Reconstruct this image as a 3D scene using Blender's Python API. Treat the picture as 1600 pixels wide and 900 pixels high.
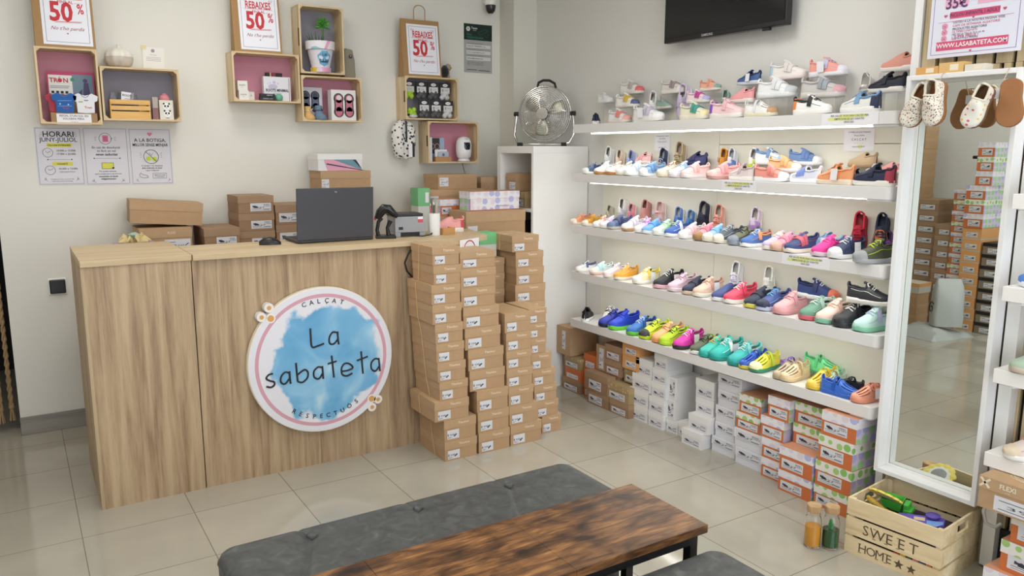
import bpy, bmesh, math, random
from mathutils import Vector, Matrix
for o in list(bpy.data.objects): bpy.data.objects.remove(o)
SC = bpy.context.scene
COL = SC.collection
PI = math.pi

# ---------------------------------------------------------------- camera
yaw, pitch, roll = 0.562209848, 0.172754832, 0.00207483186
fpx = 1232.409
fw = Vector((math.sin(yaw)*math.cos(pitch), math.cos(yaw)*math.cos(pitch), -math.sin(pitch)))
r0 = Vector((math.cos(yaw), -math.sin(yaw), 0)); u0 = r0.cross(fw)
rr = r0*math.cos(roll)+u0*math.sin(roll); uu = -r0*math.sin(roll)+u0*math.cos(roll)
cam = bpy.data.cameras.new('camera'); cam.sensor_width = 36; cam.lens = 36*fpx/1600
cam.clip_start = 0.02
camo = bpy.data.objects.new('camera', cam); COL.objects.link(camo)
m = Matrix.Identity(4)
for i in range(3):
    m[i][0] = rr[i]; m[i][1] = uu[i]; m[i][2] = -fw[i]
m.translation = Vector((0, 0, 1.45))
camo.matrix_world = m
SC.camera = camo

# ---------------------------------------------------------------- light
w = bpy.data.worlds.new('world'); SC.world = w; w.use_nodes = True
w.node_tree.nodes['Background'].inputs[0].default_value = (0.82, 0.9, 1.0, 1)
w.node_tree.nodes['Background'].inputs[1].default_value = 1.0
SC.view_settings.view_transform = 'Standard'; SC.view_settings.look = 'None'
SC.view_settings.exposure = 0.0; SC.view_settings.gamma = 1.0
SC.view_settings.use_curve_mapping = False

def area(name, loc, rot, sx, sy, power, color, spread=PI):
    l = bpy.data.lights.new(name, 'AREA'); l.shape = 'RECTANGLE'; l.size = sx; l.size_y = sy
    l.energy = power; l.color = color; l.spread = spread
    o = bpy.data.objects.new(name, l); COL.objects.link(o); o.location = loc; o.rotation_euler = rot
    return o
CEIL = 2.62
PANELS = [(0.5, 0.6), (2.0, 0.6), (0.5, 2.3), (2.0, 2.3), (0.9, 3.7), (-0.9, 1.6), (-0.7, 3.2)]
for i, (x, y) in enumerate(PANELS):
    area('ceiling_lamp', (x, y, CEIL-0.03), (0, 0, 0), 0.55, 0.55, 7.6 if x > 1.5 else 5.6, (1.0, 0.995, 0.975))
area('daylight', (0.9, -1.9, 1.35), (-PI/2, 0, PI), 3.4, 2.2, 70, (0.91, 0.955, 1.0))   # shop window behind the camera
SHELF_Z = [1.595, 1.319, 1.026, 0.755, 0.470]
for z, e in zip(SHELF_Z[:4], (1.25, 1.2, 1.05, 1.0)):
    area('shelf_strip_light', (2.80, 2.67, z-0.062), (0, math.radians(12), 0), 0.012, 1.84, e, (1.0, 0.985, 0.93))
for y in (0.75,):
    area('shelf_strip_light', (2.76, y, 1.22), (0, math.radians(12), 0), 0.012, 0.8, .7, (1.0, 0.99, 0.95))

# ---------------------------------------------------------------- materials
MATS = {}
def lin(h):
    h = h.lstrip('#'); out = []
    for i in (0, 2, 4):
        c = int(h[i:i+2], 16)/255
        out.append(c/12.92 if c <= .04045 else ((c+.055)/1.055)**2.4)
    return tuple(out)+(1,)
def nodes(name):
    m = bpy.data.materials.new(name); m.use_nodes = True
    nt = m.node_tree; return m, nt, nt.nodes['Principled BSDF']
def M(hexc, rough=0.55, metal=0.0, noise=0.0, nscale=40, bump=0.0, coat=0, trans=0, ior=1.45, alpha=1, sheen=0):
    key = (hexc, rough, metal, noise, nscale, bump, coat, trans, alpha, sheen)
    if key in MATS: return MATS[key]
    m, nt, b = nodes('paint_'+hexc.strip('#'))
    c = lin(hexc)
    b.inputs['Base Color'].default_value = c; b.inputs['Roughness'].default_value = rough
    b.inputs['Metallic'].default_value = metal
    if coat: b.inputs['Coat Weight'].default_value = coat
    if trans: b.inputs['Transmission Weight'].default_value = trans; b.inputs['IOR'].default_value = ior
    if alpha < 1: b.inputs['Alpha'].default_value = alpha
    if sheen: b.inputs['Sheen Weight'].default_value = sheen
    if noise or bump:
        tc = nt.nodes.new('ShaderNodeTexCoord'); n = nt.nodes.new('ShaderNodeTexNoise')
        n.inputs['Scale'].default_value = nscale; n.inputs['Detail'].default_value = 5
        nt.links.new(tc.outputs['Object'], n.inputs['Vector'])
        if noise:
            r = nt.nodes.new('ShaderNodeValToRGB')
            r.color_ramp.elements[0].position = .25; r.color_ramp.elements[1].position = .75
            r.color_ramp.elements[0].color = tuple(x*(1-noise) for x in c[:3])+(1,)
            r.color_ramp.elements[1].color = tuple(min(1, x*(1+noise*.6)) for x in c[:3])+(1,)
            nt.links.new(n.outputs['Fac'], r.inputs['Fac']); nt.links.new(r.outputs['Color'], b.inputs['Base Color'])
        if bump:
            bp = nt.nodes.new('ShaderNodeBump'); bp.inputs['Strength'].default_value = bump; bp.inputs['Distance'].default_value = .004
            nt.links.new(n.outputs['Fac'], bp.inputs['Height']); nt.links.new(bp.outputs['Normal'], b.inputs['Normal'])
    MATS[key] = m; return m
def emit(hexc, s):
    key = ('e', hexc, s)
    if key in MATS: return MATS[key]
    m, nt, b = nodes('glow'); b.inputs['Base Color'].default_value = lin(hexc)
    b.inputs['Emission Color'].default_value = lin(hexc); b.inputs['Emission Strength'].default_value = s
    MATS[key] = m; return m
def ramp(nt, stops):
    r = nt.nodes.new('ShaderNodeValToRGB'); cr = r.color_ramp
    while len(cr.elements) < len(stops): cr.elements.new(.5)
    for e, (p, c) in zip(cr.elements, stops): e.position = p; e.color = lin(c)
    return r
def wood(name, stops, axis='Z', scale=6, stretch=14, rough=.5, fine=1.0, coords='Object'):
    m, nt, b = nodes(name)
    tc = nt.nodes.new('ShaderNodeTexCoord'); mp = nt.nodes.new('ShaderNodeMapping')
    s = [scale*stretch]*3; s['XYZ'.index(axis)] = scale
    mp.inputs['Scale'].default_value = s
    nt.links.new(tc.outputs[coords], mp.inputs['Vector'])
    n = nt.nodes.new('ShaderNodeTexNoise'); n.inputs['Scale'].default_value = .35; n.inputs['Detail'].default_value = 6; n.inputs['Distortion'].default_value = .6
    n2 = nt.nodes.new('ShaderNodeTexNoise'); n2.inputs['Scale'].default_value = 2.2; n2.inputs['Detail'].default_value = 3
    nt.links.new(mp.outputs[0], n.inputs['Vector']); nt.links.new(mp.outputs[0], n2.inputs['Vector'])
    mx = nt.nodes.new('ShaderNodeMath'); mx.operation = 'MULTIPLY_ADD'; mx.inputs[1].default_value = .35*fine
    nt.links.new(n2.outputs['Fac'], mx.inputs[0]); nt.links.new(n.outputs['Fac'], mx.inputs[2])
    sb = nt.nodes.new('ShaderNodeMath'); sb.operation = 'SUBTRACT'; sb.inputs[1].default_value = .175*fine
    nt.links.new(mx.outputs[0], sb.inputs[0])
    r = ramp(nt, stops); nt.links.new(sb.outputs[0], r.inputs['Fac']); nt.links.new(r.outputs['Color'], b.inputs['Base Color'])
    b.inputs['Roughness'].default_value = rough
    return m
OAK = wood('oak_front', [(.3, '#92795d'), (.45, '#ae9476'), (.55, '#b89f80'), (.7, '#c5ad8d')], 'Z', 4.5, 20, .5)
OAKTOP = wood('oak_top', [(.3, '#bfa781'), (.5, '#cdb691'), (.7, '#d8c4a1')], 'X', 2.5, 20, .45)
OAKSIDE = wood('oak_side', [(.3, '#a08a6c'), (.5, '#b9a382'), (.7, '#c8b494')], 'Z', 4, 12, .5)
PINE = wood('pine', [(.3, '#ccb188'), (.5, '#dcc69f'), (.7, '#e8d6b6')], 'X', 6, 9, .6)
PINEV = wood('pine_upright', [(.3, '#ccb188'), (.5, '#dcc69f'), (.7, '#e8d6b6')], 'Z', 6, 9, .6)
PINEY = wood('pine_depth', [(.3, '#ccb188'), (.5, '#dcc69f'), (.7, '#e8d6b6')], 'Y', 6, 9, .6)
PALE = wood('pale_crate_wood', [(.3, '#cdb488'), (.5, '#e2cda4'), (.7, '#eddcba')], 'X', 5, 9, .6)
SLAT = wood('slat_oak', [(.3, '#c4b08a'), (.5, '#d8c5a0'), (.7, '#e6d6b6')], 'Z', 4, 10, .6)
SKIRT = wood('skirting_grey', [(.3, '#7a7670'), (.5, '#8d8983'), (.7, '#9b978f')], 'X', 3, 14, .5)

def floor_mat():
    m, nt, b = nodes('floor_tiles')
    tc = nt.nodes.new('ShaderNodeTexCoord'); mp = nt.nodes.new('ShaderNodeMapping')
    mp.inputs['Location'].default_value = (-0.107, -0.018, 0)
    nt.links.new(tc.outputs['Object'], mp.inputs['Vector'])
    br = nt.nodes.new('ShaderNodeTexBrick'); br.offset = 0; br.squash = 1
    br.inputs['Scale'].default_value = 1; br.inputs['Brick Width'].default_value = .4015; br.inputs['Row Height'].default_value = .4
    br.inputs['Mortar Size'].default_value = .0016; br.inputs['Mortar Smooth'].default_value = .1; br.inputs['Bias'].default_value = 0
    br.inputs['Color1'].default_value = lin('#b4afa2'); br.inputs['Color2'].default_value = lin('#bab5a8'); br.inputs['Mortar'].default_value = lin('#7d776b')
    nt.links.new(mp.outputs[0], br.inputs['Vector'])
    n = nt.nodes.new('ShaderNodeTexNoise'); n.inputs['Scale'].default_value = 3; n.inputs['Detail'].default_value = 6
    nt.links.new(tc.outputs['Object'], n.inputs['Vector'])
    r = ramp(nt, [(.3, '#efefef'), (.7, '#ffffff')]); nt.links.new(n.outputs['Fac'], r.inputs['Fac'])
    mx = nt.nodes.new('ShaderNodeMix'); mx.data_type = 'RGBA'; mx.blend_type = 'MULTIPLY'; mx.inputs['Factor'].default_value = 1
    nt.links.new(br.outputs['Color'], mx.inputs[6]); nt.links.new(r.outputs['Color'], mx.inputs[7])
    nt.links.new(mx.outputs[2], b.inputs['Base Color'])
    b.inputs['Roughness'].default_value = .09; b.inputs['IOR'].default_value = 1.5
    bp = nt.nodes.new('ShaderNodeBump'); bp.inputs['Strength'].default_value = .25; bp.inputs['Distance'].default_value = .001; bp.invert = True
    nt.links.new(br.outputs['Fac'], bp.inputs['Height']); nt.links.new(bp.outputs['Normal'], b.inputs['Normal'])
    return m
def leather_mat():
    m, nt, b = nodes('grey_leather')
    tc = nt.nodes.new('ShaderNodeTexCoord')
    n = nt.nodes.new('ShaderNodeTexNoise'); n.inputs['Scale'].default_value = 24; n.inputs['Detail'].default_value = 12; n.inputs['Distortion'].default_value = 1.0
    nt.links.new(tc.outputs['Object'], n.inputs['Vector'])
    r = ramp(nt, [(.3, '#3e4041'), (.5, '#4a4d4e'), (.62, '#525556'), (.78, '#666968')]); nt.links.new(n.outputs['Fac'], r.inputs['Fac'])
    nt.links.new(r.outputs['Color'], b.inputs['Base Color']); b.inputs['Roughness'].default_value = .5
    n2 = nt.nodes.new('ShaderNodeTexNoise'); n2.inputs['Scale'].default_value = 260; nt.links.new(tc.outputs['Object'], n2.inputs['Vector'])
    bp = nt.nodes.new('ShaderNodeBump'); bp.inputs['Strength'].default_value = .15; bp.inputs['Distance'].default_value = .002
    nt.links.new(n2.outputs['Fac'], bp.inputs['Height']); nt.links.new(bp.outputs['Normal'], b.inputs['Normal'])
    return m
def rustic_mat():
    m, nt, b = nodes('rustic_brown_board')
    tc = nt.nodes.new('ShaderNodeTexCoord')
    mp = nt.nodes.new('ShaderNodeMapping'); mp.inputs['Scale'].default_value = (9, 60, 60); nt.links.new(tc.outputs['Object'], mp.inputs['Vector'])
    n = nt.nodes.new('ShaderNodeTexNoise'); n.inputs['Scale'].default_value = 1.0; n.inputs['Detail'].default_value = 8; n.inputs['Distortion'].default_value = 1.0
    nt.links.new(mp.outputs[0], n.inputs['Vector'])
    r = ramp(nt, [(.28, '#4a3020'), (.45, '#76502f'), (.55, '#8f633a'), (.72, '#b5844f')]); nt.links.new(n.outputs['Fac'], r.inputs['Fac'])
    mp2 = nt.nodes.new('ShaderNodeMapping'); mp2.inputs['Scale'].default_value = (7, 12, 12); nt.links.new(tc.outputs['Object'], mp2.inputs['Vector'])
    n2 = nt.nodes.new('ShaderNodeTexNoise'); n2.inputs['Scale'].default_value = 1.0; n2.inputs['Detail'].default_value = 5; n2.inputs['Distortion'].default_value = .8
    nt.links.new(mp2.outputs[0], n2.inputs['Vector'])
    r2 = ramp(nt, [(.40, '#ffffff'), (.55, '#b5aca2'), (.66, '#5b5148')]); nt.links.new(n2.outputs['Fac'], r2.inputs['Fac'])
    mx = nt.nodes.new('ShaderNodeMix'); mx.data_type = 'RGBA'; mx.blend_type = 'MULTIPLY'; mx.inputs['Factor'].default_value = 1
    nt.links.new(r.outputs['Color'], mx.inputs[6]); nt.links.new(r2.outputs['Color'], mx.inputs[7])
    nt.links.new(mx.outputs[2], b.inputs['Base Color']); b.inputs['Roughness'].default_value = .33
    return m
def dots_mat(name, base, c1, c2, scale, size=.42, rnd=.35):
    m, nt, b = nodes(name)
    tc = nt.nodes.new('ShaderNodeTexCoord'); v = nt.nodes.new('ShaderNodeTexVoronoi'); v.inputs['Scale'].default_value = scale; v.inputs['Randomness'].default_value = rnd
    nt.links.new(tc.outputs['Object'], v.inputs['Vector'])
    lt = nt.nodes.new('ShaderNodeMath'); lt.operation = 'LESS_THAN'; lt.inputs[1].default_value = size
    nt.links.new(v.outputs['Distance'], lt.inputs[0])
    sp = nt.nodes.new('ShaderNodeSeparateColor'); nt.links.new(v.outputs['Color'], sp.inputs[0])
    r = ramp(nt, [(.0, c1), (.5, c2)]); r.color_ramp.interpolation = 'CONSTANT'; nt.links.new(sp.outputs[0], r.inputs['Fac'])
    mx = nt.nodes.new('ShaderNodeMix'); mx.data_type = 'RGBA'; mx.inputs[6].default_value = lin(base)
    nt.links.new(lt.outputs[0], mx.inputs['Factor']); nt.links.new(r.outputs['Color'], mx.inputs[7])
    nt.links.new(mx.outputs[2], b.inputs['Base Color']); b.inputs['Roughness'].default_value = .5
    return m
FLOOR = floor_mat(); LEATHER = leather_mat(); RUSTIC = rustic_mat()
LID_GREEN = dots_mat('green_dot_lid', '#ecebe6', '#8fc46c', '#a8cf7c', 24, .38)
LID_PURPLE = dots_mat('lilac_dot_lid', '#ebeaf0', '#b9bce8', '#e4d9e6', 22, .40)
SIDE_PASTEL = dots_mat('pastel_side', '#d8cde6', '#a9d6a0', '#b7b6e6', 20, .42)
SPECK = dots_mat('speckled_fabric', '#ece6da', '#3a3230', '#c08a7a', 24, .34, 1)
PANDA = dots_mat('animal_print_fabric', '#e8e6e2', '#1c1c1e', '#26262a', 62, .36, 1)
PRINT = dots_mat('vehicle_print_fabric', '#ecebe2', '#d9587a', '#e8c85a', 9, .25)
KRAFT = M('#b89774', .75, noise=.06, nscale=30)
KRAFTLID = M('#bd9d79', .75, noise=.06, nscale=30)
KRAFTTOP = dots_mat('printed_lid_top', '#c5a680', '#d6bf98', '#c5a680', 60, .35)
KRAFTD = M('#9f7f63', .75, noise=.08, nscale=25)
WALL = M('#e4e3dc', .75, noise=.012, nscale=2)
WALLR = M('#e0e0dd', .75, noise=.012, nscale=2)
BOARD = M('#e6e4d8', .6)
WHITE = M('#f3f3f1', .4); WHITEG = M('#eff0f2', .28)
SHELFW = M('#e6e6e6', .35)
CHROME = M('#d8d8d8', .16, 1.0)
BLACK = M('#141416', .4); BLACKM = M('#1c1d20', .6)
PAPER = M('#eeeeF4'.lower(), .7); INK = M('#26262c', .7); INKG = M('#6a6c74', .7); RED = M('#c8323c', .6)
PINK = M('#c97d8f', .65)

# ---------------------------------------------------------------- mesh builder
class MB:
    def __init__(s): s.v = []; s.f = []; s.mi = []; s.m = 0
    def add(s, vs, fs):
        k = len(s.v); s.v += [tuple(p) for p in vs]
        for f in fs: s.f.append([i+k for i in f]); s.mi.append(s.m)
        return s
    def box(s, x0, y0, z0, x1, y1, z1, skip=()):
        v = [(x0,y0,z0),(x1,y0,z0),(x1,y1,z0),(x0,y1,z0),(x0,y0,z1),(x1,y0,z1),(x1,y1,z1),(x0,y1,z1)]
        F = {'-z':(0,3,2,1),'+z':(4,5,6,7),'-y':(0,1,5,4),'+x':(1,2,6,5),'+y':(2,3,7,6),'-x':(3,0,4,7)}
        return s.add(v, [F[k] for k in F if k not in skip])
    def obox(s, M_, sx, sy, sz):
        v = []
        for z in (0, sz):
            for x, y in ((-sx/2,-sy/2),(sx/2,-sy/2),(sx/2,sy/2),(-sx/2,sy/2)): v.append(M_ @ Vector((x, y, z)))
        return s.add(v, [(0,3,2,1),(4,5,6,7),(0,1,5,4),(1,2,6,5),(2,3,7,6),(3,0,4,7)])
    def ring_loft(s, rings, cap=True, closed=True):
        n = len(rings[0]); vs = [p for r in rings for p in r]; fs = []
        for i in range(len(rings)-1):
            for j in range(n if closed else n-1):
                fs.append((i*n+j, i*n+(j+1) % n, (i+1)*n+(j+1) % n, (i+1)*n+j))
        if cap: fs.append(tuple(range(n))[::-1]); fs.append(tuple((len(rings)-1)*n+j for j in range(n)))
        return s.add(vs, fs)
    def cyl(s, p0, p1, r0, r1=None, n=14, cap=True):
        r1 = r0 if r1 is None else r1
        p0 = Vector(p0); p1 = Vector(p1); d = (p1-p0).normalized()
        a = d.orthogonal().normalized(); b = d.cross(a)
        R = lambda p, r: [p+a*r*math.cos(2*PI*k/n)+b*r*math.sin(2*PI*k/n) for k in range(n)]
        return s.ring_loft([R(p0, r0), R(p1, r1)], cap)
    def tube(s, pts, r, n=6, closed=False, flat=1.0, up=None):
        pts = [Vector(p) for p in pts]; L = len(pts); rings = []; prev = None
        for i, p in enumerate(pts):
            if closed: d = (pts[(i+1) % L]-pts[i-1])
            else: d = pts[min(i+1, L-1)]-pts[max(i-1, 0)]
            if d.length < 1e-9: d = Vector((0,0,1))
            d.normalize()
            if up is not None: a = Vector(up).cross(d); a = a.normalized() if a.length > 1e-6 else d.orthogonal().normalized()
            elif prev is None: a = d.orthogonal().normalized()
            else:
                a = prev-d*prev.dot(d); a = a.normalized() if a.length > 1e-6 else d.orthogonal().normalized()
            prev = a; b = d.cross(a); rad = r[i] if isinstance(r, (list, tuple)) else r
            rings.append([p+a*rad*math.cos(2*PI*k/n)+b*rad*flat*math.sin(2*PI*k/n) for k in range(n)])
        if closed: rings.append(rings[0]); return s.ring_loft(rings, False)
        return s.ring_loft(rings, True)
    def lathe(s, prof, c=(0,0,0), n=24, axis='z', cap=True):
        rings = []
        for r, h in prof:
            ring = []
            for k in range(n):
                a = 2*PI*k/n; x, y = r*math.cos(a), r*math.sin(a)
                p = (x, y, h) if axis == 'z' else ((x, -h, y) if axis == 'y' else (-h, -x, y))
                ring.append((p[0]+c[0], p[1]+c[1], p[2]+c[2]))
            rings.append(ring)
        return s.ring_loft(rings, cap)
    def prism(s, poly, z0, z1):
        n = len(poly)
        return s.add([(x, y, z0) for x, y in poly]+[(x, y, z1) for x, y in poly],
                     [tuple(range(n))[::-1], tuple(range(n, 2*n))]+[(i, (i+1) % n, n+(i+1) % n, n+i) for i in range(n)])
    # flat artwork on a plane facing local -Y : u right, v up, w outward
    def fpoly(s, poly, w, t=.0006):
        n = len(poly)
        return s.add([(u, -w, v) for u, v in poly]+[(u, -w-t, v) for u, v in poly],
                     [tuple(range(n, 2*n))]+[(i, (i+1) % n, n+(i+1) % n, n+i) for i in range(n)])
    def frect(s, u0, v0, u1, v1, w, t=.0006): return s.fpoly([(u0,v0),(u1,v0),(u1,v1),(u0,v1)], w, t)
    def fdisc(s, u, v, r, w, t=.0006, n=24, ry=None):
        ry = ry or r
        return s.fpoly([(u+r*math.cos(2*PI*k/n), v+ry*math.sin(2*PI*k/n)) for k in range(n)], w, t)
    def fline(s, pts, wd, w, t=.0006):
        for (a, b), (c, d) in zip(pts[:-1], pts[1:]):
            l = math.hypot(c-a, d-b) or 1; nx, ny = -(d-b)/l*wd/2, (c-a)/l*wd/2
            s.fpoly([(a-nx, b-ny), (c-nx, d-ny), (c+nx, d+ny), (a+nx, b+ny)], w, t)
        return s
    def fring(s, u, v, r, wd, w, t=.0006, n=28):
        return s.fline([(u+r*math.cos(2*PI*k/n), v+r*math.sin(2*PI*k/n)) for k in range(n+1)], wd, w, t)
    def fframe(s, u0, v0, u1, v1, wd, w, t=.0006): return s.fline([(u0,v0),(u1,v0),(u1,v1),(u0,v1),(u0,v0)], wd, w, t)
    def fheart(s, u, v, r, w, t=.0006):
        p = []
        for k in range(20):
            a = 2*PI*k/20; p.append((u+r*16*math.sin(a)**3/16, v+r*(13*math.cos(a)-5*math.cos(2*a)-2*math.cos(3*a)-math.cos(4*a))/16))
        return s.fpoly(p, w, t)
    def text(s, body, size, u, v, w, align='CENTER', bold=0, t=.0005, sx=1.0, rot=0, shear=0):
        key = (body, size, align, bold, shear)
        if key not in TXT:
            cu = bpy.data.curves.new('lettering', 'FONT'); cu.body = body; cu.size = size; cu.align_x = align; cu.align_y = 'CENTER'
            cu.offset = bold*size; cu.resolution_u = 2; cu.shear = shear
            ob = bpy.data.objects.new('lettering', cu)
            me = bpy.data.meshes.new_from_object(ob)
            TXT[key] = ([tuple(q.co) for q in me.vertices], [tuple(p.vertices) for p in me.polygons])
            bpy.data.meshes.remove(me); bpy.data.objects.remove(ob); bpy.data.curves.remove(cu)
        vs, fs = TXT[key]; c, d = math.cos(rot), math.sin(rot)
        s.add([(u+(x*sx*c-y*d), -w-t, v+(x*sx*d+y*c)) for x, y, _ in vs], fs); return s
    def mesh(s, name, mats, smooth=None, xf=None):
        me = bpy.data.meshes.new(name)
        vs = s.v if xf is None else [tuple(xf @ Vector(p)) for p in s.v]
        me.from_pydata(vs, [], s.f)
        for mt in (mats if isinstance(mats, (list, tuple)) else [mats]): me.materials.append(mt)
        for p, i in zip(me.polygons, s.mi): p.material_index = i
        bm = bmesh.new(); bm.from_mesh(me); bmesh.ops.recalc_face_normals(bm, faces=bm.faces); bm.to_mesh(me); bm.free()
        if smooth is not None:
            for p in me.polygons: p.use_smooth = True
            me.set_sharp_from_angle(angle=math.radians(smooth))
        return me
    def build(s, name, mats, parent=None, smooth=None, bevel=0, label=None, loc=None):
        o = bpy.data.objects.new(name, s.mesh(name, mats, smooth)); COL.objects.link(o)
        if parent: o.parent = parent
        if loc: o.location = loc
        if bevel:
            md = o.modifiers.new('bevel', 'BEVEL'); md.width = bevel; md.segments = 2; md.limit_method = 'ANGLE'
        if label: o['label'] = label
        return o
TXT = {}
def tag(o, label, cat, group=None):
    o['label'] = label; o['category'] = cat
    if group: o['group'] = group
    return o
def thing(name, label, cat, loc=(0,0,0), rz=0, group=None, rot=None, scale=None):
    o = bpy.data.objects.new(name, None); COL.objects.link(o); o.empty_display_size = .02
    o.location = loc; o.rotation_euler = rot if rot is not None else (0, 0, rz)
    if scale: o.scale = (scale,)*3
    return tag(o, label, cat, group)
def struct(name, mb, mats, parent=None, bevel=0):
    o = mb.build(name, mats, parent, bevel=bevel)
    if parent is None: o['kind'] = 'structure'
    return o
def part(name, mesh, mat, parent):
    o = bpy.data.objects.new(name, mesh); COL.objects.link(o); o.parent = parent
    if mat is not None:
        o.material_slots[0].link = 'OBJECT'; o.material_slots[0].material = mat
    return o
ORD = ['bottom', 'second', 'third', 'fourth', 'fifth', 'sixth', 'seventh', 'eighth', 'ninth', 'tenth', 'eleventh', 'twelfth', 'thirteenth', 'fourteenth', 'fifteenth', 'sixteenth', 'seventeenth', 'eighteenth']
def level(k, n):
    if n == 1: return 'single'
    if k == n-1: return 'topmost'
    if k == 0: return 'bottom'
    return ORD[k]+' from bottom'

# ================================================================ SETTING
XR = 2.985; YB = 4.62
struct('floor', MB().box(-1.6, -2.1, -.05, XR+.1, 6.2, 0), FLOOR)
struct('ceiling', MB().box(-1.6, -2.1, CEIL, XR+.1, 6.2, CEIL+.08), M('#eceae4', .8))
struct('wall_back', MB().box(-.07, YB, 0, XR+.1, YB+.14, CEIL).box(-1.6, YB, 0, -1.0, YB+.14, CEIL).box(-1.0, YB, 2.2, -.07, YB+.14, CEIL), WALL)
struct('wall_right', MB().box(XR, -2.1, 0, XR+.1, YB, CEIL), WALLR)
struct('wall_pillar', MB().box(2.81, 4.445, 0, XR, YB, CEIL), M('#dcdad0', .75))
struct('wall_left', MB().box(-1.7, -2.1, 0, -1.6, 6.2, CEIL), WALLR)
struct('wall_front', MB().box(-1.6, -2.2, 0, -.9, -2.1, CEIL).box(2.7, -2.2, 0, XR+.1, -2.1, CEIL).box(-.9, -2.2, 2.45, 2.7, -2.1, CEIL).box(-.9, -2.2, 0, 2.7, -2.1, .2), WALL)
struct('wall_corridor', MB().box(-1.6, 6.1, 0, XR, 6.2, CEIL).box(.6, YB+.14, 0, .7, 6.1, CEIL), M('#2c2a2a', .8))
wn = MB().box(-.9, -2.18, .2, -.84, -2.12, 2.45).box(2.64, -2.18, .2, 2.7, -2.12, 2.45).box(-.84, -2.18, 2.39, 2.64, -2.12, 2.45).box(-.84, -2.18, .2, 2.64, -2.12, .26).box(.85, -2.18, .26, .91, -2.12, 2.39)
wo = struct('window_1', wn, M('#55575c', .4, .6))
MB().box(-.84, -2.155, .26, .85, -2.15, 2.39).box(.91, -2.155, .26, 2.64, -2.15, 2.39).build('pane', M('#ffffff', 0, trans=1, alpha=.25), wo)
struct('baseboard_back', MB().box(-.072, YB-.014, 0, .6, YB, .094), SKIRT, bevel=.002)
for x, y in PANELS:
    t = thing('ceiling_light', 'square white ceiling light panel overhead', 'ceiling light', (x, y, CEIL), group='square ceiling light panels')
    MB().box(-.3, -.3, -.02, .3, .3, 0).build('frame', WHITE, t)
    MB().box(-.28, -.28, -.024, .28, .28, -.0205).build('diffuser', emit('#fff6e6', 2.0), t)

# ================================================================ COUNTER
t = thing('sales_counter', 'oak-look shop counter with two panels and a round sign on its front', 'counter', (0.194, 3.44, 0))
MB().box(.012, .012, 0, .404, .56, .9995).build('end_cabinet', OAK, t)
MB().box(0, .0, 0, .012, .565, 1.0).build('side_panel', OAKSIDE, t)
MB().box(.408, .004, 0, 1.45, .022, .998).build('front_panel', OAK, t)
MB().box(.0122, .0, 0, .403, .0115, .9995).build('end_front_panel', OAK, t)
MB().box(0, -.008, 1.0, .407, .57, 1.024).build('end_worktop', OAKTOP, t, bevel=.001)
MB().prism([(.4095, -.024), (1.43, -.024), (1.61, -.10), (1.84, .03), (1.92, .375), (1.45, .375), (1.40, .33), (.4095, .33)], 1.0, 1.024).build('worktop', OAKTOP, t, bevel=.001)
MB().box(1.43, .0, 0, 1.45, .33, .999).build('end_support', OAKSIDE, t)
MB().box(1.50, .0, 0, 1.52, .33, .999).build('inner_leg', OAKSIDE, t)

# round sign
def sign_mat():
    m, nt, b = nodes('printed_sign_face')
    tc = nt.nodes.new('ShaderNodeTexCoord'); sx = nt.nodes.new('ShaderNodeSeparateXYZ'); nt.links.new(tc.outputs['Object'], sx.inputs[0])
    def math_(op, a, b_=None, c=None):
        n = nt.nodes.new('ShaderNodeMath'); n.operation = op
        for i, q in enumerate((a, b_, c)):
            if q is None: continue
            if isinstance(q, (int, float)): n.inputs[i].default_value = q
            else: nt.links.new(q, n.inputs[i])
        return n.outputs[0]
    x2 = math_('MULTIPLY', sx.outputs[0], sx.outputs[0]); r = math_('SQRT', math_('MULTIPLY_ADD', sx.outputs[2], sx.outputs[2], x2))
    ring = math_('COMPARE', r, .299, .008)
    n = nt.nodes.new('ShaderNodeTexNoise'); n.inputs['Scale'].default_value = 9; n.inputs['Detail'].default_value = 5; nt.links.new(tc.outputs['Object'], n.inputs['Vector'])
    n2 = nt.nodes.new('ShaderNodeTexNoise'); n2.inputs['Scale'].default_value = 5; n2.inputs['Detail'].default_value = 3; n2.inputs['Distortion'].default_value = .6; nt.links.new(tc.outputs['Object'], n2.inputs['Vector'])
    xs = math_('ADD', sx.outputs[0], -.02); zs = math_('MULTIPLY', math_('ADD', sx.outputs[2], .0), .97)
    rb = math_('SQRT', math_('MULTIPLY_ADD', xs, xs, math_('MULTIPLY', zs, zs)))
    edge = math_('ADD', rb, math_('MULTIPLY', math_('ADD', n.outputs['Fac'], -.5), .22))
    mr = nt.nodes.new('ShaderNodeMapRange'); mr.interpolation_type = 'SMOOTHSTEP'; mr.inputs['From Min'].default_value = .262; mr.inputs['From Max'].default_value = .235
    nt.links.new(edge, mr.inputs['Value'])
    cr = ramp(nt, [(.3, '#5fa6d6'), (.5, '#79b8e2'), (.62, '#9ccdec'), (.72, '#cfe3f1')]); nt.links.new(n2.outputs['Fac'], cr.inputs['Fac'])
    mx = nt.nodes.new('ShaderNodeMix'); mx.data_type = 'RGBA'; mx.inputs[6].default_value = lin('#e9e9f2'); nt.links.new(mr.outputs[0], mx.inputs['Factor']); nt.links.new(cr.outputs['Color'], mx.inputs[7])
    m2 = nt.nodes.new('ShaderNodeMix'); m2.data_type = 'RGBA'; m2.inputs[7].default_value = lin('#d9a3b4'); nt.links.new(ring, m2.inputs['Factor']); nt.links.new(mx.outputs[2], m2.inputs[6])
    nt.links.new(m2.outputs[2], b.inputs['Base Color']); b.inputs['Roughness'].default_value = .45
    return m
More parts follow.
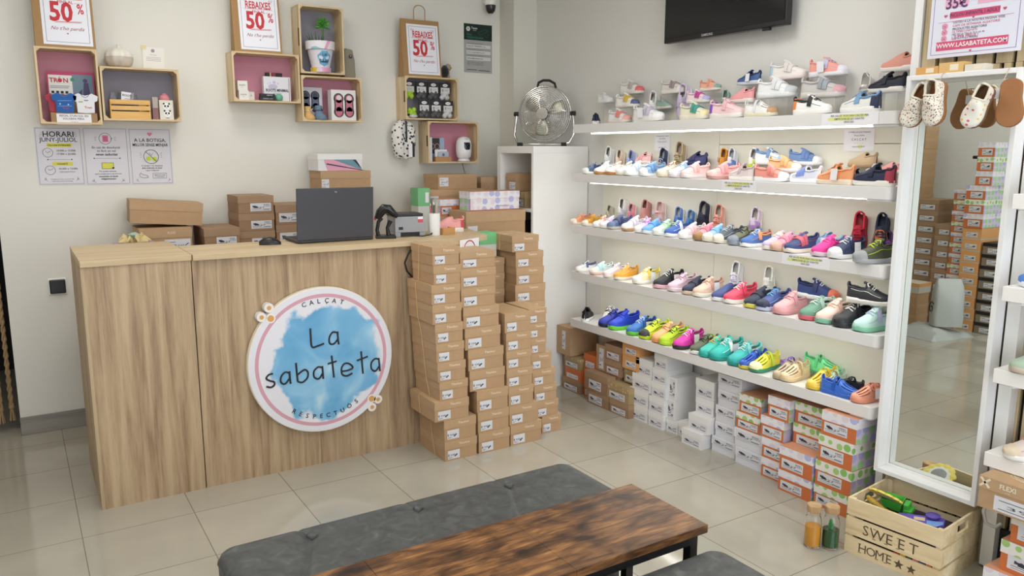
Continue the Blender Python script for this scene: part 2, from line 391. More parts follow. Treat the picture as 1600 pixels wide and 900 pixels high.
STROKES= [[(-0.0551, 0.1552), (-0.0549, 0.1195), (-0.0511, 0.0695), (-0.0229, 0.0709), (0.0049, 0.0776)], [(0.0701, 0.1195), (0.0484, 0.1256), (0.0319, 0.1043), (0.0317, 0.0758), (0.0507, 0.0699), (0.0716, 0.0907)], [(0.0703, 0.1255), (0.0716, 0.0907), (0.0742, 0.0651)], [(-0.2314, -0.0279), (-0.2501, -0.031), (-0.2606, -0.0461), (-0.2451, -0.0587), (-0.2277, -0.0665), (-0.2276, -0.0809), (-0.2426, -0.0886), (-0.2624, -0.082)], [(-0.1582, -0.0365), (-0.1768, -0.0294), (-0.1958, -0.0478), (-0.197, -0.073), (-0.1793, -0.0826), (-0.1567, -0.0581)], [(-0.1578, -0.028), (-0.1569, -0.0623), (-0.1547, -0.0857)], [(-0.1271, 0.0058), (-0.1251, -0.0415), (-0.1227, -0.0805)], [(-0.1227, -0.0805), (-0.102, -0.0881), (-0.0783, -0.0702), (-0.0747, -0.0448), (-0.091, -0.0312), (-0.123, -0.0504)], [(-0.0082, -0.0331), (-0.027, -0.0278), (-0.0466, -0.0448), (-0.046, -0.0726), (-0.0249, -0.0828), (-0.0057, -0.0579)], [(-0.0071, -0.0263), (-0.0058, -0.0596), (-0.0051, -0.0859)], [(0.0381, 0.0168), (0.0421, -0.0405), (0.0455, -0.0876)], [(0.0184, -0.0196), (0.0607, -0.0126)], [(0.0836, -0.0643), (0.1122, -0.0642), (0.1378, -0.0547), (0.1222, -0.0347), (0.1, -0.0297), (0.0843, -0.0468), (0.0849, -0.0778), (0.1068, -0.09), (0.1342, -0.0808)], [(0.181, 0.0174), (0.1836, -0.0436), (0.1867, -0.0906)], [(0.1587, -0.0239), (0.2122, -0.0119)], [(0.2691, -0.0333), (0.2487, -0.0278), (0.2296, -0.0457), (0.2305, -0.0756), (0.2507, -0.0876), (0.271, -0.0635)], [(0.2674, -0.0268), (0.2701, -0.0651), (0.2721, -0.0909)]]
DOTS= [(-0.2327, 0.2668), (-0.2663, 0.2288), (-0.2279, 0.2196), (0.2261, -0.2201), (0.2587, -0.2294), (0.2277, -0.2625)]
TOP= [('C', -0.0797, 0.2641), ('A', -0.0451, 0.2706), ('L', -0.012, 0.274), ('Ç', 0.0256, 0.2736), ('A', 0.06, 0.2685), ('T', 0.0955, 0.2598)]
BOT= [('R', -0.1449, -0.2176), ('E', -0.1161, -0.235), ('S', -0.0861, -0.2492), ('P', -0.0538, -0.2587), ('E', -0.021, -0.262), ('C', 0.0123, -0.2628), ('T', 0.047, -0.2601), ('U', 0.0812, -0.2528), ('Ó', 0.1152, -0.2373), ('S', 0.1494, -0.2197)]
t = thing('round_sign', 'round white sign with pink ring reading La sabateta over blue watercolour', 'sign', (1.13, 3.4395, .507))
mb = MB().lathe([(.332, .001), (.337, .006), (.337, .034), (.334, .037)], n=64, axis='y')
mb.build('board', M('#efeadb', .5), t, smooth=40)
for q in (0, 3):
    mb = MB()
    for u, v in DOTS[q:q+3]: mb.lathe([(.021, 0), (.021, .0375)], c=(u, -.0006, v), n=20, axis='y')
    mb.build('paw_lobe', M('#f0ecec', .5), t, smooth=40)
MB().fdisc(0, 0, .333, .0372, .0004, 72).build('printed_face', sign_mat(), t)
mb = MB()
for k, (u, v) in enumerate(DOTS): mb.fdisc(u, v, .0145 if k in (2, 3) else .0095, .0383, .0004)
mb.build('gold_dots', M('#d9a45c', .5), t)
mb = MB()
def smooth_pts(p, n=4):
    if len(p) < 3: return p
    out = []
    for i in range(len(p)-1):
        a = p[max(i-1, 0)]; b = p[i]; c = p[i+1]; d = p[min(i+2, len(p)-1)]
        for k in range(n):
            s = k/n; out.append(tuple(.5*((2*b[j])+(-a[j]+c[j])*s+(2*a[j]-5*b[j]+4*c[j]-d[j])*s*s+(-a[j]+3*b[j]-3*c[j]+d[j])*s**3) for j in (0, 1)))
    return out+[p[-1]]
for st in STROKES: mb.tube([(u, -.0385, v) for u, v in smooth_pts(st)], .0044, 6, flat=1, up=None)
mb.build('handwritten_name', INK, t)
mb = MB()
for c, u, v in TOP+BOT:
    top = v > 0; ang = math.atan2(v, u)-PI/2 if top else math.atan2(v, u)+PI/2
    mb.text(c, .030, u, v, .0383, bold=.012, rot=ang)
mb.build('small_lettering', INK, t)

# ================================================================ BENCHES AND TABLE
def bench(loc, L, D, H, label, buttons, legs=True):
    t = thing('upholstered_bench', label, 'bench', loc, group='grey leather benches')
    th = .12; nx, ny = 200, 60
    def surf(u, v):
        x, y = u*L, v*D; r = .045
        ex = min(x, L-x); ey = min(y, D-y); e = min(ex, ey)
        z = H
        if e < r: z = H-.028*(1-math.sqrt(max(0, 1-((r-e)/r)**2)))
        for bx, by in buttons:
            d = math.hypot(x-bx, (y-by)); z -= .012*math.exp(-(d/.028)**2)
        for (ax, ay), (cx, cy) in creases:
            vx, vy = cx-ax, cy-ay; q = max(0, min(1, ((x-ax)*vx+(y-ay)*vy)/(vx*vx+vy*vy)))
            d = math.hypot(x-ax-q*vx, y-ay-q*vy); z -= .005*math.exp(-(d/.0065)**2)
        return (x, y, z)
    creases = []
    for bx, by in buttons:
        creases += [((bx, by), (bx-.12, 0.0)), ((bx, by), (bx-.03, D))]
    R = .05
    def rc(x, y):    # rounded plan corners
        for cx, cy in ((R, R), (L-R, R), (R, D-R), (L-R, D-R)):
            if (x < R or x > L-R) and (y < R or y > D-R) and abs(cx-x) <= R+1e-6 and abs(cy-y) <= R+1e-6:
                dx, dy = x-cx, y-cy; m_ = max(abs(dx), abs(dy)); l = math.hypot(dx, dy)
                if l > 1e-9: return cx+dx*m_/l, cy+dy*m_/l
        return x, y
    vs = []; fs = []
    for i in range(nx+1):
        for j in range(ny+1):
            x, y, z = surf(i/nx, j/ny); x2, y2 = rc(x, y); vs.append((x2, y2, z))
    for i in range(nx):
        for j in range(ny): fs.append((i*(ny+1)+j, (i+1)*(ny+1)+j, (i+1)*(ny+1)+j+1, i*(ny+1)+j+1))
    b = [(i, 0) for i in range(nx)]+[(nx, j) for j in range(ny)]+[(i, ny) for i in range(nx, 0, -1)]+[(0, j) for j in range(ny, 0, -1)]
    n0 = len(vs)
    for zz, off in ((H-.045, .003), (H-th, .0)):
        for i, j in b:
            x, y, _ = vs[i*(ny+1)+j]; cx, cy = L/2, D/2
            vs.append((x+(off if x > cx else -off)*0, y, zz))
    nb = len(b)
    for k in range(nb):
        a = b[k][0]*(ny+1)+b[k][1]; c = b[(k+1) % nb][0]*(ny+1)+b[(k+1) % nb][1]
        fs.append((a, n0+k, n0+(k+1) % nb, c)); fs.append((n0+k, n0+nb+k, n0+nb+(k+1) % nb, n0+(k+1) % nb))
    fs.append(tuple(n0+nb+k for k in range(nb)))
    MB().add(vs, fs).build('cushion', LEATHER, t, smooth=60)
    mb = MB(); pts = []
    for i, j in b[::4]:
        x, y, z = vs[i*(ny+1)+j]; pts.append((x, y, z-.002))
    mb.tube(pts, .0032, 5, closed=True); mb.build('piping', LEATHER, t, smooth=60)
    for bx, by in buttons:
        MB().lathe([(.001, H-.0005), (.010, H-.001), (.0145, H-.005), (.0145, H-.016)], c=(bx, by, 0), n=16).build('button', LEATHER, t, smooth=60)
    MB().box(.03, .03, .08, L-.03, D-.03, H-th+.002).build('bench_base', LEATHER, t)
    for x in (.05, L-.09):
        for y in (.045, D-.085): MB().box(x, y, 0, x+.04, y+.04, .081).build('leg', BLACK, t)
    return t
bench((.355, 1.645, 0), 1.112, .35, .45, 'long grey tufted leather bench between the counter and the low table', [(.236, .285), (.545, .285), (.848, .28)])
bench((.36, .95, 0), 1.105, .378, .45, 'grey leather bench in front of the low table, only its end in view', [(.155, .19), (.50, .19), (.78, .19)])
t = thing('low_table', 'low rustic brown table with black metal frame between the two grey benches', 'table', (.22, 1.337, 0))
TL, TD = 1.222, .30
mb = MB()
for a, b_ in ((0, .40), (.4008, .80), (.8008, TL)): mb.box(a, 0, .478, b_, TD, .50)
mb.build('tabletop', RUSTIC, t, bevel=.0008)
MB().box(.02, .015, .448, TL-.02, .04, .478).box(.02, TD-.04, .448, TL-.02, TD-.015, .478).box(.02, .04, .448, .045, TD-.04, .478).box(TL-.045, .04, .448, TL-.02, TD-.04, .478).box(.4, .04, .452, .42, TD-.04, .476).box(.8, .04, .452, .82, TD-.04, .476).build('frame', BLACK, t)
for x in (.02, TL-.045):
    for y in (.015, TD-.04): MB().box(x, y, 0, x+.025, y+.025, .448).build('leg', BLACK, t)
MB().box(.03, .02, .16, TL-.03, .035, .18).box(.03, TD-.035, .16, TL-.03, TD-.02, .18).build('stretcher', BLACK, t)

# ================================================================ TALL WHITE CABINET
t = thing('white_cube_cabinet', 'tall white open cube cabinet in the corner, fan on its top', 'cabinet', (2.58, 3.865, 0))
W_, D_, H_ = .40, .405, 1.475
MB().box(0, 0, H_-.042, W_, D_, H_).build('top_panel', WHITE, t, bevel=.001)
MB().box(0, 0, 0, W_, .02, H_-.042).build('side_panel', WHITE, t)
MB().box(0, D_-.036, 0, W_, D_, H_-.042).build('side_panel', WHITE, t)
MB().box(0, .02, 0, W_, D_-.036, .04).build('bottom_panel', WHITE, t)
MB().box(W_-.01, .02, .04, W_, D_-.036, H_-.042).build('back_panel', WHITE, t)
for z in (.38, .735, 1.09): MB().box(0.002, .02, z, W_-.01, D_-.036, z+.018).build('shelf_board', WHITE, t)

# ================================================================ WALL SHELVES
t = thing('backing_board', 'large white backing board behind the lit shoe shelves', 'wall panel', (2.97, 3.70, .40))
MB().box(0, -.90, 0, .0148, 0, 1.25).box(0, -1.985, 0, .0148, -.902, 1.078).box(0, -1.985, 1.081, .0148, -.902, 1.25).build('board', BOARD, t)
NM = ['top lit shoe shelf on the right wall', 'second lit shoe shelf from the top', 'third lit shoe shelf from the top', 'fourth lit shoe shelf from the top', 'lowest lit shoe shelf above the stacked boxes']
def rounded_shelf(X0, X1, Y1, Y0, z, th, r=.022, right_round=True):
    pts = [(X1, Y1), (X0, Y1)]
    for k in range(6):
        a = PI/2*k/5; pts.append((X0+r-r*math.cos(a), Y0+r-r*math.sin(a)))
    pts.append((X1, Y0)); return pts
for z, lb in zip(SHELF_Z, NM):
    t = thing('wall_shelf', 'long white '+lb, 'shelf', (2.735, 3.69, z-.047), group='lit white shoe shelves')
    MB().prism(rounded_shelf(0, .234, 0, -1.96, 0, 0), 0, .047).build('shelf_board', SHELFW, t, bevel=.0015)
    MB().prism([(x, y) for x, y in rounded_shelf(.012, .15, -1.86, -1.952, 0, 0)], -.008, -.0002).build('end_bracket', WHITEG, t)
    if z > .6:
        MB().box(.060, -1.94, -.0065, .069, -.09, -.0003).build('light_strip', emit('#fffdf2', 9), t)

# notices on shelf edges
def notice(loc, w_, h_, lines, label, rz=-PI/2, yellow=None, name='notice', cat='notice'):
    t = thing(name, label, cat, loc, rz)
    MB().frect(0, 0, w_, h_, .0008, .0005).build('sheet', PAPER, t)
    if yellow:
        mb = MB()
        for (a, b_, c, d) in yellow: mb.frect(a*w_, b_*h_, c*w_, d*h_, .0015, .0002)
        mb.build('highlight', M('#dfe68a', .7), t)
    mb = MB()
    for s_, sz, v in lines: mb.text(s_, sz, w_/2, v*h_, .0018, bold=.01, t=.0001)
    mb.build('lettering', M('#55566a', .7), t)
    return t
EL = [('PER SALUT, POSI UNA CALCES PER', .0105, .76), ('EMPROVAR-SE LES SABATES', .0105, .5), ('GRÀCIES!', .0105, .24)]
YL = [(.32, .64, .80, .88), (.12, .38, .55, .62)]
notice((2.7348, 2.045, 1.549), .245, .045, EL, 'white notice with yellow marks on the top shelf edge', yellow=YL)
notice((2.7348, 2.552, 1.273), .20, .045, EL, 'white notice with yellow marks on the second shelf edge', yellow=YL)
notice((2.7348, 2.195, .980), .235, .045, EL, 'white notice with yellow marks on the third shelf edge', yellow=YL)
NL = [('10 PARELL(S) QUE T\'AGRADI', .008, .85), ('TALLA GRAN', .008, .70), ('C A L Ç A T', .013, .52), ('~  ~  ~  ~', .01, .36), ('respectuós infantil', .008, .2)]
notice((2.9695, 3.265, 1.45), .12, .09, NL, 'small printed sheet on the backing board above the khaki shoe')
notice((2.9695, 2.105, 1.45), .14, .09, NL, 'small printed sheet on the backing board near the mirror', yellow=[(.5, .12, .6, .28)])

# ================================================================ TV, CCTV, THERMOSTAT
t = thing('television', 'black flat television mounted high on the right wall', 'television', (2.90, 3.145, 1.99), -PI/2)
MB().box(0, 0, 0, .765, .035, .45).build('housing', M('#17181b', .35), t, bevel=.004)
MB().box(.012, -.002, .022, .753, -.0003, .438).build('screen', M('#0b0c10', .12), t)
mb = MB().text('SAMSUNG', .016, .30, .011, .0004, bold=.01); mb.build('brand_lettering', M('#c8c8cc', .4), t)
MB().box(.63, .004, -.012, .67, .02, 0).build('sensor', BLACK, t)
MB().box(.25, .036, .12, .5, .084, .33).build('wall_mount', BLACKM, t)
t = thing('security_camera', 'white dome security camera high in the corner above the green sign', 'camera', (2.70, 4.55, 2.335))
MB().lathe([(.006, .10), (.035, .10), (.04, .05), (.034, .03)], n=20).build('housing', WHITE, t, smooth=40)
MB().cyl((0, .0, .06), (0, .069, .06), .02, n=14).build('wall_arm', WHITE, t, smooth=40)
MB().lathe([(.004, -.022), (.016, -.02), (.028, -.005), (.033, .02), (.033, .032)], n=20).build('dome', M('#26262a', .2), t, smooth=60)
MB().lathe([(.010, -.026), (.013, -.022), (.010, -.02)], n=16).build('lens', M('#b8b8bc', .2), t, smooth=40)
t = thing('thermostat', 'square black wall control beside the counter', 'switch', (.117, YB-.0005, .722))
MB().box(-.006, -.006, -.006, .078, 0, .078).build('mounting_plate', WHITE, t, bevel=.003)
MB().box(0, -.018, 0, .072, -.0062, .072).build('control_panel', M('#101013', .3), t, bevel=.005)

# ================================================================ POSTERS ON THE BACK WALL
def poster(loc, w_, h_, label, cat='poster', paper=PAPER, rz=0):
    t = thing('poster', label, cat, loc, rz)
    MB().frect(0, 0, w_, h_, .0005, .0008).build('sheet', paper, t)
    return t
WL = .0018
LIL = M('#dcdbe4', .7); YEL = M('#dcd95a', .7); GRN = M('#c2d84a', .7); PNK = M('#e27ba4', .7)
# 1 opening hours
t = poster((.115, YB-.0005, 1.272), .207, .288, 'printed sheet headed HORARI JUNY-JULIOL, leftmost of three under the crates', paper=LIL)
MB().fframe(.006, .006, .201, .282, .0012, WL).build('border', INKG, t)
MB().frect(.05, .190, .16, .209, WL).build('yellow_bar', YEL, t); MB().frect(.068, .098, .158, .116, WL).build('yellow_bar', YEL, t)
mb = MB().text('HORARI', .038, .105, .252, .0026, bold=.012).text('JUNY-JULIOL', .029, .104, .225, .0026, bold=.008)
mb.text('DILLUNS-DIVENDRES', .0108, .105, .1985, .0028, bold=.02).text('DISSABTE', .011, .112, .106, .0028, bold=.01)
mb.text('10:00h a 13:00h', .0135, .132, .172, .0026).text('17:30h a 20:00h', .0135, .132, .155, .0026).text('10:30h a 13:00h', .0135, .135, .082, .0026)
mb.text('(segons agenda festius)', .0075, .13, .067, .0026).text('Consulta els horaris a la nostra web', .007, .105, .030, .0026).text('i a les xarxes socials de la botiga', .007, .105, .020, .0026)
for cy_ in (.162, .075):
    cx_ = .052 if cy_ > .1 else .056
    mb.fring(cx_, cy_, .022, .0016, WL).fline([(cx_-.010, cy_+.006), (cx_, cy_), (cx_+.013, cy_+.009)], .0016, WL)
mb.fline([(.05, .128), (.155, .128)], .0008, WL).fdisc(.05, .128, .003, WL, n=8).fdisc(.155, .128, .003, WL, n=8)
for sx_, bx_ in ((1, .04), (-1, .168)): mb.fline([(bx_, .022), (bx_-.012*sx_, .036)], .0012, WL).fline([(bx_-.006*sx_, .029), (bx_-.015*sx_, .027)], .0012, WL).fline([(bx_-.006*sx_, .029), (bx_-.006*sx_, .040)], .0012, WL)
for k in range(3):
    mb.fline([(.036-.004*k, .258-.008*k), (.028-.004*k, .262-.009*k)], .0012, WL).fline([(.172+.003*k, .258-.008*k), (.180+.003*k, .262-.009*k)], .0012, WL)
mb.build('lettering', INK, t)
# 2 returns
t = poster((.326, YB-.0005, 1.270), .208, .291, 'printed sheet on returns with pink receipt icon, middle of three under the crates', paper=LIL)
MB().fframe(.006, .006, .202, .285, .0012, WL).build('border', INKG, t)
MB().frect(.078, .082, .132, .112, WL).build('yellow_card', YEL, t)
MB().frect(.090, .218, .117, .252, WL).build('pink_receipt', PNK, t)
mb = MB().fring(.103, .235, .028, .0018, WL)
for k in range(3): mb.fline([(.094, .226+.008*k), (.113, .226+.008*k)], .0016, .0026)
mb.fframe(.078, .082, .132, .112, .0014, .0026).fheart(.130, .086, .006, .0028)
mb.text('En cas de devolució', .0165, .104, .190, .0026).text('es farà un val', .0165, .104, .173, .0026).text('sense caducitat', .0165, .104, .155, .0026, bold=.02)
mb.fline([(.045, .135), (.165, .135)], .0008, WL).fdisc(.045, .135, .003, WL, n=8).fdisc(.165, .135, .003, WL, n=8)
mb.text('Per poder tramitar', .0105, .104, .069, .0026).text('canvis, incidències o devolucions', .0095, .104, .056, .0026).text('necessitem el tiquet', .011, .104, .043, .0026, bold=.02).text('obligatòriament', .011, .104, .030, .0026, bold=.02)
for sx_, bx_ in ((1, .045), (-1, .163)): mb.fline([(bx_, .012), (bx_-.016*sx_, .026)], .0012, WL).fline([(bx_-.008*sx_, .019), (bx_-.018*sx_, .017)], .0012, WL).fline([(bx_-.008*sx_, .019), (bx_-.008*sx_, .030)], .0012, WL)
for k in range(3): mb.fline([(.062, .228+.006*k), (.054, .226+.009*k)], .0012, WL).fline([(.145, .228+.006*k), (.153, .226+.009*k)], .0012, WL)
mb.fdisc(.132, .236, .0045, .0026, n=3)
mb.build('lettering', INK, t)
# 3 no food
t = poster((.538, YB-.0005, 1.268), .206, .292, 'printed no-food sheet with pink heart, rightmost of three under the crates', paper=LIL)
MB().fframe(.006, .006, .200, .286, .0012, WL).build('border', INKG, t)
MB().fheart(.103, .262, .012, WL).build('pink_heart', PNK, t)
MB().fdisc(.090, .135, .013, WL, ry=.011).fdisc(.118, .133, .013, WL, ry=.012).build('green_food', GRN, t)
mb = MB().text('A LA BOTIGA,', .025, .104, .230, .0026, bold=.008).text('MILLOR SENSE MENJAR', .0215, .103, .206, .0026, bold=.008, sx=.78)
mb.fring(.103, .145, .036, .0022, .0026).fline([(.078, .171), (.129, .119)], .0022, .0028).fline([(.095, .165), (.104, .152), (.112, .165)], .0012, .0026)
mb.text('Si menges i ets despistat', .0105, .104, .098, .0026).text('pots embrutar el calçat', .0105, .104, .086, .0026, bold=.015).text('i que t\'enganxin', .0105, .104, .074, .0026)
mb.fframe(.105, .032, .172, .058, .001, .0026).text('t\'agafaria una multa', .007, .138, .049, .0028, bold=.01).text('o un bon ensurt', .007, .138, .040, .0028, bold=.01)
mb.fline([(.04, .052), (.046, .06), (.056, .052), (.078, .046), (.082, .036), (.06, .034), (.042, .040), (.04, .052)], .0014, .0026)
for sx_, bx_ in ((1, .036), (-1, .178)): mb.fline([(bx_, .014), (bx_-.014*sx_, .026)], .0012, WL).fline([(bx_-.007*sx_, .02), (bx_-.007*sx_, .031)], .0012, WL)
for k in range(3): mb.fline([(.056, .142+.009*k), (.049, .144+.011*k)], .0012, WL).fline([(.150, .142+.009*k), (.157, .144+.011*k)], .0012, WL)
mb.build('lettering', INK, t)
# alarm notice
t = poster((2.541, YB-.0005, 1.948), .209, .304, 'green and grey alarm company notice on the back wall near the corner', paper=M('#a9a9a6', .6))
MB().frect(0, .204, .209, .304, .0014, .0006).build('green_header', M('#0c2622', .4), t)
mb = MB().fdisc(.031, .272, .016, .0022, n=6).text('Teum', .019, .076, .278, .0022, bold=.02).text('ALARM', .008, .078, .264, .0022)
for v in (.155, .117, .079): mb.frect(.018, v, .198, v+.021, .0014, .0004)
mb.build('white_marks', M('#d8dad8', .6), t)
mb = MB().text('Zona', .018, .018, .238, .0022, align='LEFT', bold=.02).text('VIDEOVIGILADA', .017, .018, .219, .0022, align='LEFT', bold=.02)
mb.fline([(.10, .250), (.155, .275), (.178, .265), (.12, .238), (.10, .250)], .0012, .0022).fline([(.15, .24), (.17, .225), (.185, .25)], .0012, .0022)
mb.build('green_marks', M('#2a7a5c', .5), t)
mb = MB().text('CALÇAT INFANTIL, S.L.', .0135, .022, .1655, .0022, align='LEFT', bold=.01).text('protecciodades@teum.com', .0115, .022, .1275, .0022, align='LEFT').text('sabateta@lasabateta.com', .0115, .022, .0895, .0022, align='LEFT', bold=.01)
for v in (.183, .145, .107, .066, .058, .050): mb.text('Finalitat del tractament de les dades de caràcter', .0062, .022, v, .0022, align='LEFT')
mb.fline([(.02, .018), (.095, .018)], .004, .0016).fline([(.105, .016), (.19, .014)], .004, .0016)
mb.fline([(.026, .278), (.034, .272), (.028, .266)], .003, .003)
mb.build('dark_lettering', M('#33363a', .6), t)

# ================================================================ WALL CRATES
def crate(x0, z0, x1, z1, back, label, handles=False):
    """front plane y = 4.48, back touches the wall"""
    w_, h_, d_ = x1-x0, z1-z0, YB-4.48-.0005
    t = thing('wall_crate', label, 'crate shelf', (x0, 4.48, z0), group='pine crates fixed to the back wall')
    th = .009; g = .004; b3 = (d_-2*g)/3
    for nm, bx in (('bottom_slats', lambda a, b_: (0, a, 0, w_, b_, th)), ('top_slats', lambda a, b_: (0, a, h_-th, w_, b_, h_))):
        mb = MB()
        for k in range(3): mb.box(*bx(k*(b3+g), k*(b3+g)+b3))
        mb.build(nm, PINE, t)
    for sx_ in (0, w_-th):
        mb = MB()
        for k in range(3): mb.box(sx_, k*(b3+g), th+.0002, sx_+th, k*(b3+g)+b3, h_-th-.0002)
        mb.build('side_slats', PINEV, t)
        if handles:
            s_ = -.0006 if sx_ == 0 else th+.0001
            MB().box(sx_+s_, .008, h_*.40, sx_+s_+.0005, .024, h_*.66).build('handle_slot', M('#3a2c1c', .8), t)
    for cx_, cz, a in ((th, th, 0), (w_-th, th, 1), (w_-th, h_-th, 2), (th, h_-th, 3)):
        sx_ = 1 if a in (0, 3) else -1; sz = 1 if a in (0, 1) else -1
        vs = [(cx_+sx_*.0003, .001, cz+sz*.0003), (cx_+sx_*.016, .001, cz+sz*.0003), (cx_+sx_*.0003, .001, cz+sz*.016)]
        vs += [(x, d_-.008, z) for x, _, z in vs]
        MB().add(vs, [(0, 1, 2), (3, 5, 4), (0, 3, 4, 1), (1, 4, 5, 2), (2, 5, 3, 0)]).build('corner_block', PINEY, t)
    MB().box(th+.0004, d_-.004, th+.0004, w_-th-.0004, d_-.0008, h_-th-.0004).build('back_panel', back, t)
    return t
PK = M('#d08fa2', .7, noise=.03, nscale=6); GY = M('#94929f', .7, noise=.03, nscale=5)
A = (.146, 1.572, .412, 1.933); B = (.418, 1.594, .782, 1.856); Cc = (1.054, 1.708, 1.418, 1.970)
D = (1.426, 1.875, 1.682, 2.243); E_ = (1.425, 1.610, 1.781, 1.863); F = (2.060, 1.634, 2.422, 1.892); G = (2.208, 1.370, 2.566, 1.627)
crate(*A, PK, 'upright pine crate with pink back holding baby garments, leftmost on the wall')
crate(*B, GY, 'wide pine crate with grey back holding a small slatted box, pumpkin jar above')
crate(*Cc, PK, 'wide pine crate with pink back holding a white lettered box')
crate(*D, GY, 'tall pine crate with grey back holding a potted plant', True)
crate(*E_, PK, 'wide pine crate with pink back holding boxed baby shoes, under the plant crate')
crate(*F, GY, 'pine crate with grey back full of sock packets', True)
crate(*G, PK, 'lower right pine crate with pink back holding a white round camera', True)
def top(c): return c[3]
# paper bags with sale posters
def sale_bag(x, z, label, handle):
    t = thing('paper_bag', label, 'bag', (x, 4.485, z), group='kraft bags with sale posters')
    w_, h_, d_ = .255, .335, .085
    mb = MB(); yt = .04
    mb.add([(0, 0, 0), (w_, 0, 0), (w_, d_, 0), (0, d_, 0), (0, yt-.004, h_), (w_, yt-.004, h_), (w_, yt+.004, h_), (0, yt+.004, h_)], [(0, 3, 2, 1), (0, 1, 5, 4), (1, 2, 6, 5), (2, 3, 7, 6), (3, 0, 4, 7), (4, 5, 6, 7)])
    mb.build('bag_body', M('#a98559', .75, noise=.05, nscale=12), t)
    if handle:
        pts = [(.09, yt, h_-.002)]+[(.09+.0375*(1-math.cos(PI*k/10)), yt, h_+.055+.03*math.sin(PI*k/10)) for k in range(11)]+[(.165, yt, h_-.002)]
        MB().tube(pts, .0032, 6).build('rope_handle', M('#b08c5e', .8), t, smooth=60)
    # poster lies on the leaning front face
    ang = math.atan2(yt-.004, h_)
    p = MB().frect(0, 0, .21, .297, .0, .0008).build('sale_poster', M('#eef0fa', .6), t, loc=(.034, -.0006+.0045, .012)); p.rotation_euler = (-ang, 0, 0); p.location.y = math.tan(ang)*.012-.0008
    def sub(mb, nm, mt): o = mb.build(nm, mt, p); return o
    sub(MB().fframe(.014, .014, .196, .283, .0014, .0009), 'border', M('#3c3e55', .6))
    mb = MB().text('REBAIXES', .052, .105, .236, .001, bold=.022, sx=.62).text('FINS AL', .020, .106, .203, .001, bold=.012).text('50', .126, .084, .152, .001, bold=.030, sx=.80).text('%', .066, .168, .172, .001, bold=.016, sx=.66)
    mb.fline([(.03, .216), (.18, .218)], .0016, .001).fline([(.04, .2), (.066, .2)], .0014, .001).fline([(.144, .2), (.17, .2)], .0014, .001).fline([(.06, .110), (.17, .113)], .0022, .001).fline([(.055, .105), (.165, .109)], .0014, .001)
    for k in range(3): mb.fline([(.034+.007*k, .256), (.026+.009*k, .270)], .0016, .001).fline([(.176-.007*k, .256), (.184-.009*k, .270)], .0016, .001)
    sub(mb, 'red_lettering', RED)
    mb = MB().text("No t'ho perdis", .024, .105, .078, .001, shear=.4, bold=.003).fheart(.105, .055, .004, .001)
    sub(mb, 'script_lettering', M('#a04a5c', .6))
    return t
sale_bag(A[0]+.01, top(A)+.0003, 'kraft bag with REBAIXES 50% poster on the leftmost wall crate', False)
sale_bag(Cc[0]+.02, top(Cc)+.0003, 'kraft bag with REBAIXES 50% poster on the crate with the lettered box', True)
sale_bag(F[0]-.005, top(F)+.0003, 'kraft bag with rope handle and REBAIXES 50% poster on the sock crate', True)

IN = .0094
def small_box(name, label, cat, x, y, z, w_, d_, h_, col_, rz=0, group=None, art=None, rot=None):
    t = thing(name, label, cat, (x, y, z), rz, group, rot=rot)
    MB().box(0, 0, 0, w_, d_, h_).build('carton', M(col_, .55), t)
    if art: art(t)
    return t
# crate A
az = A[1]+IN
t = thing('display_board', 'pink-edged cardboard sign lettered TRON behind the small garments', 'sign', (A[0]+.045, 4.56, az+.12))
MB().frect(0, 0, .205, .125, 0, .002).build('board', M('#b43c68', .6), t)
MB().box(.02, -.0, -.119, .18, .003, 0).build('prop_card', M('#a08058', .7), t)
MB().frect(.006, .0, .108, .108, .0022).build('white_half', M('#d8dad8', .6), t)
MB().frect(.109, .0, .198, .113, .0022).build('blue_half', M('#6a8494', .6), t)
MB().fdisc(.055, .083, .010, .003).text('TR', .030, .028, .082, .003, bold=.03).text('N', .030, .080, .082, .003, bold=.03).fline([(.05, .095), (.058, .1)], .003, .003).build('red_lettering', M('#b8283c', .6), t)
MB().fdisc(.165, .085, .010, .003).fpoly([(.15, .0), (.185, .0), (.178, .075), (.158, .075)], .003).fpoly([(.135, .03), (.15, .045), (.145, .0), (.128, .0)], .003).build('figure_print', M('#4a3f66', .6), t)
MB().fdisc(.109, .088, .009, .0034).build('green_dot', M('#3c8a62', .6), t)
mb = MB()
for k in range(4): mb.frect(.015+.02*k, .02, .027+.02*k, .032, .003)
mb.fline([(.012, .055), (.095, .056)], .002, .003).fline([(.012, .047), (.09, .048)], .002, .003).build('small_print', INK, t)
def onesie(x, y, z, s_, c, label, rz=0, prints=None):
    t = thing('baby_shirt', label, 'shirt', (x, y, z), rz, group='folded baby shirts in the leftmost crate')
    P = [(-.40, 0), (-.42, .55), (-.56, .62), (-.60, .86), (-.30, 1.0), (-.18, .93), (0, .88), (.18, .93), (.30, 1.0), (.60, .86), (.56, .62), (.42, .55), (.40, 0), (0, -.03)]
    MB().fpoly([(a*s_, b*s_) for a, b in P], 0, .010).build('shirt_body', M(c, .8, sheen=.3), t, bevel=.003)
    MB().fline([(a*s_, b*s_) for a, b in [(-.18, .92), (-.1, .82), (0, .79), (.1, .82), (.18, .92)]], .0025, .0101).build('neckline', M('#5c7090', .7), t)
    if prints: prints(t, s_)
    return t
onesie(A[0]+.078, 4.505, az+.048, .088, '#a8384a', 'deep red baby shirt, mostly hidden behind the blue one')
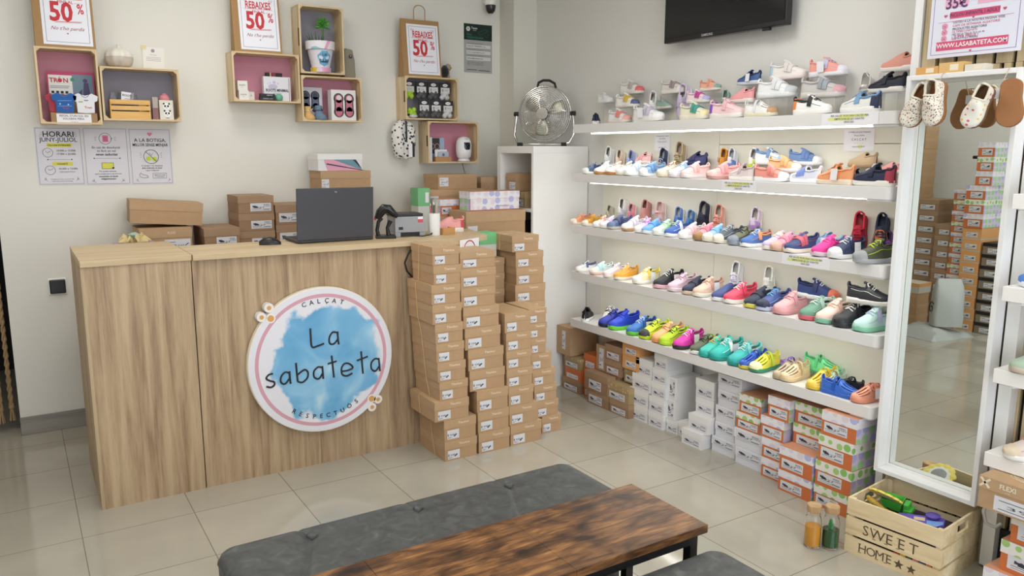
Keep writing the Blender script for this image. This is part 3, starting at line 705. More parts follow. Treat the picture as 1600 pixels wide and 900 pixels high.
onesie(A[0]+.108, 4.492, az+.046, .094, '#1f5ea8', 'bright blue folded baby shirt in the leftmost crate', prints=lambda t, s_: (MB().fline([(-.03, .055), (.03, .057)], .0016, .0103).fline([(-.03, .03), (.03, .031)], .0016, .0103).fdisc(-.02, .04, .004, .0103).fdisc(.015, .038, .004, .0103).build('white_print', M('#9cc4e8', .7), t), MB().text('Tron', .014, .003, .020, .0103, bold=.02).build('red_print', M('#b83a5c', .7), t)))
onesie(A[0]+.198, 4.492, az+.046, .094, '#e6e8ee', 'white folded baby shirt with small red lettering', prints=lambda t, s_: (MB().text('Tron', .016, .01, .026, .0103, bold=.02).build('red_print', M('#c85a64', .7), t), MB().fline([(-.03, .052), (-.012, .053)], .005, .0103).build('green_print', M('#8cb46a', .7), t), MB().fline([(-.006, .06), (.012, .06)], .005, .0103).build('blue_print', M('#7c86b0', .7), t)))
t = small_box('display_tray', 'brown cardboard tray holding the baby shirts', 'tray', A[0]+.045, 4.486, az, .20, .055, .045, '#a07c54')
t = thing('price_card', 'white handwritten price card on the tray in the leftmost crate', 'card', (A[0]+.068, 4.4852, az-.012))
MB().frect(0, 0, .15, .052, 0, .001).build('card', PAPER, t)
MB().text("REGAL D'UN SOL EN", .0135, .075, .042, .0012, bold=.01).text('SOLOEINI FERA', .0135, .072, .028, .0012, bold=.01).text('12,00 €', .010, .075, .011, .0012).build('lettering', M('#55555c', .7), t)
# crate B
bz = B[1]+IN
t = thing('slatted_box', 'small honey-coloured wooden box with slats in the grey-backed crate', 'box', (B[0]+.034, 4.487, bz))
HON = wood('honey_wood', [(.3, '#cf9a4c'), (.5, '#e2b266'), (.7, '#ecc17c')], 'X', 5, 12, .5)
mb = MB()
for v0, v1 in ((0, .036), (.043, .064), (.071, .094)): mb.box(0, 0, v0, .185, .006, v1)
mb.build('front_slats', HON, t)
MB().box(0, .0062, 0, .006, .085, .094).box(.179, .0062, 0, .185, .085, .094).box(.0062, .079, 0, .1788, .085, .094).box(.0062, .0062, 0, .1788, .0788, .005).build('box_walls', HON, t)
for dx, lb in ((.02, 'crumpled clear packet at left in the honey wooden box'), (.115, 'small clear packet at right in the honey wooden box')):
    t = thing('clear_packet', lb, 'packet', (B[0]+.034+dx, 4.53, bz+.006))
    MB().lathe([(.012, 0), (.022, .02), (.024, .08), (.012, .125)], n=10).build('packet', M('#8a8a94', .15, alpha=.55), t, smooth=50)
    MB().lathe([(.008, .004), (.014, .03), (.012, .09)], n=8).build('contents', M('#34343a', .6), t, smooth=50)
t = thing('roots_packet', 'dark packet with white ROOTS card sticking out of the honey box', 'packet', (B[0]+.075, 4.525, bz+.006), rot=(0, .12, 0))
MB().box(-.012, 0, 0, .075, .012, .125).build('packet', M('#232327', .35), t)
MB().frect(.004, .082, .060, .132, .0, .001).build('card', PAPER, t)
MB().text('ROOTS', .0145, .032, .115, .0012, bold=.02).text('minimal', .007, .03, .1, .0012).build('lettering', INK, t)
t = small_box('tea_carton', 'tall narrow greige carton left of the panda box', 'box', B[0]+.232, 4.50, bz+.058, .026, .03, .055, '#b4a9a2', art=None)
t = small_box('slim_carton', 'slim mauve carton below the greige one beside the panda box', 'box', B[0]+.230, 4.498, bz, .028, .035, .0575, '#8c6468')
def panda(t):
    mb = MB()
    for cx_, cy_ in ((.034, .066), (.036, .030)):
        mb.fdisc(cx_, cy_, .017, .0002, .0004)
    mb.build('panda_faces', M('#f4f4f2', .6), t)
    mb = MB()
    for cx_, cy_ in ((.034, .066), (.036, .030)):
        for s_ in (-1, 1): mb.fdisc(cx_+s_*.007, cy_+.002, .0045, .0008, .0004, ry=.0055).fdisc(cx_+s_*.013, cy_+.014, .0045, .0008, .0004)
        mb.fdisc(cx_, cy_-.006, .002, .0008, .0004)
    mb.fline([(.028, .008), (.044, .008)], .0025, .0004)
    mb.build('panda_marks', BLACKM, t)
small_box('panda_box', 'white carton with two panda faces printed on the front', 'box', B[0]+.262, 4.486, bz, .066, .05, .098, '#e2dccf', art=panda)
t = thing('baby_bootie', 'pink baby bootie on top of the panda box', 'bootie', (B[0]+.291, 4.508, bz+.0985))
MB().lathe([(.001, 0), (.022, .0), (.026, .008), (.020, .022), (.006, .034)], n=16).build('upper', M('#d98a94', .8), t, smooth=60)
MB().lathe([(.019, .0225), (.0145, .0275)], n=16).build('cuff', M('#c46e7c', .8), t, smooth=60)
# on crate B
t = thing('pumpkin_jar', 'cream pumpkin-shaped ceramic jar standing on the wide crate', 'jar', (B[0]+.098, 4.545, top(B)+.0003))
def lobed(prof, n=48, k=9, amp=.04):
    rings = []
    for r, h in prof: rings.append([(r*(1+amp*math.cos(k*2*PI*j/n))*math.cos(2*PI*j/n), r*(1+amp*math.cos(k*2*PI*j/n))*math.sin(2*PI*j/n), h) for j in range(n)])
    return rings
MB().ring_loft(lobed([(.035, 0), (.056, .014), (.064, .038), (.065, .052)])).build('jar_body', M('#d2c8bc', .35, noise=.22, nscale=25), t, smooth=60)
MB().ring_loft(lobed([(.065, .0525), (.062, .07), (.05, .085), (.03, .094), (.008, .097)])).build('lid', M('#e6e2d8', .35), t, smooth=60)
MB().lathe([(.008, .096), (.006, .104), (.009, .112), (.004, .114)], n=12).build('stem_knob', M('#e6e2d8', .35), t, smooth=60)
t = thing('info_card', 'small white printed card taped above the wide crate, yellow tape corner', 'card', (B[0]+.216, YB-.001, top(B)-.004), rot=(0, math.radians(1.5), 0))
MB().frect(0, 0, .105, .125, .0005, .001).build('sheet', M('#ecebe6', .6), t)
mb = MB().fdisc(.05, .108, .009, .0018).text('Escaneja', .009, .052, .088, .0018)
for k in range(3): mb.fline([(.018, .074-.008*k), (.088, .074-.008*k)], .0016, .0018)
mb.fline([(.03, .012), (.075, .012)], .0014, .0018)
mb.build('lettering', M('#9a98a4', .7), t)
MB().frect(-.006, .112, .018, .132, .0018).build('tape', M('#e2d6a4', .5), t)
# crate C
cz = Cc[1]+IN
def roots(t):
    MB().text('ROOTS MINIMAL', .021, .074, .058, .0003, bold=.03, sx=.80).build('lettering', INK, t)
    MB().fdisc(.05, .078, .026, .0002, .0003, ry=.014).fdisc(.058, .102, .008, .0002, .0003).fdisc(.035, .098, .004, .0002, .0003).fdisc(.022, .092, .003, .0002, .0003).fdisc(.079, .096, .004, .0002, .0003).build('footprint_art', M('#c2bfd8', .6), t)
    MB().text('barefoot shoes', .008, .075, .043, .0003).build('small_lettering', INKG, t)
    MB().box(.139, -.001, .0, .141, 0, .128).build('edge_line', INK, t)
small_box('lettered_box', 'white box lettered ROOTS MINIMAL in the pink-backed crate', 'box', Cc[0]+.172, 4.52, cz, .148, .035, .132, '#e2e2ea', art=roots)
t = small_box('dark_box', 'black and crimson carton behind the ROOTS MINIMAL box', 'box', Cc[0]+.205, 4.575, cz, .088, .03, .158, '#1e1618')
MB().box(.018, -.001, .120, .026, -.0002, .158).build('gold_strip', M('#c8a878', .5), t); MB().box(.03, -.001, .118, .05, -.0002, .158).build('crimson_panel', M('#8a2038', .5), t)
def lb_art(t): MB().text('ROOTS', .0095, .024, .027, .0003, bold=.02).text('min', .006, .024, .017, .0003).build('lettering', INKG, t)
small_box('white_carton', 'small white carton stacked on another at left in the crate', 'box', Cc[0]+.026, 4.494, cz+.0505, .052, .05, .05, '#eae8e2', art=lb_art)
small_box('white_carton', 'small white carton at the bottom left of the crate', 'box', Cc[0]+.030, 4.492, cz, .052, .05, .050, '#eae8e2', art=lb_art)
small_box('white_carton', 'low cream carton right of the two small white cartons', 'box', Cc[0]+.084, 4.51, cz, .032, .04, .045, '#dedad0', art=lambda t: MB().text('R.', .010, .016, .025, .0003, bold=.02).build('lettering', INKG, t))
small_box('black_tin', 'flat black lettered box at the bottom of a pair', 'box', Cc[0]+.140, 4.484, cz, .084, .03, .019, '#1d2023', art=lambda t: MB().text('KEEPERS GOM', .0085, .042, .0095, .0003).build('lettering', M('#c8ccd0', .5), t))
small_box('black_tin', 'flat black lettered box lying on another one', 'box', Cc[0]+.142, 4.484, cz+.0203, .080, .028, .016, '#1d2023', art=lambda t: MB().text('SABATES', .008, .05, .008, .0003, bold=.02).build('lettering', M('#c8ccd0', .5), t))
t = thing('felt_ball', 'mint green round ball in front of the ROOTS MINIMAL box', 'ball', (Cc[0]+.248, 4.502, cz))
MB().lathe([(.001, 0), (.012, .002), (.019, .009), (.0215, .0195), (.019, .030), (.012, .037), (.001, .039)], n=20).build('ball', M('#6cb49a', .8), t, smooth=60)
# crate D : plant
dz = D[1]+IN
def pot_art(nm):
    m_, nt, b = nodes(nm)
    tc = nt.nodes.new('ShaderNodeTexCoord'); v = nt.nodes.new('ShaderNodeTexVoronoi'); v.inputs['Scale'].default_value = 22; nt.links.new(tc.outputs['Object'], v.inputs['Vector'])
    sp = nt.nodes.new('ShaderNodeSeparateColor'); nt.links.new(v.outputs['Color'], sp.inputs[0])
    r = ramp(nt, [(0, '#e8a8cc'), (.22, '#e6c24c'), (.34, '#8cc4d4'), (.46, '#eceaf0'), (.8, '#e4d0e2')]); r.color_ramp.interpolation = 'CONSTANT'
    nt.links.new(sp.outputs[1], r.inputs['Fac']); nt.links.new(r.outputs['Color'], b.inputs['Base Color']); b.inputs['Roughness'].default_value = .4
    return m_
POT = pot_art('painted_pot'); PX, PY = D[0]+.125, 4.512
t = thing('potted_plant', 'painted flower pot lettered La Sabateta with a green succulent', 'plant', (PX, PY, dz), scale=1.42)
MB().lathe([(.001, 0), (.036, 0), (.038, .018), (.036, .020), (.050, .084), (.0505, .086)], n=32).build('pot', M('#e6e2ec', .4), t, smooth=30)
MB().lathe([(.0515, .0862), (.057, .0868), (.059, .118), (.052, .118), (.05, .1)], n=32, cap=False).build('pot_rim', POT, t, smooth=30)
MB().lathe([(.0385, .0), (.0405, .017), (.0385, .0185)], n=32, cap=False).build('pot_foot', POT, t, smooth=30)
MB().lathe([(.001, .105), (.05, .104)], n=20, cap=False).build('soil', M('#2c2620', .9), t)
mb = MB()
for i in range(-8, 9):
    pass
def onpot(u, v, r_): a = -PI/2+u/.046; rr_ = r_+(v-.02)*.22; return (rr_*math.cos(a), rr_*math.sin(a), v)
vs = [onpot(.002, .052, .0372)]+[onpot(.002+(.027+.003*math.sin(5*a_))*math.cos(a_), .052+(.029+.002*math.sin(7*a_))*math.sin(a_), .0372) for a_ in [2*PI*k/28 for k in range(28)]]
mb.add(vs, [(0, k, k % 28+1) for k in range(1, 29)]); mb.build('blue_splash', M('#6cb0d8', .5), t)
mb = MB()
for st, dx, dy, sc in ([[(0, .3), (0, 0), (.18, 0)], -.006, .062, .03], [[(.32, .16), (.2, .2), (.2, .02), (.34, .06), (.34, .2), (.36, 0)], -.006, .062, .03]): mb.tube([onpot(dx+a_*sc*1.3, dy+b_*sc*1.2, .0384) for a_, b_ in st], .0008, 5)
for st in ([(.2, .3), (0, .28), (.02, .16), (.2, .1), (.1, 0), (0, .03)], [(.4, .12), (.28, .1), (.3, 0), (.42, .02), (.44, .14)], [(.52, .34), (.54, 0), (.66, .04), (.64, .14), (.54, .12)], [(.84, .12), (.74, .12), (.74, 0), (.86, .04), (.88, .12)], [(.98, .3), (1.0, 0)], [(.92, .2), (1.08, .2)], [(1.14, .08), (1.26, .1), (1.16, .16), (1.14, .02), (1.26, 0)], [(1.34, .3), (1.36, 0)], [(1.3, .2), (1.44, .2)]): mb.tube([onpot(-.017+a_*.026, .036+b_*.04, .0384) for a_, b_ in st], .0009, 5)
mb.build('handwriting', INK, t)
mb = MB()
for k in range(7): mb.tube([(-.012+.004*math.cos(k), -.005+.004*math.sin(k), .10), (-.018+.028*math.cos(k*.9), -.006+.02*math.sin(k*.9), .128), (-.02+.036*math.cos(k*.9), -.006+.026*math.sin(k*.9), .142+.006*(k % 3))], [.0025, .002, .0004], 5)
mb.build('thin_leaves', M('#2f5a34', .5), t, smooth=60)
mb = MB().tube([(.012, 0, .10), (.014, 0, .14), (.015, 0, .175)], .004, 8); mb.build('stem', M('#4d7a3a', .6), t, smooth=60)
mb = MB()
random.seed(4)
for k in range(26):
    a = k*2.4; el = .1+1.3*((k % 9)/9); L_ = .032
    d = Vector((math.cos(a)*math.cos(el), math.sin(a)*math.cos(el), math.sin(el)-.25)).normalized(); o_ = Vector((.015, 0, .175+.02*(k/26)))
    mb.tube([o_, o_+d*L_*.5, o_+d*L_*.85, o_+d*L_], [.002, .0065, .005, .0006], 6, flat=.5)
mb.build('rosette', M('#4f9a3c', .5, noise=.3, nscale=80), t, smooth=60)
t = thing('air_freshener', 'olive grey air freshener dispenser beside the plant crate', 'dispenser', (1.722, 4.50, top(E_)+.0003))
mb = MB(); rings = []
for z, hw, dd in ((0, .033, .040), (.01, .035, .042), (.10, .031, .038), (.155, .026, .032), (.165, .022, .028)):
    rings.append([((hw if c in (1, 2) else -hw)*(1 if True else 0)+(.0 if z < .15 else -.004), (dd*2 if c in (2, 3) else 0)+.0, z+(.0 if c in (0, 3) else -.007 if z > .15 else 0)) for c in range(4)])
mb.ring_loft(rings).build('casing', M('#827c6c', .45), t, bevel=.006)
MB().lathe([(.011, 0), (.011, .003)], c=(.004, -.0005, .12), n=18, axis='y').build('dark_nozzle', M('#26282c', .3), t, smooth=40)
MB().lathe([(.0045, .003), (.0045, .005)], c=(.004, -.0005, .122), n=12, axis='y').build('nozzle_tip', M('#8a929c', .3), t, smooth=40)
# crate E : boxed shoes
ez = E_[1]+IN
def peanut(t, cx_, cz_, s_, c1, c2, nm1, c3=None):
    mb = MB()
    for sx_ in (-1, 1):
        mb.fdisc(cx_+sx_*.018*s_, cz_+.022*s_, .017*s_, .0002, .0004).fdisc(cx_+sx_*.018*s_, cz_-.022*s_, .017*s_, .0002, .0004).frect(cx_+sx_*.018*s_-.015*s_, cz_-.024*s_, cx_+sx_*.018*s_+.015*s_, cz_+.024*s_, .0002, .0004)
    mb.build('window', M('#4c4a52', .15), t)
    for sx_ in (-1, 1):
        mb = MB().fdisc(cx_+sx_*.018*s_, cz_+.020*s_, .0125*s_, .0008, .004, ry=.014*s_).fdisc(cx_+sx_*.018*s_, cz_-.020*s_, .0125*s_, .0008, .004, ry=.016*s_).frect(cx_+sx_*.018*s_-.011*s_, cz_-.02*s_, cx_+sx_*.018*s_+.011*s_, cz_+.018*s_, .0008, .004)
        mb.build('bootie', M(c1, .7, noise=.25, nscale=90), t, bevel=.0015)
        MB().fdisc(cx_+sx_*.018*s_, cz_+.024*s_, .0085*s_, .0049, .001, ry=.008*s_).build('bootie_opening', M(c2, .7), t)
small_box('shoe_gift_box', 'white gift box with round windows showing grey-blue booties', 'box', E_[0]+.012, 4.56, ez, .132, .035, .185, '#c9c6d2', art=lambda t: peanut(t, .062, .105, 1.55, '#5c6a80', '#3a4354', 'g'))
small_box('shoe_gift_box', 'white gift box with round windows showing pink booties', 'box', E_[0]+.172, 4.486, ez, .148, .06, .172, '#e4e2e2', art=lambda t: peanut(t, .075, .085, 1.75, '#c4768a', '#e4d2d6', 'p'))
def bootie(x, y, z, c, label, s_=1.0, rz=0):
    t = thing('knitted_bootie', label, 'bootie', (x, y, z), rz)
    rings = []
    for h, a, b_, ox in ((0, .026, .034, -.006), (.008, .03, .038, -.006), (.022, .027, .034, -.005), (.034, .02, .022, .002), (.048, .018, .018, .004), (.07, .02, .02, .005), (.074, .016, .016, .005)):
        rings.append([(a*s_*math.cos(2*PI*k/18), (b_*math.sin(2*PI*k/18)+ox)*s_, h*s_) for k in range(18)])
    MB().ring_loft(rings).build('bootie_body', M(c, .85, bump=.8, nscale=300), t, smooth=60)
    MB().tube([(.021*s_*math.cos(2*PI*k/16), (.021*math.sin(2*PI*k/16)+.004)*s_, .050*s_) for k in range(16)], .0022, 6, closed=True).tube([(0, -.017*s_, .05*s_), (-.012, -.024*s_, .06*s_), (-.002, -.022*s_, .05*s_), (.012, -.024*s_, .06*s_), (0, -.017*s_, .05*s_)], .0016, 5).build('tie_ribbon', M('#e8d8b8', .7) if c.startswith('#e') else M('#3c4c5c', .7), t, smooth=60)
    return t
bootie(E_[0]+.044, 4.515, ez, '#e2b878', 'mustard knitted baby bootie in front of the grey gift box', 1.02, .4)
bootie(E_[0]+.108, 4.512, ez, '#7088a0', 'blue knitted baby bootie in front of the grey gift box', 1.10, .5)
# crate F : sock packets
fz = F[1]+IN
PKS = [(0, 0, 'g'), (1, 0, 'k'), (2, 0, 'k'), (3, 0, 'w'), (0, 1, 'g'), (1, 1, 'k'), (2, 1, 'k'), (3, 1, 'w')]
NMC = ['leftmost', 'second from left', 'third from left', 'rightmost']
for cx_, rw, kd in PKS:
    x = F[0]+.052+cx_*.083; z = fz+rw*.112; y = 4.50+.035*rw+.002*cx_
    t = thing('sock_packet', {'g': 'lime green', 'k': 'black', 'w': 'white'}[kd]+' sock packet, '+NMC[cx_]+' of the '+('lower' if rw == 0 else 'upper')+' row', 'packet', (x, y, z), group='sock packets in the grey-backed crate')
    c = {'g': '#b0da40', 'k': '#5c5c60', 'w': '#d4d4d8'}[kd]
    mb = MB()
    for a_, b_, r_ in ((-.018, .02, .018), (.016, .022, .019), (-.014, .048, .016), (.016, .05, .017), (0, .034, .02)):
        mb.lathe([(.001, -.9*r_), (.6*r_, -.8*r_), (r_, 0), (.6*r_, .8*r_), (.001, .9*r_)], c=(a_, .012, b_), n=10)
    mb.build('rolled_socks', M(c, .7, noise=.35 if kd != 'g' else .2, nscale=120), t, smooth=60)
    if kd != 'g' or rw: MB().box(-.037, .0, .052, .037, .004, .112).build('black_card', M('#26272b', .5), t)
    if not (kd == 'g' and rw == 0):
        MB().frect(-.031, .046, .031, .081, .0, .001).build('size_label', M('#d8d8da', .6), t)
        MB().text('27-30', .009, .006, .064, .0012).fline([(-.02, .056), (-.02, .072)], .003, .0012).fline([(-.014, .056), (-.014, .072)], .002, .0012).build('label_print', INK, t)
        MB().fdisc(0, .095, .018, 0, .001, ry=.0095).build('brand_oval', M('#e8e8ea', .5), t)
        MB().text('socks', .007, 0, .095, .0012).build('oval_print', INK, t)
    else: MB().lathe([(.001, 0), (.025, .006), (.028, .014), (.001, .024)], c=(0, -.012, 0), n=12).build('white_pompoms', M('#ececf0', .8), t, smooth=60)
t = thing('black_brush', 'black fluffy pompom keyring on the sock crate beside the bag', 'pompom', (F[0]+.281, 4.505, top(F)+.0003))
MB().lathe([(.001, 0), (.018, .004), (.027, .028), (.026, .052), (.014, .074), (.001, .078)], n=18).build('pompom', M('#141416', .95, sheen=.6), t, smooth=60)
t = thing('wooden_toy', 'small beige wooden figure behind the black pompom', 'figure', (F[0]+.318, 4.53, top(F)+.0003))
MB().lathe([(.012, 0), (.012, .02), (.009, .022), (.010, .05), (.018, .055), (.02, .07), (.014, .085), (.001, .09)], n=16).build('figure_body', M('#a89878', .6), t, smooth=40)
MB().cyl((-.028, 0, .058), (.024, 0, .066), .0045, n=8).build('crossbar', M('#a89878', .6), t)
# crate G
gz = G[1]+IN
t = thing('indoor_camera', 'white egg-shaped indoor camera with black face in the lower right crate', 'camera', (G[0]+.268, 4.515, gz))
MB().lathe([(.036, 0), (.04, .003), (.040, .008), (.034, .014), (.034, .017)], n=28).build('base', WHITEG, t, smooth=40)
MB().lathe([(.034, .0175), (.046, .03), (.0505, .06), (.0505, .105), (.046, .13), (.034, .148), (.016, .156), (.001, .158)], n=28).build('head', WHITEG, t, smooth=60)
rings = []
for k in range(9):
    v = .074+.068*k/8; hw = .023*math.sqrt(max(.04, 1-((k-4)/4.4)**4)); R_ = .0513 if v < .11 else .0513-(v-.11)*.42
    rings.append([(R_*math.sin(a*hw/R_), -R_*math.cos(a*hw/R_)-.0006, v) for a in (-1, -.6, -.2, .2, .6, 1)])
mb = MB().ring_loft(rings, cap=False, closed=False); mb.build('black_face', M('#101216', .15), t, smooth=60)
mb = MB()
for a, v in ((-.012, .117), (.012, .117), (0, .105), (-.012, .09), (.012, .09)): mb.fdisc(a, v, .0035, .0512, .001)
mb.build('face_leds', M('#4a525c', .3), t)
t = thing('accessory_box', 'printed black and pale blue carton at the back of the lower right crate', 'box', (G[0]+.034, 4.575, gz))
MB().box(0, 0, 0, .125, .025, .148).build('carton', M('#a8c0dc', .5), t)
MB().frect(.022, .05, .092, .146, 0, .0006).build('photo_panel', M('#3a3034', .5), t)
MB().fring(.04, .095, .016, .004, .0006).fring(.074, .095, .016, .004, .0006).build('ring_print', M('#c09c94', .5), t)
t = small_box('card_box', 'brown card box holding white cards in the lower right crate', 'box', G[0]+.055, 4.492, gz, .112, .04, .030, '#b98c60')
t = thing('white_card', 'white card standing in the brown card box, at the back', 'card', (G[0]+.062, 4.515, gz+.0302)); MB().box(0, 0, 0, .085, .004, .045).build('card', PAPER, t)
t = thing('white_card', 'clear and blue packet standing at the front of the brown card box', 'card', (G[0]+.078, 4.500, gz+.0302)); MB().box(0, 0, 0, .072, .004, .032).build('packet', M('#b4bccc', .3), t)
MB().fdisc(.036, .012, .009, .0, .001).build('blue_print', M('#5c6c84', .5), t)
t = thing('white_leaflet', 'white leaflet standing at the left side of the lower right crate', 'leaflet', (G[0]+.011, 4.495, gz)); MB().box(0, 0, 0, .022, .07, .150).build('leaflet', M('#d8e0ea', .5), t)
t = thing('thin_cable', 'thin dark cable running down the wall behind the two right crates', 'cable', (2.43, YB-.004, 1.86))
MB().tube([(0, 0, .02), (.03, 0, -.06), (.05, 0, -.16), (.052, 0, -.232)], .0016, 5).tube([(.09, 0, -.492), (.10, 0, -.53), (.125, 0, -.60)], .0016, 5).build('cable', M('#2c2c30', .5), t, smooth=60)
# hanging printed hood
t = thing('sun_hat', 'white baby hat with black animal print hanging from the sock crate', 'hat', (2.068, 4.535, 1.452), scale=1.22)
rings = []
for z, a, b_, ox in ((-.045, .035, .03, .0), (-.035, .05, .038, 0), (0, .058, .044, 0), (.05, .066, .048, 0), (.10, .064, .046, 0), (.135, .045, .034, 0), (.15, .014, .012, 0)):
    rings.append([(a*math.cos(2*PI*k/24)*(1-.22*math.exp(-((k-18)/2.2)**2))+ox, b_*math.sin(2*PI*k/24)*(1-.5*math.exp(-((k-18)/1.6)**2)), z) for k in range(24)])
MB().ring_loft(rings).build('fabric', PANDA, t, smooth=60)
MB().tube([(0, -.030, .142), (.0, -.034, .09), (0, -.030, .04)], .0045, 6).tube([(0, -.02, .148), (.006, -.03, .165), (.012, -.045, .175)], .005, 6).build('black_strap', BLACKM, t, smooth=60)
MB().box(.004, -.052, -.035, .022, -.046, .03).build('white_tag', PAPER, t); MB().box(.0225, -.053, -.035, .034, -.046, .035).build('black_tag', BLACKM, t)

# ================================================================ SHOE BOXES
SHOEICON = [(0, 0), (.2, -.02), (.75, -.02), (.95, .02), (1, .12), (.9, .22), (.62, .30), (.5, .42), (.42, .46), (.36, .36), (.2, .34), (.12, .46), (.02, .42), (.02, .2)]
def label_print(kind):
    mb = MB()
    if kind == 'slant':
        c, s_ = math.cos(.75), math.sin(.75)
        mb.fpoly([(.60+(x*c-y*s_*.9)*.30, .20+(x*s_+y*c)*.9*.40) for x, y in ((0, 0), (1, 0), (1.05, .2), (1, .42), (.1, .42), (-.05, .2))], 0, .0003)
        mb.text('E 330', .26, .30, .46, 0, bold=.015, t=.0003).fline([(.08, .30), (.08, .65)], .02, 0, .0003).fline([(.06, .20), (.38, .20)], .03, 0, .0003).fline([(.06, .12), (.28, .12)], .025, 0, .0003)
    elif kind == 'plain':
        mb.text('39', .30, .30, .42, 0, t=.0003).text('225', .18, .62, .44, 0, t=.0003).fline([(.06, .75), (.42, .75)], .04, 0, .0003).fline([(.06, .18), (.5, .18)], .04, 0, .0003).fline([(.78, .4), (.92, .62)], .05, 0, .0003)
    else:
        mb.fpoly([(.10+x*.26, .50+y*.50) for x, y in SHOEICON], 0, .0003).fpoly([(.16+x*.24, .40+y*.5) for x, y in SHOEICON], 0, .0003)
        mb.text('27', .26, .55, .42, 0, bold=.01, t=.0003).text('1085', .18, .80, .60, 0, t=.0003)
        mb.fline([(.06, .30), (.5, .30)], .035, 0, .0003).fline([(.62, .22), (.94, .22)], .06, 0, .0003).fline([(.06, .14), (.94, .14)], .02, 0, .0003)
        for k in range(7): mb.fline([(.66+.04*k, .72), (.66+.04*k, .86)], .018, 0, .0003)
    return mb.mesh('label_print', [M('#474955', .7)])
PRINTS = {k: label_print(k) for k in ('slant', 'plain', 'shoe')}
BRAND = {}
def brand_mesh(s_, sz):
    if (s_, sz) not in BRAND: BRAND[(s_, sz)] = MB().text(s_, sz, 0, 0, 0, bold=.02, t=.0004).mesh('brand_lettering', [M('#e8d2bc', .7)])
    return BRAND[(s_, sz)]
KIND = {
 'kraft': dict(body=KRAFT, lid=KRAFTLID, top=KRAFTLID, pr='plain'),
 'titan': dict(body=KRAFT, lid=KRAFTLID, top=KRAFTTOP, pr='slant'),
 'dark': dict(body=KRAFTD, lid=M('#a88a6e', .75, noise=.05, nscale=20), top=M('#a88a6e', .75, noise=.05, nscale=20), pr='shoe'),
 'orange': dict(body=M('#d4743c', .6), lid=M('#d4743c', .6), top=M('#d4743c', .6), pr='plain'),
 'greendot': dict(body=M('#cf7442', .6), lid=LID_GREEN, top=M('#d89a78', .6), side=SIDE_PASTEL, pr='shoe'),
 'lilacdot': dict(body=M('#cf7442', .6), lid=LID_PURPLE, top=M('#d89a78', .6), side=SIDE_PASTEL, pr='shoe'),
 'white': dict(body=M('#e6e6e8', .5), lid=M('#ececec', .5), top=M('#ececec', .5), pr='shoe'),
 'whiteflat': dict(body=M('#dcdee6', .5), lid=M('#e8eaf2', .5), top=M('#e8eaf2', .5), pr='shoe'),
 'peach': dict(body=M('#c8c4b8', .6), lid=M('#e0a468', .6), top=M('#d8d4c8', .6), pr='shoe'),
 'black': dict(body=M('#8a7a66', .6), lid=M('#222024', .5), top=M('#222024', .5), pr='shoe'),
 'speck': dict(body=M('#a89268', .7), lid=dots_mat('x_print_lid', '#b09a70', '#d0c29c', '#a08a60', 50, .3), top=M('#b09a70', .7), pr='shoe'),
}
def shoebox(label, x, y, z, w_, d_, h_, rz=0, kind='kraft', group=None, brand=None, lab=(.36, .10, .42, .42), lidh=.40, cat='shoe box', detail=True, tilt=None):
    """x,y = left front bottom corner seen from the front; rz 0 front to -Y, -90 front to -X, 90 front to +X"""
    K = KIND[kind]; r_ = math.radians(rz)
    t = thing('shoe_box', label, cat, (x, y, z), r_, group)
    e = .0018; lh = h_*lidh; s_ = .0025
    sd = K.get('side')
    mb = MB(); mb.box(e, e, 0, w_-e, d_-e, h_-.004, skip=('-x', '+x'))
    mb.m = 1; mb.add([(e, e, 0), (e, d_-e, 0), (e, d_-e, h_-.004), (e, e, h_-.004), (w_-e, e, 0), (w_-e, d_-e, 0), (w_-e, d_-e, h_-.004), (w_-e, e, h_-.004)], [(0, 3, 2, 1), (4, 5, 6, 7)])
    mb.build('carton', [K['body'], sd or K['body']], t)
    mb = MB(); mb.box(0, 0, h_-lh, w_, d_, h_-.0004, skip=('+z',)); mb.m = 1; mb.add([(0, 0, h_-.0004), (w_, 0, h_-.0004), (w_, d_, h_-.0004), (0, d_, h_-.0004)], [(0, 1, 2, 3)])
    mb.build('lid', [K['lid'], K['top']], t)
    if lab:
        lx, lz, lw, lhh = lab; lx *= w_; lz *= h_; lw *= w_; lhh *= h_
        yy = e if lz+lhh < h_-lh+.001 else 0
        o = MB().frect(lx, lz, lx+lw, lz+lhh, -yy+.0001, .0006).build('size_label', M('#dcdde4', .6), t)
        if detail:
            q = part('label_print', PRINTS[K['pr']], None, o); q.location = (lx, yy-.0008, lz); q.scale = (lw, 1, lhh)
    if brand:
        q = part('brand_lettering', brand_mesh(brand, .016), None, t); q.location = (w_*.60, -.0002, h_-lh*.5)
    return t
# ---- stacks beside the counter
def stack(name, y0, xs, ws, zs_, d_, jit, ndesc):
    n = len(xs)
    for k in range(n):
        h_ = zs_[k+1]-zs_[k]-.0004
        shoebox(f'kraft shoe box, {level(k, n)} in the {ndesc}', xs[k], y0+jit[k], zs_[k], ws[k], d_[k] if isinstance(d_, list) else d_, h_, 0, 'titan', f'kraft boxes in the {ndesc}', 'Titanitos', (.10, .08, .36, .42), .42)
z1 = [0, .099, .203, .300, .392, .484, .576, .668, .760, .850, .938, 1.022]
stack('s1', 3.15, [1.613, 1.611, 1.563, 1.592, 1.583, 1.578, 1.573, 1.561, 1.556, 1.570, 1.566], [.174, .172, .182, .150, .148, .146, .145, .150, .148, .138, .138], z1, [.27, .268, .268, .26, .258, .258, .258, .258, .258, .222, .222], [0, 0, 0, .004, .004, .004, .002, .002, .0, .004, .006], 'tall stack touching the counter front')
z2 = [0, .106, .211, .316, .418, .522, .626, .728, .822, .912, .990]
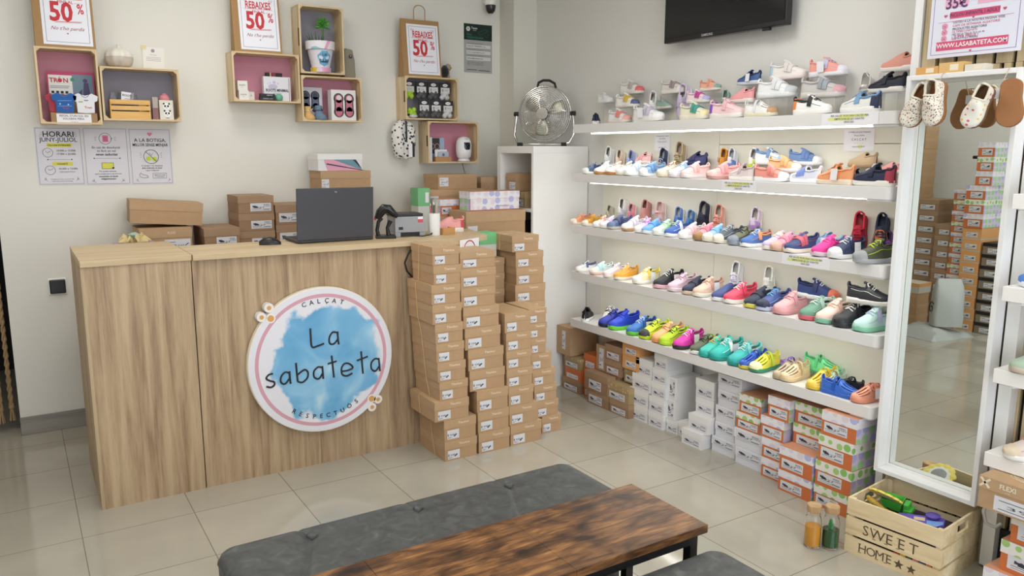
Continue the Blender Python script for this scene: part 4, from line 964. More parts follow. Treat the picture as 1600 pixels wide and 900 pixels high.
stack('s2', 3.15, [1.797, 1.793, 1.788, 1.756, 1.749, 1.733, 1.725, 1.715, 1.711, 1.709], [.177, .176, .176, .196, .196, .196, .196, .186, .190, .190], z2, [.25]*7+[.19, .19, .19], [0, 0, 0, .012, .012, .014, .014, .016, .012, .012], 'second tall stack from the counter')
z3 = [0, .108, .208, .304, .398, .488, .580, .676]
stack('s3', 3.155, [1.981, 1.974, 1.969, 1.960, 1.957, 1.955, 1.947], [.186, .170, .148, .150, .146, .146, .148], z3, .25, [0, 0, .0, 0, 0, 0, 0], 'third stack from the counter')
z4 = [0, .092, .176, .262, .350, .434, .516, .592, .668]
stack('s4', 3.222, [2.215, 2.178, 2.166, 2.155, 2.146, 2.143, 2.134, 2.13], [.122, .140, .140, .140, .125, .095, .106, .106], z4, .22, [0]*8, 'rightmost knee-high stack of the counter stacks')
z5 = [0, .096, .192, .288, .384, .480, .576, .666, .766, .862, .950, 1.040]
stack('s5', 3.50, [2.24]*5+[2.235, 2.230, 2.226, 2.232, 2.228, 2.205], [.18]*5+[.19, .19, .195, .178, .178, .170], [z*.967 for z in z5], .25, [0]*11, 'rear stack in front of the white cabinet')
for k, x in ((0, 0),):
    zz = [0, .105, .21, .315, .42, .525, .618, .712, .800, .880]
    stack('s6', 3.60, [2.07]*9, [.15]*9, zz, .2, [0]*9, 'short stack hidden between the tall stacks')
def twine(pts, label):
    t = thing('twine', label, 'string', (0, 0, 0), group='strings tied round the box stacks')
    MB().tube(pts, .0013, 5).build('string', M('#e0c088', .8), t)
twine([(1.6095, 3.245, 0.005), (1.6075, 3.27, .10), (1.6065, 3.29, .2), (1.560, 3.30, .21), (1.559, 3.31, .295), (1.575, 3.31, .302)], 'beige string down the side of the lowest boxes in the stack at the counter')
twine([(1.588, 3.25, .305), (1.579, 3.27, .40), (1.5745, 3.28, .50), (1.5695, 3.29, .60), (1.557, 3.30, .68), (1.5525, 3.31, .845)], 'beige string down the middle of the stack at the counter')
twine([(1.5625, 3.30, .855), (1.5625, 3.29, .94), (1.5625, 3.285, 1.02), (1.60, 3.285, 1.0235)], 'beige string round the two top boxes of the stack at the counter')
twine([(2.2015, 3.62, .92), (2.2015, 3.62, 1.004), (2.28, 3.62, 1.0065)], 'beige string round the top box of the rear stack')

# ---- boxes under the lit shelves (front to -X)
def wallbox(label, X, Y, z, w_, h_, kind, lab=(.12, .10, .70, .40), lidh=.36, d_=None, group='shoe boxes under the lit shelves', **k):
    return shoebox(label, X, Y, z, w_, d_ or (2.965-X), h_, -90, kind, group, lab=lab, lidh=lidh, **k)
wallbox('large kraft carton standing on its side at the cabinet end', 2.76, 3.858, .222, .134, .175, 'kraft', lab=(.40, .2, .25, .65), lidh=.99, brand=None)
for k, (z, h_, kd, y, w_, nm) in enumerate([(0, .078, 'dark', 3.827, .183, 'brown shoe box on the floor beside the cabinet'), (.0785, .066, 'orange', 3.800, .160, 'orange shoe box second from floor beside the cabinet'), (.145, .074, 'speck', 3.812, .166, 'speckled khaki shoe box under the side-standing carton')]):
    wallbox(nm, 2.78, y, z, w_, h_, kd)
for k, (z, h_, nm) in enumerate([(0, .086, 'orange shoe box, bottom of the small orange column'), (.0865, .085, 'orange shoe box, middle of the small orange column'), (.172, .090, 'orange shoe box, top of the small orange column')]):
    wallbox(nm, 2.80, 3.636, z, .118, h_, 'orange')
wallbox('brown shoe box, floor box behind the front kraft pair', 2.80, 3.514, 0, .205, .10, 'dark'); wallbox('brown shoe box, second level behind the front kraft pair', 2.80, 3.514, .1005, .205, .095, 'dark')
wallbox('kraft box standing upright on its end', 2.79, 3.508, .196, .082, .150, 'kraft', lab=(.35, .08, .5, .8), lidh=.3)
wallbox('brown shoe box, upper of two beside the upright kraft box', 2.785, 3.424, .2805, .150, .088, 'dark'); wallbox('brown shoe box, lower of two beside the upright kraft box', 2.785, 3.420, .196, .142, .084, 'dark')
wallbox('brown shoe box with big lid, front upper at left', 2.735, 3.545, .0825, .214, .108, 'dark', lab=(.20, .10, .52, .48), d_=.06); wallbox('brown shoe box on the floor below the big-lidded one', 2.74, 3.524, 0, .198, .082, 'dark', lab=(.10, .12, .6, .55), d_=.055)
for k, (z, h_, kd, nm) in enumerate([(0, .078, 'dark', 'brown shoe box on the floor below the khaki patterned one'), (.0785, .092, 'speck', 'khaki patterned shoe box with white crosses on its lid'), ]):
    wallbox(nm, 2.74, 3.318 if k == 0 else 3.345, z, .165 if k == 0 else .190, h_, kd, d_=.08)
MBX = MB
wallbox('brown shoe box, bottom behind the khaki patterned one', 2.83, 3.30, 0, .09, .09, 'dark'); wallbox('brown shoe box, second behind the khaki patterned one', 2.83, 3.30, .0905, .09, .09, 'dark')
wallbox('khaki shoe box with white cross below the orange-labelled pair', 2.80, 3.270, .181, .13, .084, 'speck')
wallbox('kraft shoe box with orange label panel, lower of two', 2.78, 3.262, .2655, .140, .072, 'peach', lab=(.2, .2, .6, .45), lidh=.98); wallbox('kraft shoe box with orange label panel, upper of two', 2.78, 3.264, .338, .140, .070, 'peach', lab=(.2, .2, .6, .45), lidh=.98)
def wcol(X, rows, desc, kind, lab=(.10, .10, .80, .40), lidh=.4):
    n = len(rows)
    for k, r in enumerate(rows):
        z0_, z1_, y_, w_ = r[:4]; kd = r[4] if len(r) > 4 else kind; xx = r[5] if len(r) > 5 else X
        wallbox(f'{ {"white":"white", "whiteflat":"flat white", "greendot":"orange and green-dotted", "lilacdot":"orange and lilac-dotted"}[kd]} shoe box, {level(k, n)} of {desc}', xx, y_, z0_+(.0003 if k else 0), w_, z1_-z0_-.0004, kd, lab=lab if kd != 'whiteflat' else (.05, .42, .9, .48), lidh=lidh if kd != 'whiteflat' else .55, group='shoe boxes under the lit shelves')
wcol(2.78, [(0, .088, 3.203, .158), (.088, .172, 3.196, .152), (.172, .26, 3.176, .152), (.26, .350, 3.150, .130)], 'the first white column from left', 'white')
wcol(2.78, [(0, .082, 3.040, .117), (.082, .166, 3.038, .115), (.166, .248, 3.022, .110), (.248, .325, 3.018, .108), (.325, .405, 3.006, .098)], 'the second white column from left', 'white')
wcol(2.80, [(0, .068, 2.920, .086), ], 'the low white pair by the floor', 'white'); wallbox('white shoe box on the floor right of the single low one', 2.80, 2.832, 0, .082, .080, 'white')
wallbox('large white carton standing upright, lower one', 2.80, 2.950, .0685, .094, .110, 'white', lab=(.40, .06, .45, .85), lidh=.995); wallbox('large white carton standing upright, upper one', 2.80, 2.940, .179, .088, .118, 'white', lab=(.40, .06, .45, .85), lidh=.995)
wcol(2.76, [(0, .080, 2.752, .138, 'white', 2.745), (.08, .160, 2.728, .136, 'white', 2.765), (.16, .240, 2.728, .122, 'white', 2.81), (.24, .335, 2.732, .124, 'white', 2.81)], 'the third white column from left', 'white')
wcol(2.80, [(0, .078, 2.600, .150), (.078, .156, 2.582, .124), (.156, .238, 2.584, .126), (.238, .319, 2.573, .140), (.319, .396, 2.577, .147)], 'the fourth white column', 'whiteflat')
wcol(2.78, [(0, .082, 2.431, .158, 'whiteflat'), (.082, .172, 2.441, .164, 'whiteflat'), (.172, .252, 2.438, .142, 'greendot'), (.252, .342, 2.423, .128, 'greendot')], 'the column topped with green dots', 'whiteflat')
wcol(2.76, [(0, .092, 2.262, .138, 'lilacdot'), (.092, .185, 2.264, .138, 'lilacdot'), (.185, .284, 2.277, .128, 'lilacdot'), (.284, .384, 2.243, .116, 'lilacdot')], 'the first lilac-dotted column', 'lilacdot')
wcol(2.77, [(0, .095, 2.120, .152, 'greendot', 2.80), (.095, .188, 2.120, .152, 'greendot', 2.80), (.188, .288, 2.125, .184, 'greendot', 2.79), (.288, .384, 2.122, .182, 'greendot', 2.79)], 'the rear green-dotted column', 'greendot')
for k, (z0_, z1_, nm) in enumerate([(0, .094, 'orange and lilac-dotted shoe box on the floor, foremost short stack'), (.0945, .200, 'orange and lilac-dotted shoe box on top of the foremost short stack')]):
    wallbox(nm, 2.705, 2.122, z0_, .170, z1_-z0_-.0004, 'lilacdot', d_=.08, lab=(.08, .10, .64, .40))
wcol(2.71, [(0, .092, 1.944, .158, 'greendot'), (.092, .198, 1.944, .168, 'greendot'), (.198, .312, 1.937, .158, 'greendot'), (.312, .415, 1.930, .160, 'lilacdot')], 'the column beside the mirror', 'greendot', lab=(.08, .14, .66, .40))
# ---- boxes in the cabinet and behind the counter
def cbox(label, x, y, z, w_, d_, h_, rz=0, kind='kraft', **k): return shoebox(label, x, y, z, w_, d_, h_, rz, kind, k.pop('group', 'boxes kept behind the counter'), **k)
cbox('kraft box with folded-in flap in the top cabinet cube', 2.605, 4.205, 1.2045, .115, .34, .108, -90, 'kraft', lab=(.30, .08, .6, .42))
cbox('brown shoe box, lower left in the top cabinet cube', 2.60, 4.208, 1.1083, .108, .3, .095, -90, 'dark'); cbox('khaki shoe box, lower right in the top cabinet cube', 2.60, 4.095, 1.1083, .112, .3, .095, -90, 'speck')
cbox('black-lidded box, left in the second cabinet cube', 2.62, 4.208, .7533, .11, .3, .26, -90, 'black', lab=None, lidh=.9); cbox('black-lidded box, right in the second cabinet cube', 2.62, 4.09, .7533, .12, .3, .27, -90, 'black', lab=None, lidh=.9)
# low desk behind the counter carries the stacks
t = thing('back_desk', 'oak-look desk behind the counter carrying shoe boxes', 'desk', (.30, 4.12, 0))
MB().box(0, 0, .805, 2.2, .49, .835).build('desktop', OAKTOP, t); MB().box(.02, .02, 0, .04, .47, .805).build('desk_leg', OAKSIDE, t); MB().box(2.16, .02, 0, 2.18, .47, .805).build('desk_leg', OAKSIDE, t); MB().box(1.1, .02, 0, 1.12, .47, .805).build('desk_leg', OAKSIDE, t)
DK = .8353
for k in range(4): cbox(f'brown shoe box, {level(k, 4)} in the stack left of the laptop', 1.000, 4.30, DK+.0935*k, .188, .24, .093, 0, 'dark', lab=(.34, .12, .58, .46), group='brown boxes behind the counter')
for k in range(3): cbox(f'brown shoe box, {level(k, 3)} in the stack half behind the laptop', 1.195, 4.30, DK+.107*k, .19, .24, .1065, 0, 'dark', lab=(.10, .12, .58, .46), group='brown boxes behind the counter')
for k in range(2): cbox(f'brown shoe box, {level(k, 2)} in the low pile left of the brown stack', .815, 4.27, DK+.107*k, .180, .28, .1065, 0, 'dark', lab=(.34, .12, .56, .44), group='brown boxes behind the counter')
cbox('khaki shoe box on the desk under the lettered one', .50, 4.28, DK, .25, .28, .105, 0, 'speck')
cbox('kraft shoe box lettered FLEXI with white cross, under the tilted big box', .515, 4.28, DK+.1055, .245, .28, .118, 0, 'kraft', lab=(.46, .04, .50, .48), brand='FLEXI')
tb = cbox('large kraft shoe box lying tilted on the FLEXI box, left end', .482, 4.36, 1.078, .345, .22, .115, 0, 'kraft', lab=None); tb.rotation_euler = (0, math.radians(4.5), math.radians(-3)); tb.location.z = 1.087
t = thing('toy_flower', 'pastel paper flower decoration behind the counter end', 'decoration', (.48, 4.20, 1.0)); 
mb = MB()
for k in range(9):
    a = k*.7; mb.tube([(0, 0, .0), (.05*math.cos(a), .03*math.sin(a), .03+.012*math.sin(3*a)), (.075*math.cos(a), .04*math.sin(a), .012)], [.012, .014, .004], 6, flat=.5)
mb.build('petals', M('#d8c48c', .6), t, smooth=60)
MB().lathe([(.001, .028), (.02, .03), (.028, .045), (.01, .055)], n=12).build('green_centre', M('#a4c4b4', .6), t, smooth=60)
MB().box(-.09, -.03, -.16, .09, .05, .004).build('lilac_base', M('#b4a0c4', .6), t)
# boxes behind the laptop (on a stand of boxes)
for k in range(3): cbox(f'kraft shoe box hidden behind the laptop, {level(k, 3)} of its pile', 1.49, 4.36, DK+.1305*k, .28, .22, .130, 0, 'kraft', lab=None)
cbox('kraft shoe box on the pile behind the laptop, under the colourful one', 1.478, 4.37, DK+.392, .30, .2, .106, 0, 'kraft', lab=(.02, .06, .14, .5))
t = cbox('white shoe box with pink, blue and black ribbons printed, behind the laptop', 1.468, 4.38, DK+.4985, .265, .18, .095, 0, 'white', lab=None, lidh=.34)
MB().fpoly([(.055, 0), (.265, 0), (.10, .062), (.035, .062)], 0, .0004).build('pink_ribbon', M('#e2a4bc', .6), t)
MB().fpoly([(.15, .062), (.262, .004), (.205, .062)], .0006, .0004).fpoly([(.09, .062), (.262, .002), (.15, .062)], .0002, .0004).build('blue_ribbon', M('#6c98a8', .6), t)
MB().fpoly([(.05, .042), (.265, .003), (.265, .0), (.05, .035)], .0012, .0004).fpoly([(.205, .062), (.262, .006), (.225, .062)], .0012, .0004).build('black_ribbon', M('#2c3046', .6), t)
# right of the counter
cbox('kraft shoe box, lowest hidden one right of the pen pot', 2.086, 4.26, DK, .37, .24, .15, 0, 'kraft', lab=None); cbox('kraft shoe box, second hidden one right of the pen pot', 2.09, 4.26, DK+.1505, .37, .24, .135, 0, 'kraft', lab=None)
cbox('long kraft shoe box behind the pink toddler shoe', 2.09, 4.255, DK+.286, .39, .25, .096, 0, 'kraft', lab=(.04, .10, .14, .5))
cbox('kraft shoe box on top of the long one, highest of the pile', 2.165, 4.27, DK+.3825, .27, .2, .088, 0, 'kraft', lab=(.04, .2, .22, .6), lidh=.2)
cbox('plain kraft carton between the pile and the cabinet', 2.495, 4.33, .98, .16, .11, .305, 0, 'kraft', lab=None, lidh=.12)
for k in range(2): pass
t = thing('stool', 'white stool behind the counter carrying boxes', 'stool', (2.11, 3.86, 0))
MB().box(0, 0, .86, .45, .25, .885).build('seat', WHITE, t)
for x in (.01, .41):
    for y in (.01, .21): MB().box(x, y, 0, x+.03, y+.03, .86).build('leg', WHITE, t)
cbox('wide kraft shoe box below the pastel-dotted one', 2.150, 3.90, .8855, .40, .20, .222, 0, 'kraft', lab=(.03, .25, .16, .38), lidh=.28)
t = cbox('white pastel-dotted shoe box with orange end beside the cabinet', 2.205, 3.95, 1.108, .335, .13, .108, 0, 'lilacdot', lab=None, lidh=.38)
MB().frect(.003, .004, .332, .066, -.0016, .0006).build('pastel_front', LID_PURPLE, t)
MB().text('biomecanics', .018, .22, .025, .0004).build('lettering', M('#8a86c8', .6), t)
cbox('small kraft shoe box behind the pink toddler shoe, bottom', 2.10, 4.13, DK, .13, .115, .12, 0, 'kraft', lab=None); cbox('small kraft shoe box behind the pink toddler shoe, middle', 2.10, 4.13, DK+.1205, .13, .115, .115, 0, 'kraft', lab=(.2, .1, .6, .4)); cbox('small pastel shoe box between the long kraft and pastel-dotted boxes', 2.105, 4.13, DK+.236, .125, .115, .095, 0, 'lilacdot', lab=(.1, .1, .5, .4))
t = thing('stand', 'plywood riser holding the plain carton beside the cabinet', 'stand', (2.51, 4.34, 0)); MB().box(0, 0, 0, .06, .09, .9798).build('post', OAKSIDE, t)
# ================================================================ THINGS ON THE COUNTER
CT = 1.0243
t = thing('laptop', 'open dark grey laptop seen from behind on the counter', 'laptop', (1.085, 3.57, CT), .0)
MB().box(0, 0, .002, .372, .235, .014).build('base', M('#3c3d42', .45, .4), t, bevel=.003)
MB().box(.02, .06, .0142, .352, .19, .0155).build('keyboard', M('#1c1d20', .5), t)
o = MB().box(0, -.007, 0, .372, 0, .240).build('screen_lid', M('#4a4b52', .42, .35), t, bevel=.003, loc=(0, .006, .014)); o.rotation_euler = (math.radians(4), 0, 0)
MB().text('hp', .012, .186, .222, .0074).build('brand_lettering', M('#c8c8cc', .3), o)
t = thing('computer_mouse', 'black wireless mouse on the counter', 'mouse', (.975, 3.62, CT), 1.3)
rings = []
for s_ in (0, .06, .2, .5, .8, .95, 1):
    w2 = .030*math.sin(PI*(.08+.84*s_))**.5; hh = .036*math.sin(PI*(.1+.75*s_))
    rings.append([(w2*math.cos(a), -.048+.096*s_, max(0, hh*math.sin(a)**.8) if 0 <= a <= PI else 0) for a in [PI*k/10 for k in range(11)]])
MB().ring_loft(rings).build('shell', M('#141417', .35), t, smooth=60)
MB().cyl((-.003, .026, .030), (.003, .026, .030), .008, n=12).build('scroll_wheel', M('#55565c', .4), t)
t = thing('barcode_scanner', 'black handheld barcode scanner standing in its cradle beside the laptop', 'scanner', (1.528, 3.60, CT), -.35)
MB().box(-.045, -.035, 0, .055, .05, .014).build('cradle_base', M('#16171a', .35), t, bevel=.005)
mb = MB().tube([(-.03, 0, .012), (-.036, 0, .04), (-.028, 0, .08), (-.012, 0, .10)], [.010, .009, .009, .010], 8); mb.tube([(.02, 0, .012), (.014, 0, .05), (.03, 0, .085)], [.012, .008, .012], 8); mb.build('cradle_arm', M('#16171a', .35), t, smooth=60)
mb = MB().tube([(-.034, 0, .095), (-.018, 0, .125), (.002, 0, .145), (.022, 0, .143), (.045, 0, .12), (.066, 0, .105)], [.016, .024, .026, .024, .018, .012], 12, flat=.9); mb.build('scanner_head', M('#1c1d20', .25), t, smooth=60)
MB().tube([(-.046, 0, .09), (-.03, 0, .128)], .006, 6).build('red_window', M('#c85a50', .3), t)
t = thing('receipt_printer', 'grey receipt printer with black lid beside the white pen pot', 'printer', (1.585, 3.60, CT), -.12)
mb = MB().box(0, 0, .022, .155, .14, .100).box(0, 0, 0, .028, .14, .0215).box(.127, 0, 0, .155, .14, .0215); mb.build('housing', M('#9a9da4', .45), t, bevel=.002)
MB().box(.0285, .006, .0, .1265, .13, .0215).build('paper_slot', M('#16171a', .5), t)
MB().box(-.004, .01, .1004, .150, .145, .114).build('top_lid', M('#1e1f23', .4), t, bevel=.003)
MB().frect(.018, .036, .040, .050, 0, .001).build('socket', M('#111214', .4), t)
MB().frect(.118, .070, .145, .098, 0, .001).build('red_sticker', M('#d24a5a', .5), t); MB().frect(.118, .086, .145, .098, .001, .0004).build('white_sticker', PAPER, t)
t = thing('pen_pot', 'white cylindrical pen pot next to the receipt printer', 'pot', (1.800, 3.60, CT))
MB().lathe([(.001, 0), (.029, 0), (.030, .003), (.031, .112), (.028, .112), (.027, .02), (.001, .02)], n=28).build('pot', WHITEG, t, smooth=35)
for k, (c, dx, dy, h_, lb) in enumerate([('#c46a6a', -.012, .004, .150, 'dusky red pen in the white pot'), ('#3c3a40', -.004, -.008, .154, 'dark pen in the white pot'), ('#d8b48c', .008, -.006, .146, 'tan pencil in the white pot'), ('#c898a4', .014, .006, .150, 'pink pen in the white pot'), ('#b0b4bc', .002, .01, .158, 'silver pen in the white pot')]):
    t = thing('pen', lb, 'pen', (1.800, 3.60, CT+.0203), group='pens in the white pot')
    MB().cyl((dx*.5, dy*.5, 0), (dx*1.35, dy*1.35, h_-.02), .0038, n=8).build('barrel', M(c, .4), t, smooth=40)
    MB().cyl((dx*1.35, dy*1.35, h_-.0198), (dx*1.4, dy*1.4, h_-.008), .0030, .001, n=8).build('tip', M('#e8d8c0', .4), t, smooth=40)
t = thing('card_holder', 'small brown cardboard tray beside the pink toddler shoe', 'tray', (1.835, 3.57, CT), .15)
MB().box(0, 0, 0, .075, .06, .004).box(0, 0, .0042, .075, .003, .036).box(0, .0032, .0042, .003, .06, .034).box(.072, .0032, .0042, .075, .06, .034).build('tray_walls', M('#c4935c', .7), t)
t = thing('black_cable', 'black cable curling beside the receipt printer', 'cable', (0, 0, 0))
MB().tube([(1.69, 3.575, 1.028), (1.715, 3.555, 1.028), (1.745, 3.548, 1.033), (1.765, 3.555, 1.04), (1.77, 3.575, 1.03)], .003, 6).build('cable', BLACK, t, smooth=60)
t = thing('power_cord', 'black cord drooping from the counter edge behind the box stack', 'cable', (0, 0, 0))
MB().tube([(1.60, 3.425, 1.0), (1.572, 3.425, .96), (1.555, 3.427, .92), (1.565, 3.428, .88), (1.60, 3.43, .84)], .004, 6).build('cord', BLACK, t, smooth=60)
t = thing('green_carton', 'green and white carton behind the pen pot', 'box', (2.008, 4.22, 0.8353))
MB().box(0, 0, 0, .074, .10, .29).build('carton', M('#dadcd8', .5), t); MB().box(-.001, -.001, .2905, .075, .101, .395).build('green_lid', M('#7cc48c', .5), t); MB().frect(.045, .31, .068, .37, .002, .0006).build('white_label', PAPER, t)
t = thing('green_carton', 'green-lidded white carton on the short stack between the tall ones', 'box', (2.10, 3.66, .8805))
MB().box(0, 0, 0, .105, .10, .068).build('carton', M('#d4d8d4', .5), t); MB().box(-.001, -.001, .0682, .106, .101, .132).build('green_lid', M('#7cc88c', .5), t)
t = thing('ring_print_card', 'white card with a red ring leaning against the counter edge', 'card', (1.80, 3.33, .995), .42)
MB().frect(0, -.03, .155, .028, 0, .002).build('card', PAPER, t); MB().fline([(.076+.045*math.cos(a), -.025+.045*math.sin(a)) for a in [PI*k/14 for k in range(15)]], .006, .0022).build('red_ring', M('#b04a60', .6), t)
# ================================================================ FAN
t = thing('floor_fan', 'round chrome cage fan standing on the white cabinet', 'fan', (2.79, 4.06, 1.4753), rot=(0, 0, math.radians(-52)))
FC = .195; R_ = .165
mb = MB()
for s_ in (-1, 1):
    for k in range(1, 15):
        r = R_*k/14.5; y = s_*(.050*math.sqrt(max(0, 1-(r/R_)**2))+.004)
        mb.tube([(r*math.cos(2*PI*j/36), y, FC+r*math.sin(2*PI*j/36)) for j in range(36)], .0015, 4, closed=True)
    for j in range(12):
        a = 2*PI*j/12; mb.tube([(r*math.cos(a+.5*s_*r/R_), s_*(.050*math.sqrt(max(0, 1-(r/R_)**2))+.004), FC+r*math.sin(a+.5*s_*r/R_)) for r in (.03, .07, .11, .14, .160, .1645)], .0013, 4)
mb.build('wire_cage', CHROME, t, smooth=60)
MB().tube([(R_*math.cos(2*PI*j/40), 0, FC+R_*math.sin(2*PI*j/40)) for j in range(40)], .006, 8, closed=True).build('cage_rim', CHROME, t, smooth=60)
mb = MB()
for k in range(3):
    a0 = 2*PI*k/3+.4; vs = []; fs = []
    for i in range(7):
        r = .03+.105*i/6
        for j in range(5):
            a = a0+(-.45+.9*j/4)*(.6+.5*math.sin(PI*i/6)); vs.append((r*math.cos(a), .022*(j/4-.5), FC+r*math.sin(a)))
    for i in range(6):
        for j in range(4): fs.append((i*5+j, i*5+j+1, (i+1)*5+j+1, (i+1)*5+j))
    mb.add(vs, fs)
o = mb.build('blades', M('#b9b6a8', .3, .6), t, smooth=60); md = o.modifiers.new('thick', 'SOLIDIFY'); md.thickness = .002
MB().lathe([(.001, -.03), (.028, -.028), (.032, .0), (.028, .03), (.001, .04)], c=(0, 0, FC), n=20, axis='y').build('motor_hub', M('#3c3d42', .4), t, smooth=60)
MB().lathe([(.001, .056), (.034, .054), (.036, .048)], c=(0, 0, FC), n=24, axis='y').build('front_badge', M('#b4b0a8', .3, .5), t, smooth=40)
mb = MB(); pts = [(-.178, 0, FC), (-.185, .0, FC-.05), (-.19, -.01, .07), (-.165, -.03, .02), (-.12, -.05, .0115), (.12, -.05, .0115), (.165, -.03, .02), (.19, -.01, .07), (.185, 0, FC-.05), (.178, 0, FC)]
mb.tube(smooth_pts(pts, 3) if 0 else pts, .008, 10); mb.tube([(-.15, -.03, .0115), (-.13, .07, .0115), (.13, .07, .0115), (.15, -.03, .0115)], .007, 8); mb.build('tube_stand', CHROME, t, smooth=60)
for s_ in (-1, 1): MB().cyl((s_*.165, 0, FC), (s_*.195, 0, FC), .014, n=14).build('tilt_knob', BLACK, t, smooth=40)
for x in (-.14, .14): MB().box(x-.014, -.066, 0, x+.014, -.042, .022).build('rubber_foot', BLACKM, t)
MB().tube([(-.045, 0, FC+.158), (-.04, 0, FC+.185), (-.01, 0, FC+.198), (.03, 0, FC+.196), (.062, 0, FC+.178), (.07, 0, FC+.150)], .008, 8).build('carry_handle', BLACK, t, smooth=60)

# ================================================================ SHOES
def itp(tab, s_):
    for (a, b_), (c, d) in zip(tab[:-1], tab[1:]):
        if s_ <= c: return b_+(d-b_)*((s_-a)/(c-a) if c > a else 0)
    return tab[-1][1]
WT = [(0, .02), (.015, .07), (.05, .115), (.12, .14), (.25, .145), (.40, .145), (.55, .168), (.70, .188), (.82, .180), (.91, .145), (.965, .095), (.99, .05), (1, .02)]
HT = [(0, .34), (.06, .40), (.15, .39), (.28, .335), (.40, .355), (.47, .355), (.56, .30), (.68, .235), (.80, .185), (.90, .150), (.96, .11), (1, .06)]
def W(s_): return itp(WT, s_)
def toe(s_): return .035*max(0, (s_-.72)/.28)**2
def SS(s_, t_, off=0, hk=1.0, wk=1.0, dz=0):
    w_ = W(s_)*wk+off; zs_ = .075+toe(s_); H = itp(HT, s_)
    hh = (H*(hk if s_ < .5 else 1+(hk-1)*max(0, 1-(s_-.5)/.25)))-.0+off+dz
    c = math.cos(t_); sn = math.sin(t_)
    y = w_*math.copysign(abs(c)**.72, c); 
    if s_ < .55: y *= 1-.20*sn
    x = s_-.5+(off if s_ > .9 else -off if s_ < .08 else 0)
    return (x, y, zs_+max(.01, hh-.0)*max(0, sn)**.82)
SST = [0, .012, .04, .08, .13, .20, .28, .36, .44, .52, .60, .68, .76, .84, .90, .95, .98, 1.0]
def strip(s0, s1, t0, t1, ns, nt_, off, th, hk=1.0, skip=None):
    vs = []; fs = []
    for q in (off, off+th):
        for i in range(ns+1):
            for j in range(nt_+1): vs.append(SS(s0+(s1-s0)*i/ns, PI*(t0+(t1-t0)*j/nt_), q, hk))
    N = (ns+1)*(nt_+1); I = lambda l, i, j: l*N+i*(nt_+1)+j
    for i in range(ns):
        for j in range(nt_): fs += [(I(1,i,j), I(1,i+1,j), I(1,i+1,j+1), I(1,i,j+1)), (I(0,i,j), I(0,i,j+1), I(0,i+1,j+1), I(0,i+1,j))]
    for i in range(ns):
        for j in (0, nt_): fs.append((I(0,i,j), I(0,i+1,j), I(1,i+1,j), I(1,i,j)))
    for j in range(nt_):
        for i in (0, ns): fs.append((I(0,i,j), I(0,i,j+1), I(1,i,j+1), I(1,i,j)))
    return vs, fs
SMESH = {}
PLACE = M('#cccccc', .6)
